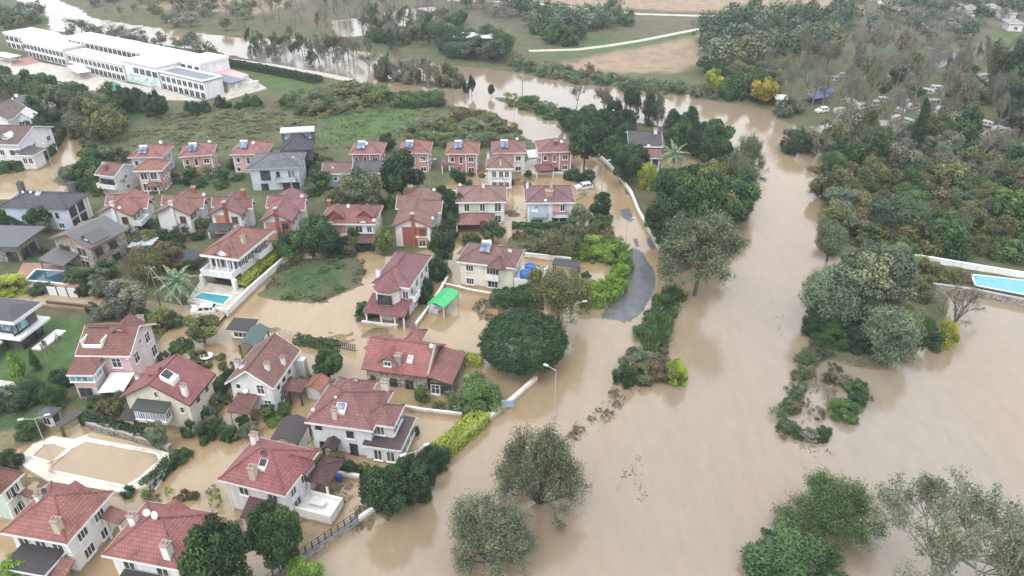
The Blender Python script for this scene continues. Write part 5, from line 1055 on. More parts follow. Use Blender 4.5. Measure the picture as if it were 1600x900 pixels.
# ---- single trees that stand out
px = px_plant
px('dome',817,488,612,134,'dark green','large round dark umbrella pine beside the low stone house')
px('stems',843,676,838,138,'grey-green','grey-green willowy tree standing alone in the flood water')
px('stems',765,782,935,140,'grey-green','grey-green tree in the water at the bottom edge')
px('bush_hi',800,815,880,70,'grey-green','low grey-green bush between the two trees in the bottom flood water')
px('stems',1288,750,892,150,'mid green','broad olive-green tree in the water left of the thin sparse tree')
px('sparse_hi',1450,738,990,310,'grey-green','large thin tree with bare grey branches showing in the water')
px('sparse_hi',1572,812,980,140,'mid green','thin tree with green leaf tufts at the bottom right corner')
px('bush_hi',1245,856,960,160,'deep green','dense dark bush cut off by the bottom edge')
px('dense_hi',606,727,812,84,'dark green','dark leafy tree with visible trunk outside the riverside fence')
px('dense_hi',655,702,782,70,'dark green','dark leafy tree around the double street lamp')
px('bush_hi',683,690,744,46,'dark green','round clipped dark bush at the end of the yellow-green hedge')
px('dense_hi',443,785,890,95,'deep green','leafy green tree in front of the villa with the white terrace')
px('dense_hi',362,815,960,118,'deep green','large leafy green tree at the bottom beside the villa with dishes')
px('bush_hi',480,866,945,62,'bright green','bright green bush at the bottom edge beside the dark fence')
px('bush_hi',28,866,950,80,'bright green','bright green bush in the bottom left corner')
px('bush_hi',745,585,660,90,'mid green','spiky mid-green oleander bush beside the riverside wall')
px('dense_hi',515,543,592,56,'deep green','round dark citrus tree left of the low stone house')
px('airy_hi',872,418,518,125,'olive green','olive-green tree with pale crown beside the riverside street lamp')
px('airy_hi',1085,335,462,150,'grey-green','leaning grey-green olive tree at the end of the wooded strip')
px('bush_hi',868,445,478,30,'mid green'); px('conifer',1421,160,262,34,'dark green','tall dark columnar cypress beside the flooded campsite')
px('palm',285,415,478,60,'silvery green','palm tree left of the turquoise pool'); px('palm',1050,222,275,44,'silvery green','palm tree in front of the white villa among dark trees')
px('dense',630,236,322,72,'dark green','big round dark pine between the back row and the gabled houses')
px('dense_hi',567,262,338,80,'grey-green','grey-green willow in front of the low pale blue house'); px('dense',607,208,240,30,'dark green')
px('bush',484,224,262,26,'bright green','bright green tree beside the dark slate house'); px('bush',612,305,330,16,'bright green'); px('bush',373,243,272,36,'mid green','mid-green round tree below the house behind the grey-blue villa')
px('willow',235,385,462,60,'olive green','weeping olive-green willow left of the palm tree'); px('bush_hi',275,385,430,40,'brownish'); px('dense_hi',205,435,500,80,'grey-brown','grey-brown bare-looking tree beside the village lane')
px('bush_hi',20,430,470,60,'yellow-green','yellow-green bush beside the dark blue pool'); px('bush',70,440,468,40,'dark green')
px('bush',252,480,512,34,'bright green'); px('dense',320,490,535,60,'olive green','olive-green tree in front of the white car'); px('bush_hi',105,572,615,48,'dark green','dark round bush left of the pink house')
px('bush_hi',50,655,698,42,'deep green','round green conifer bush beside the pool lamp'); px('bush_hi',18,704,745,42,'dark green','round dark bush left of the flooded pool'); px('bush',200,760,782,24,'dark green'); px('bush_hi',285,705,730,36,'deep green')
px('bush_hi',30,605,660,90,'dark green','broad dark bush mass below the small pool at the left'); px('bush_hi',90,595,650,40,'deep green'); px('conifer',60,548,588,22,'mid green','small conifer on the green lawn'); px('bare',80,528,565,22,'brownish','bare little tree on the green lawn'); px('bare',98,520,548,16,'brownish','smaller bare tree on the green lawn behind the other'); px('dense',35,550,600,30,'bright green'); 
px('dense_hi',252,655,705,36,'silvery green','silvery green tree below the cream house'); px('bush_hi',358,662,696,30,'deep green','round clipped tree in the flooded garden'); px('bush',660,600,634,24,'mid green'); px('bush',685,622,648,22,'olive green')
px('bush_hi',175,605,640,50,'olive green'); px('bush',285,530,556,40,'mid green'); px('bush',365,560,600,26,'dark green'); px('bush',430,640,668,50,'mid green'); px('bush',480,590,608,40,'mid green'); px('bush_hi',650,665,682,14,'deep green','small round clipped bush beside the dark annex')
px('bush_hi',570,470,505,34,'deep green'); px('bush',585,468,498,26,'mid green'); px('bush_hi',660,430,470,36,'dark green'); px('bush_hi',680,400,445,44,'dark green','dark bush between the octagonal bay house and the cream house'); px('dense',690,360,420,46,'dark green','dark tree behind the octagonal bay house'); px('bush',665,452,480,30,'dark green')
px('bush_hi',822,440,472,40,'deep green'); px('bush',795,446,474,30,'deep green'); px('dense',490,335,400,70,'deep green','green tree beside the gabled house with salmon panels'); px('dense',455,362,410,50,'deep green')
px('dense',515,352,402,50,'dark green'); px('dense',600,352,400,40,'olive green'); px('dense',935,300,345,44,'dark green','dark round tree right of the twin house'); px('bush',915,265,290,30,'dark green','dark round bush on the pale garden wall'); px('bush',895,262,285,30,'dark green'); px('bush',940,332,362,40,'mid green')
px('dense',905,320,356,40,'grey-green'); px('bush',735,365,385,30,'deep green'); px('dense',715,300,345,30,'dark green'); px('bush',545,378,400,50,'deep green'); px('airy',860,360,402,60,'brownish'); px('airy',900,345,400,60,'grey-green'); px('dense',770,345,380,40,'deep green')
# hedge-like bright masses beside the road
for x, y, w in ((905,412,40),(930,414,50),(955,418,46),(925,402,46),(950,404,50),(972,412,34)): px('bush_hi',x,y-34,y,w,'bright green',None,'bright green shrubs beside the riverside road')
for x, y, w in ((918,474,38),(938,472,40),(956,462,36),(968,446,34),(976,430,30),(905,468,26)): px('bush_hi',x,y-36,y,w,'bright green',None,'bright green shrubs along the road bend')
# shrubs and half drowned growth in the river
for x, y, w, t in ((1010,540,60,'bright green'),(1025,515,56,'mid green'),(1035,490,52,'mid green'),(1048,472,40,'mid green')): px('bush_hi',x,y-30,y,w*0.8,'deep green',None,'reedy bushes along the drowned bank')
for x, y, w, t in ((985,596,50,'grey-green'),(1005,606,60,'olive green'),(1030,602,52,'brownish'),(1054,606,40,'olive green'),(975,610,36,'dark green'),(1000,585,50,'grey-green')): px('bush_hi',x,y-44,y,w,t,None,'half drowned bushes in mid river')
px('bush_hi',1057,558,608,36,'yellow-green','yellow-green bush at the tip of the drowned bank')
for x, y, w, t in ((1272,556,34,'dark green'),(1262,578,36,'deep green'),(1250,600,34,'deep green'),(1240,622,36,'grey-green'),(1228,645,34,'deep green'),(1222,664,44,'mid green'),(1232,684,36,'dark green'),(1262,694,30,'grey-brown'),(1285,690,30,'dark green'),(1318,666,50,'mid green'),(1338,640,30,'dark green'),(1335,618,36,'deep green'),(1312,606,28,'grey-brown'),(1296,628,26,'grey-brown'),(1300,590,30,'dark green'),(1275,660,26,'brownish'),(1290,570,34,'dark green'),(1255,640,20,'brownish'),(1300,645,24,'grey-green')): px('scrub' if t in ('brownish','grey-brown','grey-green') else PR.choice(('bush_hi','scrub','twiggy')),x,y-26,y,w*PR.uniform(0.8,1.15),t,None,'drowned shrubs south of the wooded island')
for x, y, w in ((895,690,20),(905,680,22),(925,660,14),(960,625,22),(965,640,18),(950,650,14),(610,800,14),(935,645,12)): px('scrub',x,y-8,y,w,'brownish' if x % 2 else 'olive green',None,'drowned twiggy shrubs')
rg_ = random.Random(77)
for (x0, y0, x1, y1, n) in ((1276,552,1216,690,20),(1292,600,1345,622,7),(1345,625,1318,668,6),(1222,688,1290,694,6),(1046,540,985,598,9)):
    for i in range(n):
        t = (i+rg_.random())/n; x = x0+(x1-x0)*t+rg_.gauss(0, 5); y = y0+(y1-y0)*t+rg_.gauss(0, 3); w = rg_.uniform(16, 34); px(rg_.choice(('scrub','bush','twiggy','bush')),x,y-rg_.uniform(8,22),y,w,rg_.choice(('deep green','mid green','dark green','grey-green','brownish')),None,'drowned shrubs south of the wooded island' if x0 > 1100 else 'half drowned bushes in mid river')
# wooded island
px('willow',1288,414,540,100,'silvery green','silvery tree at the river side of the wooded island'); px('dense_hi',1345,384,510,132,'grey-green','tall grey-green tree in the middle of the wooded island'); px('willow',1385,478,594,100,'silvery green','drooping silvery willow at the water edge of the wooded island')
px('bush_hi',1440,495,555,60,'deep green','dark green bush left of the yellow bush'); px('bush_hi',1474,500,552,34,'yellow','yellow bush at the water edge of the wooded island'); px('twiggy',1492,445,525,84,'grey-brown','bare spreading shrub with brown twigs beside the yellow bush')
for x, y, w, t in ((1365,520,70,'deep green'),(1415,520,60,'olive green'),(1310,500,70,'grey-green'),(1400,430,60,'grey-green'),(1300,555,60,'deep green'),(1340,560,60,'dark green'),(1400,470,60,'bluish green'),(1430,480,60,'olive green'),(1380,440,70,'mid green'),(1290,520,60,'dark green'),(1330,530,80,'deep green'),(1270,535,40,'dark green'),(1440,450,50,'olive green')): px('bush_hi',x,y-50,y,w,t,None,'undergrowth on the wooded island')
px('willow',1292,345,420,54,'grey-green','drooping grey-green willow above the wooded island'); px('willow',1395,305,400,110,'bluish green','wide bluish willow near the white garden wall'); px('bush_hi',1245,200,246,60,'dark green','dark bush at the river bend in front of the campsite')
# wooded strip between flooded road and river
px('dense',912,195,268,60,'dark green','dark tree where the wooded strip begins'); px('bush_hi',1012,254,302,36,'yellow-green','yellow-green tree in the wooded strip'); px('dense_hi',1040,305,388,80,'dark green','big dark tree beside the flooded road wall'); px('dense_hi',1090,270,385,100,'deep green','big green tree in the middle of the wooded strip'); px('stems',1150,250,335,64,'grey-green','grey-green tree overhanging the river'); px('stems',1165,215,290,54,'grey-green','grey-green tree at the outer bend of the river'); px('dense_hi',975,235,290,50,'dark green','dark tree left of the yellow-green tree')
scatter([(880,200),(975,190),(985,240),(1000,300),(960,262),(905,225)], 22, ['dense','dense_hi'], (5, 8), (0.9, 1.2), ['dark green','deep green'], 'dark trees at the head of the wooded strip', 0.42, 21)
scatter([(1040,205),(1095,215),(1140,255),(1120,262),(1050,235)], 17, ['dense','conifer','dense_hi'], (5, 9), (0.9, 1.25), ['dark green','deep green'], 'dark trees behind the white villa', 0.42, 22)
scatter([(1045,318),(1150,290),(1160,340),(1120,395),(1060,425),(1035,395)], 26, ['dense_hi','dense','dense_hi','airy_hi'], (7, 11), (0.8, 1.05), ['dark green','deep green','deep green','olive green'], 'trees of the wooded strip beside the river', 0.4, 23)
scatter([(940,185),(1040,190),(1035,203),(950,200)], 7, ['bare','airy','conifer'], (5, 8), (1.2, 1.6), ['grey-brown','dark green'], 'trees behind the white villa among dark trees', 0.5, 24)
# gardens of the village
def garden(poly, n, seed, tints=('dark green','deep green','mid green','olive green'), wr=(2.0, 4.2), kinds=('bush','bush','dense','scrub'), group='garden bushes', hr=(0.6, 1.0)): scatter(poly, n, list(kinds), wr, hr, list(tints), group, 0.6, seed)
garden([(-20,340),(75,345),(75,372),(-20,378)], 9, 31, ('dark green','grey-brown','deep green'), (4, 7), ('dense','dense','airy'), 'trees between the slate villa and the stone villa')
garden([(145,355),(320,360),(310,385),(200,380)], 18, 32, group='garden bushes below the gabled houses', wr=(2.5, 5)); garden([(190,385),(310,400),(300,440),(200,430)], 12, 33, ('olive green','brownish','deep green','grey-green'), (2.5, 5), group='garden trees left of the turquoise pool', kinds=('dense','bush','airy'))
garden([(130,285),(210,300),(150,312),(120,300)], 9, 34, group='bushes behind the slate villa', wr=(3, 6)); garden([(140,245),(200,250),(150,290),(110,285)], 16, 35, ('dark green','grey-green','deep green'), (3.5, 6.5), ('dense','bush'), 'trees along the muddy lane'); garden([(480,285),(610,290),(600,345),(490,330)], 10, 36, ('deep green','dark green','olive green'), (3, 6), ('dense','bush'), 'garden trees behind the double house')
garden([(275,275),(390,280),(390,295),(270,296)], 9, 37, wr=(2.5, 4.5), group='garden bushes behind the gabled houses'); garden([(490,250),(540,250),(500,290),(480,280)], 6, 38, wr=(2.5, 5), group='bushes beside the grey-blue villa'); garden([(600,285),(625,290),(612,345),(598,340)], 5, 39, wr=(2, 3.5), group='bushes left of the gabled house with brick panels'); garden([(685,300),(710,300),(715,390),(690,392)], 13, 40, ('dark green','deep green'), (2.5, 4.5), ('dense','bush'), 'dark garden trees right of the gabled house with brick panels')
garden([(430,395),(570,385),(565,402),(480,405)], 10, 41, wr=(2.5, 4.5), group='garden bushes in front of the double house', tints=('dark green','deep green','brownish')); garden([(430,420),(560,400),(570,440),(500,470),(420,468)], 26, 42, ('deep green','mid green','brownish'), (1.5, 3.2), ('scrub',), 'weedy shrubs on the vacant lot', (0.25, 0.45))
garden([(800,365),(960,360),(975,390),(860,404),(800,390)], 26, 43, ('brownish','olive green','deep green','grey-green'), (1.8, 4), ('scrub','bush','airy'), 'scrub behind the cream house'); garden([(740,470),(840,480),(835,498),(750,498)], 14, 44, ('grey-brown','brownish','grey-green'), (1.2, 2.6), ('scrub',), 'drowned scrub beside the green carport', (0.25, 0.4)); garden([(700,265),(800,285),(900,262),(905,285),(720,298)], 12, 45, wr=(2, 3.5), group='garden bushes of the back row')
garden([(185,495),(290,505),(280,520),(200,520)], 8, 46, wr=(2, 4), group='bushes along the village lane'); garden([(135,480),(200,485),(200,505),(140,505)], 5, 47, wr=(2.5, 5), kinds=('dense','airy'), tints=('grey-brown','dark green','olive green'), group='trees beside the lawn'); garden([(255,560),(350,555),(355,580),(270,575)], 10, 48, ('brownish','deep green','olive green'), (1.2, 2.6), ('scrub','bush'), 'shrubs in the muddy garden'); garden([(300,640),(350,610),(360,650),(310,680)], 9, 49, ('dark green','olive green','grey-green'), (1.8, 3.2), group='bushes right of the cream house')
garden([(140,625),(215,640),(200,655),(140,650)], 7, 50, ('olive green','brownish','deep green'), (1.5, 3), group='bushes below the pink house'); garden([(280,680),(390,660),(400,690),(300,700)], 9, 51, ('dark green','grey-green','deep green'), (1.6, 3), group='bushes along the flooded garden'); garden([(210,770),(340,770),(340,790),(220,785)], 8, 52, ('olive green','bright green','brownish'), (1.0, 2.0), ('bush','scrub'), 'low plants below the muddy lawn'); garden([(480,722),(580,735),(575,745),(490,735)], 7, 53, ('dark green','olive green','brownish'), (1.4, 2.6), group='bushes below the white house with the annex')
garden([(620,760),(680,740),(660,785),(600,800)], 9, 54, ('dark green','deep green'), (1.6, 3.2), group='dark shrubs outside the riverside fence'); garden([(100,440),(170,430),(180,470),(130,468)], 8, 55, ('dark green','grey-green','deep green'), (3, 5), ('bush','dense'), 'bushes beside the white gate'); garden([(30,380),(75,395),(60,412),(30,410)], 4, 56, wr=(1.5, 3), group='bushes on the lawn of the stone villa')
garden([(930,430),(950,440),(880,470),(850,455)], 3, 57, wr=(1.5, 2.5), group='bushes in the flooded garden behind the hedge'); garden([(55,175),(90,190),(85,215),(60,225)], 9, 58, ('dark green','deep green','bluish green'), (4, 7), ('dense','dense','bush'), 'dark trees inside the curved hedge', (0.9, 1.2))
# around the school
scatter([(0,132),(60,146),(120,162),(150,175),(110,180),(60,160),(-20,155)], 22, ['dense','dense','airy'], (6, 9), (0.8, 1.1), ['deep green','olive green','grey-green','mid green'], 'trees in front of the school yard', 0.5, 61)
scatter([(105,165),(185,172),(195,215),(160,240),(125,230)], 22, ['dense','airy','bush'], (6, 10), (0.7, 1.0), ['grey-green','grey-green','olive green','deep green'], 'grey-green trees left of the meadow', 0.5, 62)
scatter([(188,164),(250,178),(252,188),(200,178)], 10, ['conifer','dense'], (5, 7), (1.0, 1.3), ['dark green','bluish green'], 'dark conifers in front of the school', 0.45, 63)
scatter([(-10,20),(60,15),(80,35),(20,50),(-20,45)], 16, ['dense','bush'], (6, 10), (0.7, 1.0), ['grey-green','deep green','olive green'], 'trees on the far left river bank', 0.5, 64)
scatter([(100,45),(200,58),(340,85),(340,92),(200,72),(110,54)], 30, ['bush','dense','airy'], (5, 8), (0.7, 1.0), ['grey-green','deep green','olive green','grey-brown'], 'river bank trees behind the school', 0.5, 65)
scatter([(285,178),(340,168),(400,160),(410,166),(300,185)], 12, ['bush','conifer'], (3, 5), (0.7, 1.0), ['dark green','deep green'], 'dark hedge trees below the school', 0.5, 66)
# meadow
scatter([(230,190),(400,165),(470,200),(400,215),(250,225)], 40, ['scrub','scrub'], (3, 7), (0.15, 0.3), ['olive green','brownish','olive green','mid green'], 'scrub on the meadow', 0.5, 67)
scatter([(455,165),(560,138),(610,160),(560,175),(480,185)], 34, ['bush','scrub','willow'], (6, 10), (0.4, 0.65), ['mid green','olive green','mid green','grey-green'], 'reedy thicket on the meadow by the river', 0.5, 68)
scatter([(610,158),(680,155),(690,170),(620,170)], 12, ['bush','willow'], (5, 8), (0.5, 0.7), ['deep green','mid green'], 'bushes along the flooded road', 0.5, 69)
scatter([(625,205),(760,190),(820,215),(820,235),(640,232)], 40, ['bush','scrub','airy','scrub'], (4, 7), (0.35, 0.65), ['silvery green','grey-green','olive green','mid green'], 'silvery thicket behind the back row', 0.5, 70)
scatter([(700,168),(780,190),(810,210),(720,200)], 14, ['scrub','bush'], (4, 7), (0.3, 0.5), ['olive green','brownish','mid green'], 'low scrub at the meadow corner', 0.6, 71)
# islands and banks of the river
scatter([(595,124),(720,132),(715,137),(600,130)], 16, ['bare','airy','bush'], (5, 8), (0.9, 1.5), ['grey-brown','brownish','grey-green'], 'bare trees on the thin river island', 0.4, 72)
for x, yt, yb, w, k, t in ((737,118,150,14,'dense','dark green'),(768,132,152,12,'dense','dark green'),(728,126,146,12,'bush','dark green'),(900,130,172,32,'bare','grey-brown'),(650,90,135,30,'bare','grey-brown'),(670,95,138,30,'bare','grey-brown')): px(k,x,yt,yb,w,t,None,'small trees on the river strip')
scatter([(775,154),(830,157),(905,182),(860,188),(800,165)], 22, ['bush','scrub'], (3, 6), (0.35, 0.6), ['deep green','olive green','mid green'], 'bushes on the grassy river strip', 0.5, 73)
scatter([(800,98),(900,114),(1000,130),(1100,142),(1120,158),(1000,146),(900,131),(800,113)], 62, ['bush','scrub','bush','airy'], (4, 7), (0.4, 0.75), ['deep green','olive green','grey-green','mid green','brownish'], 'bushes along the north river bank', 0.45, 74)
scatter([(690,60),(790,72),(800,105),(720,100),(690,85)], 26, ['dense','airy','willow'], (7, 11), (0.7, 1.0), ['grey-green','bluish green','deep green'], 'trees around the dark open stage', 0.5, 75)
scatter([(400,-8),(720,-8),(715,70),(640,80),(520,72),(400,58)], 84, ['bare','bare','bare','airy'], (6, 9), (1.4, 2.0), ['grey-brown','grey-brown','grey-green','brownish'], 'bare wood at the top of the picture', 0.5, 76)
scatter([(385,70),(520,85),(650,100),(690,112),(600,122),(540,120),(400,100)], 40, ['bare','bare','bare','airy'], (5, 9), (0.9, 1.3), ['grey-brown','grey-green','brownish','deep green'], 'bare flooded wood along the river', 0.5, 77)
scatter([(560,45),(720,35),(720,75),(600,80)], 26, ['dense','bush','airy'], (7, 11), (0.7, 1.0), ['deep green','grey-green','bluish green'], 'green trees in the bare wood', 0.5, 78)
scatter([(130,-5),(400,5),(390,55),(290,46),(210,36),(140,22)], 50, ['bush','dense','airy','bare'], (6, 10), (0.6, 1.0), ['grey-green','olive green','brownish','grey-brown'], 'bushes on the far bank', 0.6, 79)
scatter([(812,25),(960,28),(1000,40),(930,50),(840,55)], 36, ['dense','airy','bush'], (8, 12), (0.7, 1.0), ['deep green','grey-green','bluish green'], 'trees between the two far paths', 0.5, 80)
scatter([(850,55),(930,55),(900,72),(855,74)], 10, ['bush','dense'], (6, 9), (0.6, 0.9), ['deep green','mid green'], 'bushes beside the riverside path', 0.5, 81)
scatter([(720,-5),(830,10),(820,40),(730,30)], 18, ['dense','bare'], (7, 11), (0.8, 1.2), ['grey-green','grey-brown','deep green'], 'trees by the far road', 0.6, 82)
scatter([(1085,60),(1180,32),(1330,28),(1320,85),(1240,105),(1180,120),(1100,118)], 66, ['dense','dense','airy'], (9, 14), (0.8, 1.1), ['deep green','grey-green','bluish green','olive green'], 'tall trees behind the campsite', 0.5, 83)
scatter([(1100,112),(1200,125),(1210,168),(1140,158)], 20, ['dense','bush','airy'], (6, 10), (0.7, 1.0), ['deep green','grey-green','olive green'], 'trees at the campsite corner', 0.5, 84)
px('dense',1114,108,148,34,'yellow-green','yellow-green tree on the north river bank'); px('dense',1190,122,165,44,'yellow','yellow autumn tree at the campsite corner'); px('bush',940,18,32,20,'dark green')
scatter([(1215,110),(1600,85),(1600,235),(1220,205)], 66, ['bare','bare','bare','airy'], (7, 11), (1.2, 1.8), ['grey-brown','grey-brown','olive green','grey-green'], 'bare trees in the campsite', 0.62, 85)
scatter([(1215,120),(1600,100),(1600,190),(1220,185)], 14, ['dense','bush'], (5, 9), (0.6, 0.9), ['deep green','grey-green','olive green'], 'green trees in the campsite', 0.8, 86)
scatter([(1330,15),(1470,25),(1560,40),(1480,75),(1370,70)], 40, ['dense','airy','bare'], (8, 12), (0.7, 1.1), ['grey-green','deep green','bluish green','grey-brown'], 'far trees above the campsite lane', 0.6, 87)
scatter([(1380,-12),(1600,-12),(1600,40),(1520,30),(1440,12)], 34, ['dense','airy'], (8, 13), (0.7, 1.0), ['grey-green','deep green','bluish green'], 'far trees in the top right corner', 0.7, 88)
scatter([(1555,150),(1620,150),(1620,240),(1570,235)], 9, ['conifer','dense'], (9, 13), (1.1, 1.5), ['dark green','bluish green'], 'dark conifers at the right edge', 0.5, 89)
# right bank wood
scatter([(1275,210),(1420,220),(1600,240),(1620,300),(1400,290),(1290,260)], 56, ['dense','airy','bush','bare','bare'], (6, 9), (0.7, 1.3), ['grey-green','olive green','deep green','grey-brown'], 'trees of the right bank wood', 0.5, 90)
scatter([(1290,265),(1620,290),(1620,410),(1400,400),(1290,380)], 95, ['dense','bush_hi','airy','bush','airy'], (5, 9), (0.6, 0.95), ['olive green','olive green','deep green','grey-green','brownish','mid green'], 'thicket above the white garden wall', 0.48, 91)
scatter([(1395,410),(1500,432),(1500,445),(1420,436)], 11, ['bush','scrub'], (2.5, 4.5), (0.5, 0.8), ['bright green','olive green','brownish','deep green'], 'shrubs inside the white garden wall', 0.5, 92)
scatter([(1270,265),(1300,275),(1330,300),(1290,315),(1262,290)], 12, ['scrub'], (2, 5), (0.25, 0.4), ['brownish','grey-brown'], 'drowned twigs at the right bank', 0.5, 93)
scatter([(-200,-30),(-20,0),(-20,130),(-200,140)], 14, ['dense','airy'], (7, 11), (0.8, 1.0), ['grey-green','deep green'], 'trees left of the school', 0.7, 94)
scatter([(1640,90),(1950,110),(1950,430),(1660,405),(1640,300)], 70, ['dense','airy','bush'], (7, 11), (0.7, 1.0), ['olive green','deep green','grey-green'], 'wood on the right bank beyond the pool', 0.6, 95)
scatter([(-320,190),(-60,210),(-60,470),(-320,480)], 30, ['dense','bush'], (5, 9), (0.7, 1.0), ['deep green','olive green'], 'garden trees west of the village', 0.8, 96)
# ------------------------------------------------------------------ the school
SO = P(324,158); SU = (P(36,88) - SO).normalized(); SV = Vector((SU.y, -SU.x, 0))
if SV.y < 0: SV = -SV
school = empty('school', SO, math.atan2(-SU.y, -SU.x)); tag(school, 'long white two-storey school with strips of dark windows and flat roofs', 'school', phrase='the long white school')
def sl(px, py, z=0.0):
    p = P(px, py, z) - SO; return Vector((-p.dot(SU), p.dot(SV), z))      # x along the front (to the right), y away
SWH = (0.80, 0.81, 0.82)
def sblock(x0, x1, y0, y1, h, name='wing', roof=(0.78,0.78,0.76), rows=((0.8, 1.9), (4.2, 1.9)), win=True, pitch=2.6, x_from=None, x_to=None, wc=SWH, side=True):
    m = MB(); m.box(x0, x1, y0, y1, -0.6, h); o = m.build(name, 'plaster', school, wc)
    m = MB(); m.box(x0-0.25, x1+0.25, y0-0.25, y1+0.25, h+0.003, h+0.25); q = m.build('flat_roof', 'paint', o, roof)
    m = MB(); t = 0.3; m.box(x0-0.25, x1+0.25, y0-0.25, y0+t, h+0.254, h+0.7); m.box(x0-0.25, x1+0.25, y1-t, y1+0.25, h+0.254, h+0.7); m.box(x0-0.25, x0+t, y0+t, y1-t, h+0.254, h+0.7); m.box(x1-t, x1+0.25, y0+t, y1-t, h+0.254, h+0.7); m.build('parapet', 'paint', q, SWH)
    if win:
        a, b = (x0 if x_from is None else x_from), (x1 if x_to is None else x_to); n = max(1, int((b-a-0.6)/pitch))
        for z, hh in rows:
            for i in range(n):
                A, G = window_meshes(pitch-0.5, hh, '2'); w = link('window', A, o, SWH, (a+(i+0.5)*(b-a)/n, y0, z)); link('pane', G, w, (0.55,0.55,0.6))
    return o
def sx(px, py, z=0): return sl(px, py, z)
R1, R2 = ((0.55, 1.9), (3.3, 1.8)), ((3.4, 1.8),)
a = sl(48,87.5); b = sl(105,104); sblock(a.x, b.x, b.y, b.y+13, 5.9, 'west_wing', rows=R1, pitch=2.5)
a2 = sl(4,80); sblock(a2.x-4, a.x-0.3, b.y+4, b.y+15, 5.6, 'end_wing', pitch=3.2, rows=R1)
a = sl(118,107); b2 = sl(198,129.5); sblock(a.x, b2.x, b2.y, b2.y+7, 5.6, 'middle_wing', (0.55,0.42,0.40), rows=R1, pitch=2.5)
a = sl(198,129.5); b3 = sl(262,140); sblock(a.x+0.2, b3.x-0.5, b2.y+0.6, b2.y+10, 7.2, 'stair_block', (0.56,0.46,0.43), rows=((4.0, 2.0),), x_from=a.x+5, pitch=3.2)
a = sl(265,139); b4 = sl(324,158); sblock(a.x, b4.x, 0, 7.0, 5.9, 'east_wing', (0.20,0.22,0.26), rows=R1, pitch=2.5)
hz1, hz2, hb = sl(92,61,7.6), sl(326,99,7.6), sl(330,86,7.6); y9 = (hz1.y+hz2.y)/2; xl, xr = hz1.x, hz2.x
sblock(xl, xr-10, y9, y9+9, 7.4, 'hall', (0.80,0.80,0.78), rows=((4.6, 2.3),), pitch=2.8)
sblock(xl, b4.x-4, b2.y+10.2, y9-0.1, 3.4, 'gallery', (0.45,0.28,0.26), win=False)
sblock(xr-9.8, xr+1, y9-1, y9+10.5, 8.0, 'hall_end', (0.82,0.82,0.80), rows=((4.8, 2.5),), pitch=2.8)
# painted wave mural on the stair block
m = MB(); g = random.Random(4)
for k in range(46):
    x = a.x - 2 - g.uniform(0, 1)*(b3.x-sl(198,129.5).x-3); x = sl(198,129.5).x + 1 + g.random()*(b3.x-sl(198,129.5).x-3); z = 0.6+g.random()*2.6; w = 0.3+g.random()*0.8
    m.box(x, x+w, b2.y+0.53, b2.y+0.585, z, z+0.16+g.random()*0.35)
m.build('wall_mural', 'paint', school, (0.25,0.62,0.66))
m = MB(); x0 = sl(300,125).x; m.box(b4.x-9, b4.x+4, 7.3, 13, 4.4, 4.7); m.build('grey_roof', 'paint', school, (0.17,0.20,0.25))
m = MB(); q = [sl(x, y, 4.4) for x, y in ((327,120),(352,106),(388,116),(368,130))]; m.prism([(p.x, p.y) for p in q], -0.5, 4.2); o = m.build('terrace_block', 'plaster', school, (0.72,0.70,0.68)); m = MB(); m.prism([(p.x*0.98+0.02*q[0].x, p.y) for p in q], 4.203, 4.4); m.build('terrace_floor', 'paint', o, (0.55,0.36,0.34))
for k in range(6):
    m = MB(); d = k*1.1; q = [sl(x, y) for x, y in ((366,150),(405,140))]; m.bar((q[0].x+d*0.4, q[0].y-d, -0.3), (q[1].x+d*0.4, q[1].y-d, -0.3), 1.1, 3.4-k*0.55); m.build('step', 'plaster', school, (0.66,0.63,0.58))
structure(sheet('school_court', [(330,127),(380,120),(418,142),(350,162)], -0.3, 0.95, 'paving')); structure(sheet('school_yard', [(-40,92),(45,97),(120,112),(200,134),(262,145),(322,162),(255,160),(190,148),(110,143),(40,128),(-40,115)], -0.3, 0.9, M['paving']))
yd = make_flat('red_yard_paving', (0.30,0.15,0.14), (0.40,0.22,0.20), 0.4); structure(sheet('red_yard', [(20,98),(48,92),(65,101),(40,107),(18,107)], 0.3, 0.93, yd))
structure(sheet('sports_court', [(158,138),(178,132),(190,136),(180,146)], 0.3, 0.92, make_flat('green_court', (0.04,0.20,0.13), (0.06,0.26,0.17), 0.3)))
for pts, lab in ((((0,97),(28,103)), 'flat white canopy at the west end of the school yard'), (((119,116),(136,128)), 'narrow white canopy walkway in the school yard'), (((206,71),(222,74)), 'white sign board on the school roof')):
    A, B = P(*pts[0]), P(*pts[1]); c = (A+B)/2; t = empty('canopy' if 'canopy' in lab else 'sign_board', c, math.atan2((B-A).y, (B-A).x)); L = (B-A).length
    if 'canopy' in lab:
        m = MB(); m.box(-L/2, L/2, -2.2, 2.2, 3.2, 3.4); m.build('canopy_roof', 'paint', t, SWH)
        for xx in (-L/2+0.4, L/2-0.4):
            for yy in (-1.8, 1.8): m = MB(); m.tube((xx, yy, 0), (xx, yy, 3.2), 0.09); m.build('post', 'metal', t, (0.6,0.6,0.6))
    else:
        t.location = P(*pts[0], 8.2); m = MB(); m.box(0, L*0.8, -0.1, 0.1, 0.4, 2.0); m.build('board', 'paint', t, SWH); m = MB(); m.box(0.4, 0.6, -0.05, 0.05, -0.6, 0.4); m.box(L*0.8-0.6, L*0.8-0.4, -0.05, 0.05, -0.6, 0.4); m.build('post', 'metal', t, (0.5,0.5,0.5))
    tag(t, lab, 'canopy' if 'canopy' in lab else 'sign')

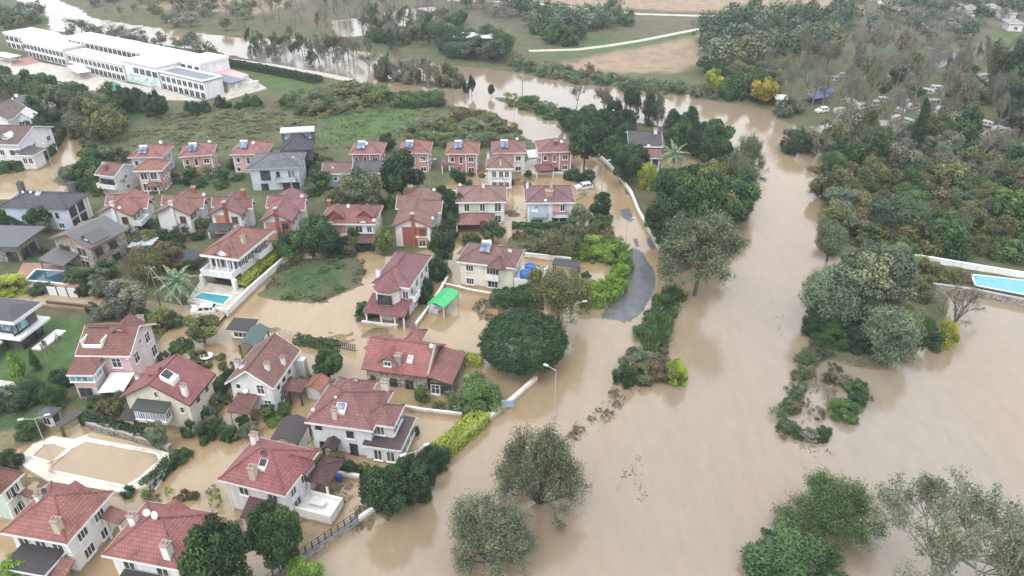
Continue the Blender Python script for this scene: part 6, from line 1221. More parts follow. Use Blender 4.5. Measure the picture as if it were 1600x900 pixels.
# ------------------------------------------------------------------ walls, hedges, fences
def wall(pts, h, w, label, c=(0.66,0.63,0.58), m='plaster', z=-0.8, cope=(0.70,0.69,0.66), phrase=None, name='garden_wall'):
    q = [P(*p) for p in pts]; o = empty(name, (q[0]+q[-1])/2); mb = MB(); cp = MB(); L = 0
    for a, b in zip(q, q[1:]):
        a2 = a - o.location; b2 = b - o.location; mb.bar((a2.x, a2.y, z), (b2.x, b2.y, z), w, h-z); cp.bar((a2.x, a2.y, h+0.003), (b2.x, b2.y, h+0.003), w+0.12, 0.09)
    mb.build('wall_face', m, o, c); cp.build('coping', 'plaster', o, cope); tag(o, label, 'wall', phrase=phrase); return o
def hedge(pts, w, h, tint, label, leaf=0.16, dens=70, group=None):
    g = np.random.default_rng(len(label)); q = [P(*p) for p in pts]; base = (q[0]+q[-1])/2; V = []; va = []; core = MB()
    for a, b in zip(q, q[1:]):
        d = b - a; L = d.length; u = d.normalized(); n = Vector((-u.y, u.x, 0)); k = int(L*(w+2*h)*dens)
        t = g.random(k)*L; r = g.random(k)*(w+2*h); x = np.where(r < h, -w/2, np.where(r > h+w, w/2, r-h-w/2)); z = np.where(r < h, r, np.where(r > h+w, w+2*h-r, h))
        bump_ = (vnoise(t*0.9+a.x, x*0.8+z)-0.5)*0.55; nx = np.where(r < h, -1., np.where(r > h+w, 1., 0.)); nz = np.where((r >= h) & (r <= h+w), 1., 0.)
        x = x + nx*bump_ + g.normal(0, 0.07, k); z = np.maximum(z + nz*bump_ + g.normal(0, 0.07, k), 0)
        p = np.stack([a.x+u.x*t+n.x*x, a.y+u.y*t+n.y*x, z], 1) - np.array((base.x, base.y, 0)); nr = np.stack([n.x*nx, n.y*nx, nz], 1)
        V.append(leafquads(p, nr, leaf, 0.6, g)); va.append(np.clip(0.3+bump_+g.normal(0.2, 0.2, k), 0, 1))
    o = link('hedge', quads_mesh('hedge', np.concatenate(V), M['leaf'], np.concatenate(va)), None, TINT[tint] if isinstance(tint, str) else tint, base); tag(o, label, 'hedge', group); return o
hedge([(376,459),(400,433),(428,409),(460,384)], 2.6, 1.9, 'yellow-green', 'bright yellow-green hedge along the white wall of the pool villa'); hedge([(768,474),(800,478),(850,478)], 2.6, 2.3, 'deep green', 'dark clipped hedge in front of the cream house')
hedge([(692,560),(722,566),(754,572)], 1.4, 1.6, 'yellow-green', 'low yellow-green hedge right of the low stone house'); hedge([(676,722),(705,700),(735,674),(756,655)], 2.4, 1.7, 'yellow-green', 'yellow-green hedge along the riverside wall')
hedge([(132,660),(180,673),(232,688)], 1.2, 1.5, 'dark green', 'dark hedge on top of the stone wall above the flooded pool'); hedge([(-30,272),(20,268),(55,258),(78,240),(90,218),(95,202)], 3, 2.2, 'deep green', 'curved dark green hedge along the muddy lane', 0.22, 40)
hedge([(335,100),(420,116),(500,132)], 3.0, 2.6, 'dark green', 'long straight dark hedge behind the school lawn', 0.25, 30); hedge([(462,535),(500,542),(530,545)], 1.4, 1.3, 'deep green', 'low green hedge along the flooded street'); hedge([(228,768),(252,748),(272,724)], 1.4, 1.3, 'dark green', 'dark hedge at the right end of the flooded pool')
hedge([(486,722),(520,731),(556,740)], 1.4, 1.0, 'olive green', 'low olive hedge below the white house with the annex'); hedge([(905,476),(945,478),(972,452)], 2.2, 2.0, 'bright green', 'bright green hedge at the road bend'); hedge([(800,357),(850,358),(900,357)], 1.2, 1.3, 'deep green', 'dark hedge below the blue and pink twin house'); hedge([(300,655),(345,610),(365,590)], 1.6, 1.4, 'dark green', 'dark hedge right of the cream house with the awning')
hedge([(500,388),(545,392),(585,390)], 1.6, 1.4, 'dark green', 'dark hedge below the double house')
wall([(356,497),(392,460),(428,428),(466,394)], 1.5, 0.35, 'long white garden wall beside the pool villa', WHITE); wall([(300,484),(353,490)], 0.9, 0.3, 'short pale wall in front of the turquoise pool', (0.6,0.6,0.6))
wall([(918,234),(945,256),(966,278),(985,305),(997,335),(1012,362),(1030,394)], 1.1, 0.45, 'long pale wall along the flooded road', (0.62,0.59,0.54), phrase='the pale wall along the flooded road'); wall([(838,596),(800,630),(757,664)], 0.9, 0.5, 'pale riverside wall below the umbrella pine', (0.66,0.62,0.55)); wall([(757,664),(722,690),(702,712)], 0.9, 0.5, 'pale riverside wall beside the yellow-green hedge', (0.6,0.55,0.46))
wall([(634,778),(595,795),(560,818)], 0.9, 0.4, 'short white wall of the riverside fence', WHITE); wall([(560,818),(520,845),(480,872),(430,912),(380,950)], 0.8, 0.45, 'dark stone base wall of the riverside fence', (1,1,1), 'stone', cope=(0.2,0.2,0.2)); wall([(140,668),(200,684),(268,706)], 1.1, 0.7, 'rubble stone retaining wall behind the flooded pool', (1,1,1), 'stone', cope=(0.4,0.38,0.34))
wall([(622,638),(660,645),(722,652)], 0.7, 0.25, 'white ornamental garden wall right of the annex house', WHITE); wall([(566,507),(595,511),(622,513)], 0.7, 0.3, 'white front wall of the octagonal bay house', WHITE); wall([(650,512),(668,488),(690,455),(705,428)], 0.8, 0.3, 'pale side wall beside the green carport', (0.68,0.66,0.6))
wall([(815,276),(850,275),(893,275)], 0.9, 0.4, 'pale front wall of the red house at the road bend', (0.66,0.62,0.54)); wall([(700,303),(740,303),(800,298)], 0.8, 0.3, 'low pale wall behind the house with the green panel', (0.6,0.58,0.52)); wall([(690,446),(740,458),(790,466)], 0.6, 0.3, 'low wall in front of the cream house', (0.6,0.55,0.48)); wall([(285,282),(297,278),(345,262)], 0.9, 0.3, 'thin white wall beside the small green garden', WHITE)
wall([(1380,402),(1450,412),(1520,424),(1640,444)], 1.4, 0.6, 'long white garden wall on the right bank', (0.80,0.80,0.80), cope=(0.8,0.8,0.8), phrase='the long white garden wall'); wall([(1455,452),(1520,461),(1640,486)], 1.2, 0.6, 'grey stone wall at the flooded pool garden on the right', (1,1,1), 'stone', cope=(0.35,0.33,0.3)); wall([(496,738),(530,745),(562,750)], 0.8, 0.3, 'white wall with blue bin below the low olive hedge', WHITE); wall([(75,478),(130,484),(180,490)], 1.0, 0.3, 'dark brown wall below the village lane', (0.14,0.09,0.07), cope=(0.14,0.09,0.07))
wall([(880,470),(910,476)], 0.5, 0.3, 'short white kerb wall at the road bend hedge', WHITE); wall([(820,404),(860,408),(892,412)], 1.2, 0.3, 'pale wall behind the annex with blue tanks', (0.66,0.64,0.6))
def fence(pts, h, label, c=(0.05,0.05,0.05), z=0.9, gap=0.9, name='fence'):
    q = [P(*p) for p in pts]; o = empty(name, (q[0]+q[-1])/2); rail = MB(); i = 0
    for a, b in zip(q, q[1:]):
        a2 = a-o.location; b2 = b-o.location; L = (b-a).length
        for zz in (z+0.15, z+h*0.55, z+h): rail.bar((a2.x, a2.y, zz), (b2.x, b2.y, zz), 0.06, 0.06)
        n = int(L/gap)+1
        for k in range(n):
            p = a2.lerp(b2, k/n); m = MB(); m.box(p.x-0.06, p.x+0.06, p.y-0.06, p.y+0.06, z-0.6, z+h+0.08); m.build('post', 'metal', o, c)
    rail.build('rail', 'metal', o, c); tag(o, label, 'fence'); return o
fence([(560,818),(520,845),(480,872),(430,912),(380,950)], 1.0, 'dark railing fence along the river below the white terrace', z=0.95); fence([(530,545),(558,550)], 1.2, 'dark brown board fence left of the low stone house', (0.07,0.045,0.035), 0.1, 0.35); fence([(627,510),(650,513)], 1.0, 'iron gate of the octagonal bay house', (0.2,0.2,0.2), 0.2, 0.4, 'gate'); fence([(438,526),(460,530)], 1.6, 'pale arched garden gate on the flooded street', (0.5,0.47,0.42), 0.1, 0.5, 'gate'); fence([(790,460),(812,464)], 0.8, 'short iron railing below the bow window', (0.25,0.25,0.25), 0.2, 0.5)
# white double gate of the stone villa
A, B = P(78,465), P(125,469); t = empty('gate', (A+B)/2, math.atan2((B-A).y, (B-A).x)); L = (B-A).length
for k in range(3):
    x0 = -L/2 + k*L/3; m = MB(); m.box(x0+0.1, x0+L/3-0.1, -0.05, 0.05, 0.55, 2.3); m.build('gate_panel', 'metal', t, (0.7,0.72,0.75)); 
for k in range(4): x0 = -L/2+k*L/3; m = MB(); m.box(x0-0.09, x0+0.09, -0.12, 0.12, 0.0, 2.5); m.build('gate_post', 'metal', t, (0.06,0.06,0.07))
tag(t, 'wide white panelled gate with black posts on the village lane', 'gate', phrase='the white panelled gate')

# ------------------------------------------------------------------ pools
def pool(label, pts, z, m, deck=None, dz=None, dm='paving', cop=0.35, cc=(0.74,0.73,0.70), phrase=None):
    q = [P(*p, z) for p in pts]; c = sum(q, Vector())/len(q); o = empty('swimming_pool', (c.x, c.y, 0)); f = lambda v: (v.x-c.x, v.y-c.y)
    if deck: mb = MB(); mb.prism([f(P(*p, z)) for p in deck], -0.6, z); mb.build('pool_deck', dm, o)
    mb = MB(); mb.prism([f(v) for v in q], z-0.25, z+0.012); mb.build('pool_water', m, o); mb = MB()
    for a, b in zip(q, q[1:]+q[:1]): (x0, y0), (x1, y1) = f(a), f(b); mb.bar((x0, y0, z+0.004), (x1, y1, z+0.004), cop, 0.10)
    mb.build('coping', 'plaster', o, cc); tag(o, label, 'pool', phrase=phrase); return o
dk = make_flat('muddy_deck', (0.50,0.46,0.38), (0.66,0.62,0.54), 0.35)
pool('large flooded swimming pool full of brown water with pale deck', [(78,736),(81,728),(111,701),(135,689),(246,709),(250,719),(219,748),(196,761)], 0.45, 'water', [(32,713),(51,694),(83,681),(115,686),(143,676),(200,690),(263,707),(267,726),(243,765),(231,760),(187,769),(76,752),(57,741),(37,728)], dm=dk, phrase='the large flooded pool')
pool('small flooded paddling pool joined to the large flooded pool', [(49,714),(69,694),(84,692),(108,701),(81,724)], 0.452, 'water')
structure(sheet('muddy_strip', [(143,679),(200,692),(258,708),(248,707),(137,687)], 0.3, 0.462, 'mud'))
pool('turquoise swimming pool in front of the white pool villa', [(300,466),(315,457),(362,463),(349,477)], 0.9, 'pool', [(292,470),(312,440),(384,450),(353,488)])
pool('dark blue swimming pool with terracotta terrace below the stone villa', [(40,438),(56,421),(122,425),(104,444)], 0.6, 'pooldark', [(20,440),(36,410),(80,412),(150,418),(140,436),(118,452),(40,448)], dm=make_flat('terracotta_paving', (0.26,0.15,0.11), (0.38,0.25,0.19), 0.6), phrase='the dark blue pool')
pool('small turquoise pool at the left edge below the modern house', [(-20,606),(-2,602),(15,604),(0,616),(-20,620)], 0.6, 'pool', [(-30,590),(20,596),(32,606),(5,624),(-30,630)]); pool('long light blue pool inside the right bank garden', [(1518,429),(1640,443),(1640,468),(1524,446)], 0.6, 'poolblue', phrase='the long light blue pool')

# ------------------------------------------------------------------ sheds, carports, gazebos
def canopy(name, label, p1, p2, p3, z, rise, rc, rm='paint', roof='hip', pc=(0.1,0.09,0.08), cat='shelter', walls=None, phrase=None, axis=None):
    h = House(name, label, p1, p2, p3, z, cat=cat, phrase=phrase); h.block(rise=rise, roof=roof, rc=rc, rm=rm, walls=walls is not None, wc=walls or WHITE, ov=0.4, fascia=None, th=0.12, axis=axis)
    if walls is None:
        for x in (-h.w/2+0.3, h.w/2-0.3):
            for y in (-h.d/2+0.3, h.d/2-0.3): m = MB(); m.box(x-0.09, x+0.09, y-0.09, y+0.09, -1, h.zr(x, y)-0.13); h.part(m, 'post', 'paint', pc)
    return h
canopy('carport', 'bright green carport roof standing in the flooded street', (667,474),(694,481),(707,454), 2.4, 0.5, (0.06,0.42,0.16), pc=(0.6,0.6,0.6), phrase='the green carport', cat='carport', roof='gable', axis='y')
canopy('gazebo', 'garden shelter with grey-green pitched roof behind the white gabled house', (370,541),(400,543),(426,513), 2.5, 0.9, (0.075,0.115,0.105), roof='gable', axis='y', phrase='the grey-green shelter'); h = canopy('garden_shed', 'white garden shed with dark flat roof beside the grey-green shelter', (353,514),(392,517), 3.0, 2.3, 0.3, CHAR, walls=WHITE, cat='shed', roof='shed'); h.win('S', 0.5, 0.7, 2.2, 0.9, '3')
canopy('pergola', 'dark pitched pergola roof beside the white house with the annex', (420,690),(466,694),(476,655), 2.5, 0.8, (0.055,0.042,0.045), roof='gable', axis='y'); h = canopy('garden_shed', 'small shed with orange-red roof between the two white houses', (472,606),(500,612),(519,592), 2.4, 0.7, (0.30,0.09,0.055), 'roof', walls=(0.5,0.5,0.5), cat='shed', roof='gable'); h = canopy('garden_shed', 'white garden shed with dark roof above the pool lamp', (55,648),(80,652),(92,636), 2.4, 0.6, (0.07,0.07,0.085), walls=WHITE, cat='shed'); h.win('S', 0.4, 0.6, 1.1, 1.2, '2'); h.door('E', 0.5, c=(0.06,0.04,0.04))
canopy('garden_hut', 'hut with pale grey sheet roof right of the grey-roofed stone villa', (198,386),(232,388),(238,373), 2.6, 0.4, (0.40,0.42,0.46), walls=(0.30,0.12,0.08), cat='hut', roof='shed'); canopy('shelter', 'dark rounded tarpaulin shelter behind the palm tree', (255,405),(300,410),(312,392), 2.2, 0.6, (0.045,0.043,0.05)); canopy('shelter', 'long dark flat-roofed shelter behind the bright green shrubs', (862,413),(905,418),(912,408), 2.2, 0.3, (0.05,0.052,0.06)); canopy('shelter', 'small dark lean-to beside the grey-roofed stone villa pool', (126,452),(180,456),(176,440), 1.9, 0.3, (0.12,0.125,0.13), roof='shed')
h = canopy('open_stage', 'dark open building with thin white roof edge in the trees beyond the river', (703,58),(772,60), 10, 5.0, 0.2, (0.70,0.70,0.70), walls=(0.045,0.045,0.045), cat='building', roof='flat', phrase='the dark open building'); h.auto('S', zs=(1.0,), fc=CHAR)
canopy('shelter', 'dark lean-to roof below the pink house', (95,668),(128,645),(135,632), 2.0, 0.4, (0.085,0.07,0.065), roof='shed')
# white round garden table
t = empty('garden_table', P(324,562), 0); m = MB(); m.tube((0,0,0.72), (0,0,0.8), 1.0, 1.0, 18); m.build('table_top', 'paint', t, WHITE); m = MB(); m.tube((0,0,-0.2), (0,0,0.72), 0.08, 0.08, 8); m.build('leg', 'paint', t, WHITE)
for k in range(4): a = k*1.57+0.4; m = MB(); m.box(-0.25+1.35*math.cos(a), 0.25+1.35*math.cos(a), -0.25+1.35*math.sin(a), 0.25+1.35*math.sin(a), 0.1, 0.45); m.build('stool', 'paint', t, WHITE)
tag(t, 'white round garden table with stools in the muddy garden', 'table')
t = empty('bin', P(530,751)); m = MB(); m.tube((0,0,-0.2), (0,0,0.9), 0.32, 0.38, 12); m.build('bin_body', 'paint', t, (0.02,0.08,0.4)); m = MB(); m.tube((0,0,0.905), (0,0,0.98), 0.41, 0.36, 12); m.build('lid', 'paint', t, (0.02,0.09,0.45)); tag(t, 'blue plastic bin in front of the white wall', 'bin')
t = empty('road_sign', P(793,642)); m = MB(); m.box(-0.9, 0.9, -0.05, 0.05, 0.7, 1.9); m.build('sign_board', 'paint', t, (0.30,0.40,0.52)); m = MB(); m.tube((-0.6,0.08,-1), (-0.6,0.08,1.8), 0.05); m.tube((0.6,0.08,-1), (0.6,0.08,1.8), 0.05); m.build('post', 'metal', t, (0.4,0.4,0.4)); tag(t, 'small grey-blue board on the riverside wall', 'sign')

# ------------------------------------------------------------------ vehicles
def car(p, rz, c, label, van=False, group=None):
    o = empty('car', p, rz); L, W = 4.2, 1.75
    prof = [(-2.1,0.35),(-2.1,0.95),(-1.95,1.05),(-1.15,1.12),(-0.5,1.68),(1.55,1.75),(2.0,1.25),(2.1,0.95),(2.1,0.35)]
    m = MB(); n = len(prof); ins = lambda z: W/2 - max(0, z-1.05)*0.28
    vs_ = [(x, -ins(z), z) for x, z in prof] + [(x, ins(z), z) for x, z in prof]; m.add(vs_, [tuple(range(n)), tuple(range(2*n-1, n-1, -1))] + [(i, n+i, n+(i+1) % n, (i+1) % n) for i in range(n)]); m.build('body', 'metal', o, c)
    for s_ in (-1, 1):
        m = MB()
        for xa, xb in ((-0.95, 0.1), (0.2, 1.1), (1.2, 1.65)): y = s_*(W/2+0.012-0.02); m.add([(xa+0.15, s_*(ins(1.1)+0.012), 1.1), (xb, s_*(ins(1.1)+0.012), 1.1), (xb, s_*(ins(1.55)+0.012), 1.55), (xa+(0.55 if xa < -0.5 else 0), s_*(ins(1.55)+0.012), 1.55)], [(0,1,2,3) if s_ < 0 else (3,2,1,0)])
        m.build('side_window', 'glass', o, (1,1,1))
        for x in (-1.35, 1.3): m = MB(); m.tube((x, s_*0.72, 0.3), (x, s_*0.90, 0.3), 0.32, 0.32, 14); w = m.build('wheel', 'paint', o, (0.02,0.02,0.02)); m = MB(); m.tube((x, s_*0.9, 0.3), (x, s_*0.915, 0.3), 0.18, 0.18, 10); m.build('rim', 'metal', w, (0.4,0.4,0.4))
        m = MB(); m.box(-2.13, -2.09, s_*0.62-0.18, s_*0.62+0.18, 0.72, 0.9); m.build('headlight', 'glass', o, (8,8,8)); m = MB(); m.box(2.09, 2.13, s_*0.68-0.1, s_*0.68+0.1, 0.8, 1.1); m.build('tail_light', 'paint', o, (0.35,0.02,0.02))
    m = MB(); m.add([(-1.08, -0.72, 1.17), (-1.08, 0.72, 1.17), (-0.56, 0.6, 1.65), (-0.56, -0.6, 1.65)], [(3,2,1,0)]); m.build('windscreen', 'glass', o, (1,1,1)); m = MB(); m.add([(1.68, -0.58, 1.64), (1.68, 0.58, 1.64), (1.97, 0.66, 1.3), (1.97, -0.66, 1.3)], [(0,3,2,1)]); m.build('rear_window', 'glass', o, (1,1,1))
    tag(o, label, 'car', group); return o
car(P(320,490,0) + Vector((0,0,0.05)), 0.12, (0.72,0.72,0.72), 'white car parked below the turquoise pool'); car(P(685,480,0) + Vector((0,0,-0.35)), 1.2, (0.66,0.67,0.68), 'white car half under the green carport in the flood'); car(P(912,295,0)+Vector((0,0,-0.2)), 0.3, (0.6,0.6,0.62), 'silver car standing in the flooded yard right of the twin house')
car(P(1283,178,0)+Vector((0,0,0.4)), 0.4, (0.78,0.78,0.78), 'white car at the campsite edge near the blue canopies')
# caravans of the flooded campsite
def caravan_mesh():
    L, W, Hh = 5.6, 2.3, 2.35; m = MB(); prof = [(-2.8,0.5),(-2.8,1.6),(-2.35,2.45),(2.4,2.5),(2.8,1.9),(2.8,0.5)]; n = len(prof)
    m.add([(x, -W/2, z) for x, z in prof] + [(x, W/2, z) for x, z in prof], [tuple(range(n)), tuple(range(2*n-1, n-1, -1))] + [(i, n+i, n+(i+1) % n, (i+1) % n) for i in range(n)]); b = m.mesh('caravan_body', M['paint'])
    m = MB()
    for s_ in (-1, 1):
        pass
    m.box(-0.5, 0.5, -0.008, 0.008, 0, 0.65); w = m.mesh('window', M['glass']); m = MB(); m.box(0.65, 1.05, -1.18, -1.156, 0.6, 2.3); d = m.mesh('door', M['paint']); m = MB()
    for s_ in (-1, 1): m.tube((0.2, s_*0.85, 0.3), (0.2, s_*1.1, 0.3), 0.32, 0.32, 10)
    m.box(-3.9, -2.8, -0.06, 0.06, 0.45, 0.55); return b, w, d, m.mesh('wheels_and_drawbar', M['paint'])
CV = caravan_mesh(); cg = random.Random(12)
CVP = [(1415,150),(1431,155),(1448,148),(1462,142),(1408,163),(1424,172),(1455,166),(1470,175),(1440,182),(1462,188),(1484,193),(1490,184),(1405,178),(1398,190),(1418,195),(1440,200),(1535,125),(1545,134),(1560,119),(1572,136),(1528,148),(1568,160),(1540,198),(1556,206),(1572,212),(1330,165),(1345,172),(1362,168),(1378,160),(1310,178),(1500,160),(1515,172),(1495,205),(1300,128),(1318,122),(1590,110)]
for i, (x, y) in enumerate(CVP):
    o = empty('caravan', P(x, y) + Vector((0,0,0.25)), cg.choice((0.3, 0.5, 1.9, 2.1, 0.4, -0.4)) + cg.uniform(-0.2, 0.2)); c = cg.uniform(0.34, 0.58); k = cg.uniform(0.55, 0.8); o.scale = (k, k, k)
    link('caravan_body', CV[0], o, (c, c, c*0.97)); [link('window', CV[1], o, (1,1,1), (x_, s_*1.152, 1.35)) for s_ in (-1, 1) for x_ in (-1.9, 0.0, 1.6)]; link('door', CV[2], o, (0.5,0.52,0.55)); link('chassis', CV[3], o, (0.08,0.08,0.08))
    o['category'] = 'caravan'; o['group'] = 'caravans in the flooded campsite'; PLANTS.append((o, 'caravan', 'white', 2.5, 5.6, None))
for (a, b, lab) in (((1272,155),(1298,150),'front blue awning tent in the campsite'), ((1284,146),(1306,142),'blue awning tent behind the front one in the campsite')):
    h = House('awning_tent', lab, a, b, 5.5, 2.4, cat='tent', phrase='the blue awning tents'); h.block(rise=0.9, roof='gable', rc=(0.085,0.11,0.24), rm='paint', walls=False, th=0.08)
    for x in (-h.w/2+0.2, h.w/2-0.2):
        for y in (-h.d/2+0.2, h.d/2-0.2): m = MB(); m.tube((x, y, 0), (x, y, 2.35), 0.06); h.part(m, 'pole', 'metal', (0.4,0.4,0.4))
h = House('hut', 'flat white-roofed hut beside the yellow autumn tree', (1212,154),(1233,155), 5.0, 3.0, cat='hut'); h.block(rise=0.1, roof='flat', rc=(0.78,0.77,0.72), rm='paint', wc=(0.4,0.38,0.36)); h.auto('S', zs=(0.8,))
for i, (x, y, w, lab) in enumerate(((1555,12,22,'far white house in the top right corner'), (1580,20,24,'far white building with red roof at the right edge'), (1495,6,20,'far white house left of the other far houses'), (1520,14,18,'small far white house among trees'), (1590,36,26,'low white building below the far red roof'), (800,4,26,'far white shed beside the far road'), (830,6,14,'small dark far house beside the far road'), (1140,40,12,'small far white hut beside the riverside path'))):
    h = House('far_building', lab, (x-w/2, y), (x+w/2, y+1), 9.0, 4.0, cat='building', group='far buildings'); h.block(rise=1.4, rc=(0.30,0.12,0.10) if i == 1 else (0.4,0.38,0.38), wc=(0.72,0.72,0.72)); h.auto('S', zs=(1.2,))

# ------------------------------------------------------------------ lamps and poles
def lamp(px, py, h, label, arms=1, az=0.0):
    o = empty('street_lamp', P(px, py), az); m = MB(); m.tube((0,0,-1), (0,0,h), 0.085, 0.05, 8); m.build('pole', 'metal', o, (0.42,0.42,0.42)); m = MB(); m.tube((0,0,-1), (0,0,0.6), 0.17, 0.15, 8); m.build('base', 'metal', o, (0.35,0.35,0.35))
    for k in range(arms):
        s_ = 1 if k == 0 else -1; m = MB(); m.tube((0,0,h-0.05), (s_*1.3,0,h+0.25), 0.05, 0.04, 6); a = m.build('arm', 'metal', o, (0.42,0.42,0.42)); m = MB(); m.box(min(s_*1.2, s_*1.9), max(s_*1.2, s_*1.9), -0.16, 0.16, h+0.2, h+0.34); m.build('lamp_head', 'metal', a, (0.5,0.5,0.49))
    tag(o, label, 'street lamp', 'street lamps'); return o
lamp(866,654,8.4,'street lamp in the water below the umbrella pine', 1, 2.6); lamp(895,541,8.0,'street lamp beside the olive-green tree', 1, 0.2); lamp(655,782,8.0,'double-headed street lamp beside the dark tree outside the fence', 2, 0.6); lamp(70,692,4.2,'white lamp post beside the paddling pool', 2, 0.3); lamp(976,392,6.5,'street lamp at the end of the dry road', 1, 0.6); lamp(88,278,8.0,'street lamp on the muddy lane bend', 1, 2.4); lamp(672,302,8.0,'double street lamp behind the gabled house with brick panels', 2, 0.2); lamp(475,296,7.5,'street lamp right of the grey-blue villa', 1, 2.8); lamp(112,172,8.0,'street lamp among the grey-green trees left of the meadow', 1, 2.9); lamp(803,200,7.5,'street lamp beside the flooded road far end', 1, 1.0); lamp(940,298,7.0,'street lamp on the flooded road right of the twin house', 1, 0.5)
def upole(px, py, h, label, stays=()):
    o = empty('utility_pole', P(px, py)); m = MB(); m.tube((0,0,-1), (0,0,h), 0.15, 0.1, 8); m.build('pole', 'bark', o, (0.22,0.19,0.16)); m = MB(); m.box(-0.9, 0.9, -0.06, 0.06, h-0.5, h-0.36); c = m.build('crossarm', 'bark', o, (0.2,0.18,0.15)); m = MB(); [m.tube((x,0,h-0.36), (x,0,h-0.14), 0.05, 0.04, 6) for x in (-0.75, 0, 0.75)]; m.build('insulator', 'paint', c, (0.5,0.5,0.48))
    for sx_, sy_ in stays: q = P(sx_, sy_) - o.location; m = MB(); m.tube((0,0,h-0.3), (q.x, q.y, 0.2), 0.045, 0.045, 5); m.build('stay', 'metal', o, (0.4,0.4,0.38))
    tag(o, label, 'utility pole', 'utility poles')
upole(252,482,8.5,'wooden utility pole with pale stays beside the palm tree', ((300,495),(226,478))); upole(508,238,8.0,'wooden utility pole at the meadow edge beside the dark slate house'); upole(816,156,8.0,'leaning utility pole on the grassy river strip'); upole(708,162,8.0,'utility pole in the flooded road beside the meadow')
upole(283,622,7.5,'thin pole with wire behind the cream house roof', ((320,568),))

# ------------------------------------------------------------------ reeds, drift wood, tufts
def blades(name, poly, n, h, w, tint, label, seed, lean=0.3):
    g = np.random.default_rng(seed); W = wpoly(poly); A = np.array(W); k = 0; pts = []
    while len(pts) < n:
        p = g.uniform(A.min(0), A.max(0), (n, 2)); pts += [q for q in p if inside(q, W)]
    p = np.array(pts[:n]); cl = np.clip((fbm(p[:,0]*0.5, p[:,1]*0.5, 3)-0.36)*5, 0.0, 1.15); hh = h*g.uniform(0.4, 1.2, n)*cl; az = g.uniform(0, 6.28, n); b = np.stack([np.cos(az), np.sin(az), np.zeros(n)], 1)*(w*g.uniform(0.6, 1.4, n))[:, None]
    base = np.stack([p[:,0], p[:,1], np.full(n, -0.1)], 1); top = base + np.stack([g.normal(0, lean, n)*hh, g.normal(0, lean, n)*hh, hh], 1); mid = (base+top)/2
    V = np.stack([base, mid-b, top, mid+b], 1); o = link(name, quads_mesh(name, V, M['leaf'], g.random(n)), None, TINT[tint]); stuff(o, label, 'vegetation'); return o
blades('reeds', [(1003,535),(1014,500),(1028,470),(1050,460),(1072,468),(1052,500),(1044,530),(1024,556),(1006,555)], 6500, 1.7, 0.12, 'mid green', 'tall green reeds on the drowned river bank', 1)
blades('weeds', [(425,432),(470,405),(520,404),(562,425),(550,450),(500,472),(430,470)], 7000, 0.7, 0.10, 'mid green', 'weeds on the vacant lot', 2, 0.5); blades('weeds', [(800,365),(955,362),(975,388),(930,402),(830,398)], 6000, 0.8, 0.12, 'olive green', 'weeds behind the cream house', 3, 0.5)
blades('weeds', [(560,790),(640,748),(660,770),(600,812),(540,840)], 2200, 0.45, 0.06, 'grey-brown', 'drowned weeds outside the riverside fence', 4, 0.6); blades('weeds', [(740,468),(840,480),(830,500),(750,500)], 3000, 0.5, 0.09, 'grey-brown', 'drowned weeds beside the green carport', 5, 0.7); blades('weeds', [(400,820),(480,760),(560,735),(575,760),(480,830)], 3000, 0.3, 0.06, 'mid green', 'grass in the garden below the white terrace', 6, 0.6)
blades('weeds', [(1255,590),(1275,560),(1290,600),(1255,660),(1225,690),(1215,680)], 900, 0.7, 0.06, 'grey-brown', 'drowned stalks south of the wooded island', 8, 0.7); blades('weeds', [(950,640),(985,600),(995,612),(940,672),(892,700),(888,694)], 420, 0.5, 0.06, 'brownish', 'drowned stalks in mid river', 9, 0.8); blades('meadow_grass', [(150,240),(250,190),(420,160),(700,170),(830,230),(600,235),(300,240)], 42000, 0.9, 0.16, 'olive green', 'rough grass of the meadow', 10, 0.5)
def drift():
    g = np.random.default_rng(9); V = []
    for (x0, y0, x1, y1, n) in ((965,760,1000,715,26),(880,690,960,620,70),(990,735,1005,790,18),(1240,690,1300,710,40),(1210,470,1220,520,14),(1100,430,1140,440,16),(1250,735,1280,745,8)):
        for i in range(n):
            t = g.random(); p = P(x0+(x1-x0)*t+g.normal(0, 5), y0+(y1-y0)*t+g.normal(0, 5)); a = g.uniform(0, 3.14); L = g.uniform(0.06, 0.32); d = np.array((math.cos(a), math.sin(a), 0))*L; e = np.array((-math.sin(a), math.cos(a), 0))*0.06; c = np.array((p.x, p.y, 0.03)); V.append([c-d, c-e+np.array((0,0,0.04)), c+d, c+e])
    o = link('driftwood', quads_mesh('driftwood', np.array(V), M['leaf'], g.random(len(V))), None, (0.12,0.10,0.08)); stuff(o, 'twigs drifting on the flood water', 'debris')
drift()
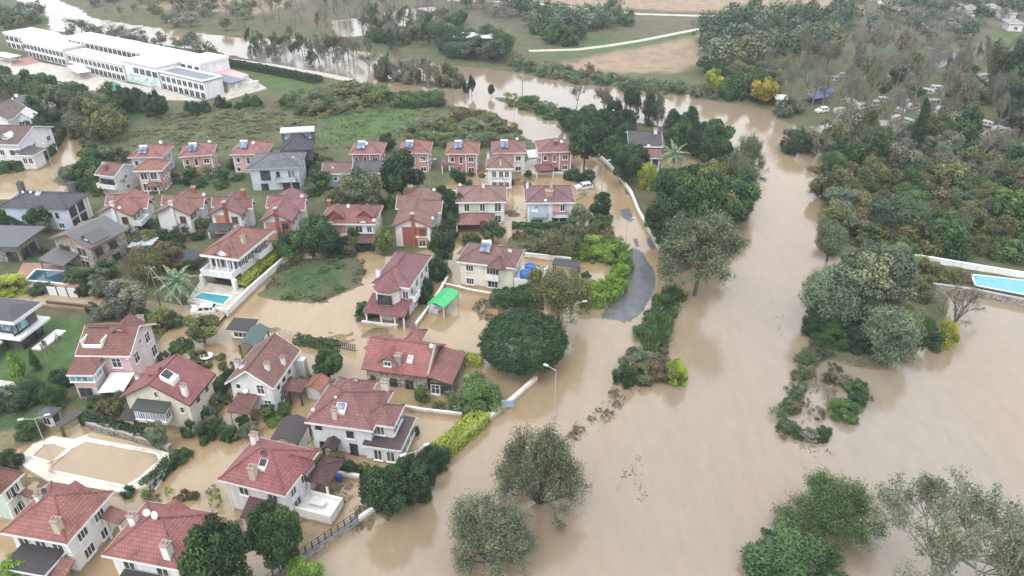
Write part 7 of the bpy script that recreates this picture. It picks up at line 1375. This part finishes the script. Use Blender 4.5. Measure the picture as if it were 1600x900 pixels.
# ------------------------------------------------------------------ labels of plants and caravans: what each stands beside
for x, y, ph in ((800,160,'the grassy river strip'),(650,132,'the thin river island'),(560,160,'the meadow thicket'),(330,210,'the open meadow'),(640,195,'the bright green meadow patch'),(760,215,'the silvery thicket'),(1340,470,'the wooded island'),(1260,640,'the drowned shrubs'),(1010,600,'the drowned bank'),(1440,160,'the campsite'),(1380,215,'the campsite flood pool'),(1120,150,'the north river bank'),(870,80,'the riverside path'),(1000,90,'the bare tan field'),(1450,110,'the campsite lane'),(960,430,'the dry piece of road'),(500,440,'the vacant lot'),(70,700,'the paddling pool'),(80,560,'the green lawn'),(1330,345,'the flooded hollow on the right bank'),(1560,330,'the right edge thicket'),(1270,290,'the right bank shore'),(470,110,'the school lane'),(150,180,'the muddy lane'),(530,95,'the flooded wood'),(1180,140,'the campsite corner'),(1300,140,'the campsite entrance'),(1560,200,'the right edge of the campsite')):
    LM.append((P(x, y), ph))
seen = {}
for o, kind, tint, h, w, label in PLANTS:
    if label: seen[label] = 1
# those without a label of their own
for o, kind, tint, h, w, label in sorted((t for t in PLANTS if not t[5]), key=lambda t: t[0].location.y):
    p = Vector(o.location); near = sorted(LM, key=lambda t: (t[0]-p).length)[:3]
    size = 'small' if h < 2.2 else ('medium' if h < 5 else ('large' if h < 8.5 else 'tall'))
    kw = KW.get(kind, kind); what = f'{size} {tint} {kw}' if kind != 'caravan' else 'white caravan'
    def rel(l):
        d = p - l[0]; a = abs(d.x) > abs(d.y)
        return ('right of' if d.x > 0 else 'left of') if a else ('behind' if d.y > 0 else 'in front of')
    cand = [f'{what} {rel(near[0])} {near[0][1]}', f'{what} between {near[0][1]} and {near[1][1]}', f'{what} {rel(near[1])} {near[1][1]}', f'{what} {rel(near[2])} {near[2][1]}', f'{what} between {near[0][1]} and {near[2][1]}', f'{what} between {near[1][1]} and {near[2][1]}']
    pick = None
    for c in cand:
        if c not in seen and len(c.split()) <= 16: pick = c; break
    if pick is None: pick = cand[0]
    seen.setdefault(pick, []) if not isinstance(seen.get(pick), int) else None
    o['label'] = pick
    if isinstance(seen.get(pick), list): seen[pick].append(o)
for lab, os_ in seen.items():
    if isinstance(os_, list) and len(os_) > 1:
        for o in os_: o['group'] = os_[0].get('group', 'alike plants')
    if isinstance(os_, list):
        for o in os_:
            if 'group' not in o: o['group'] = 'garden plants'
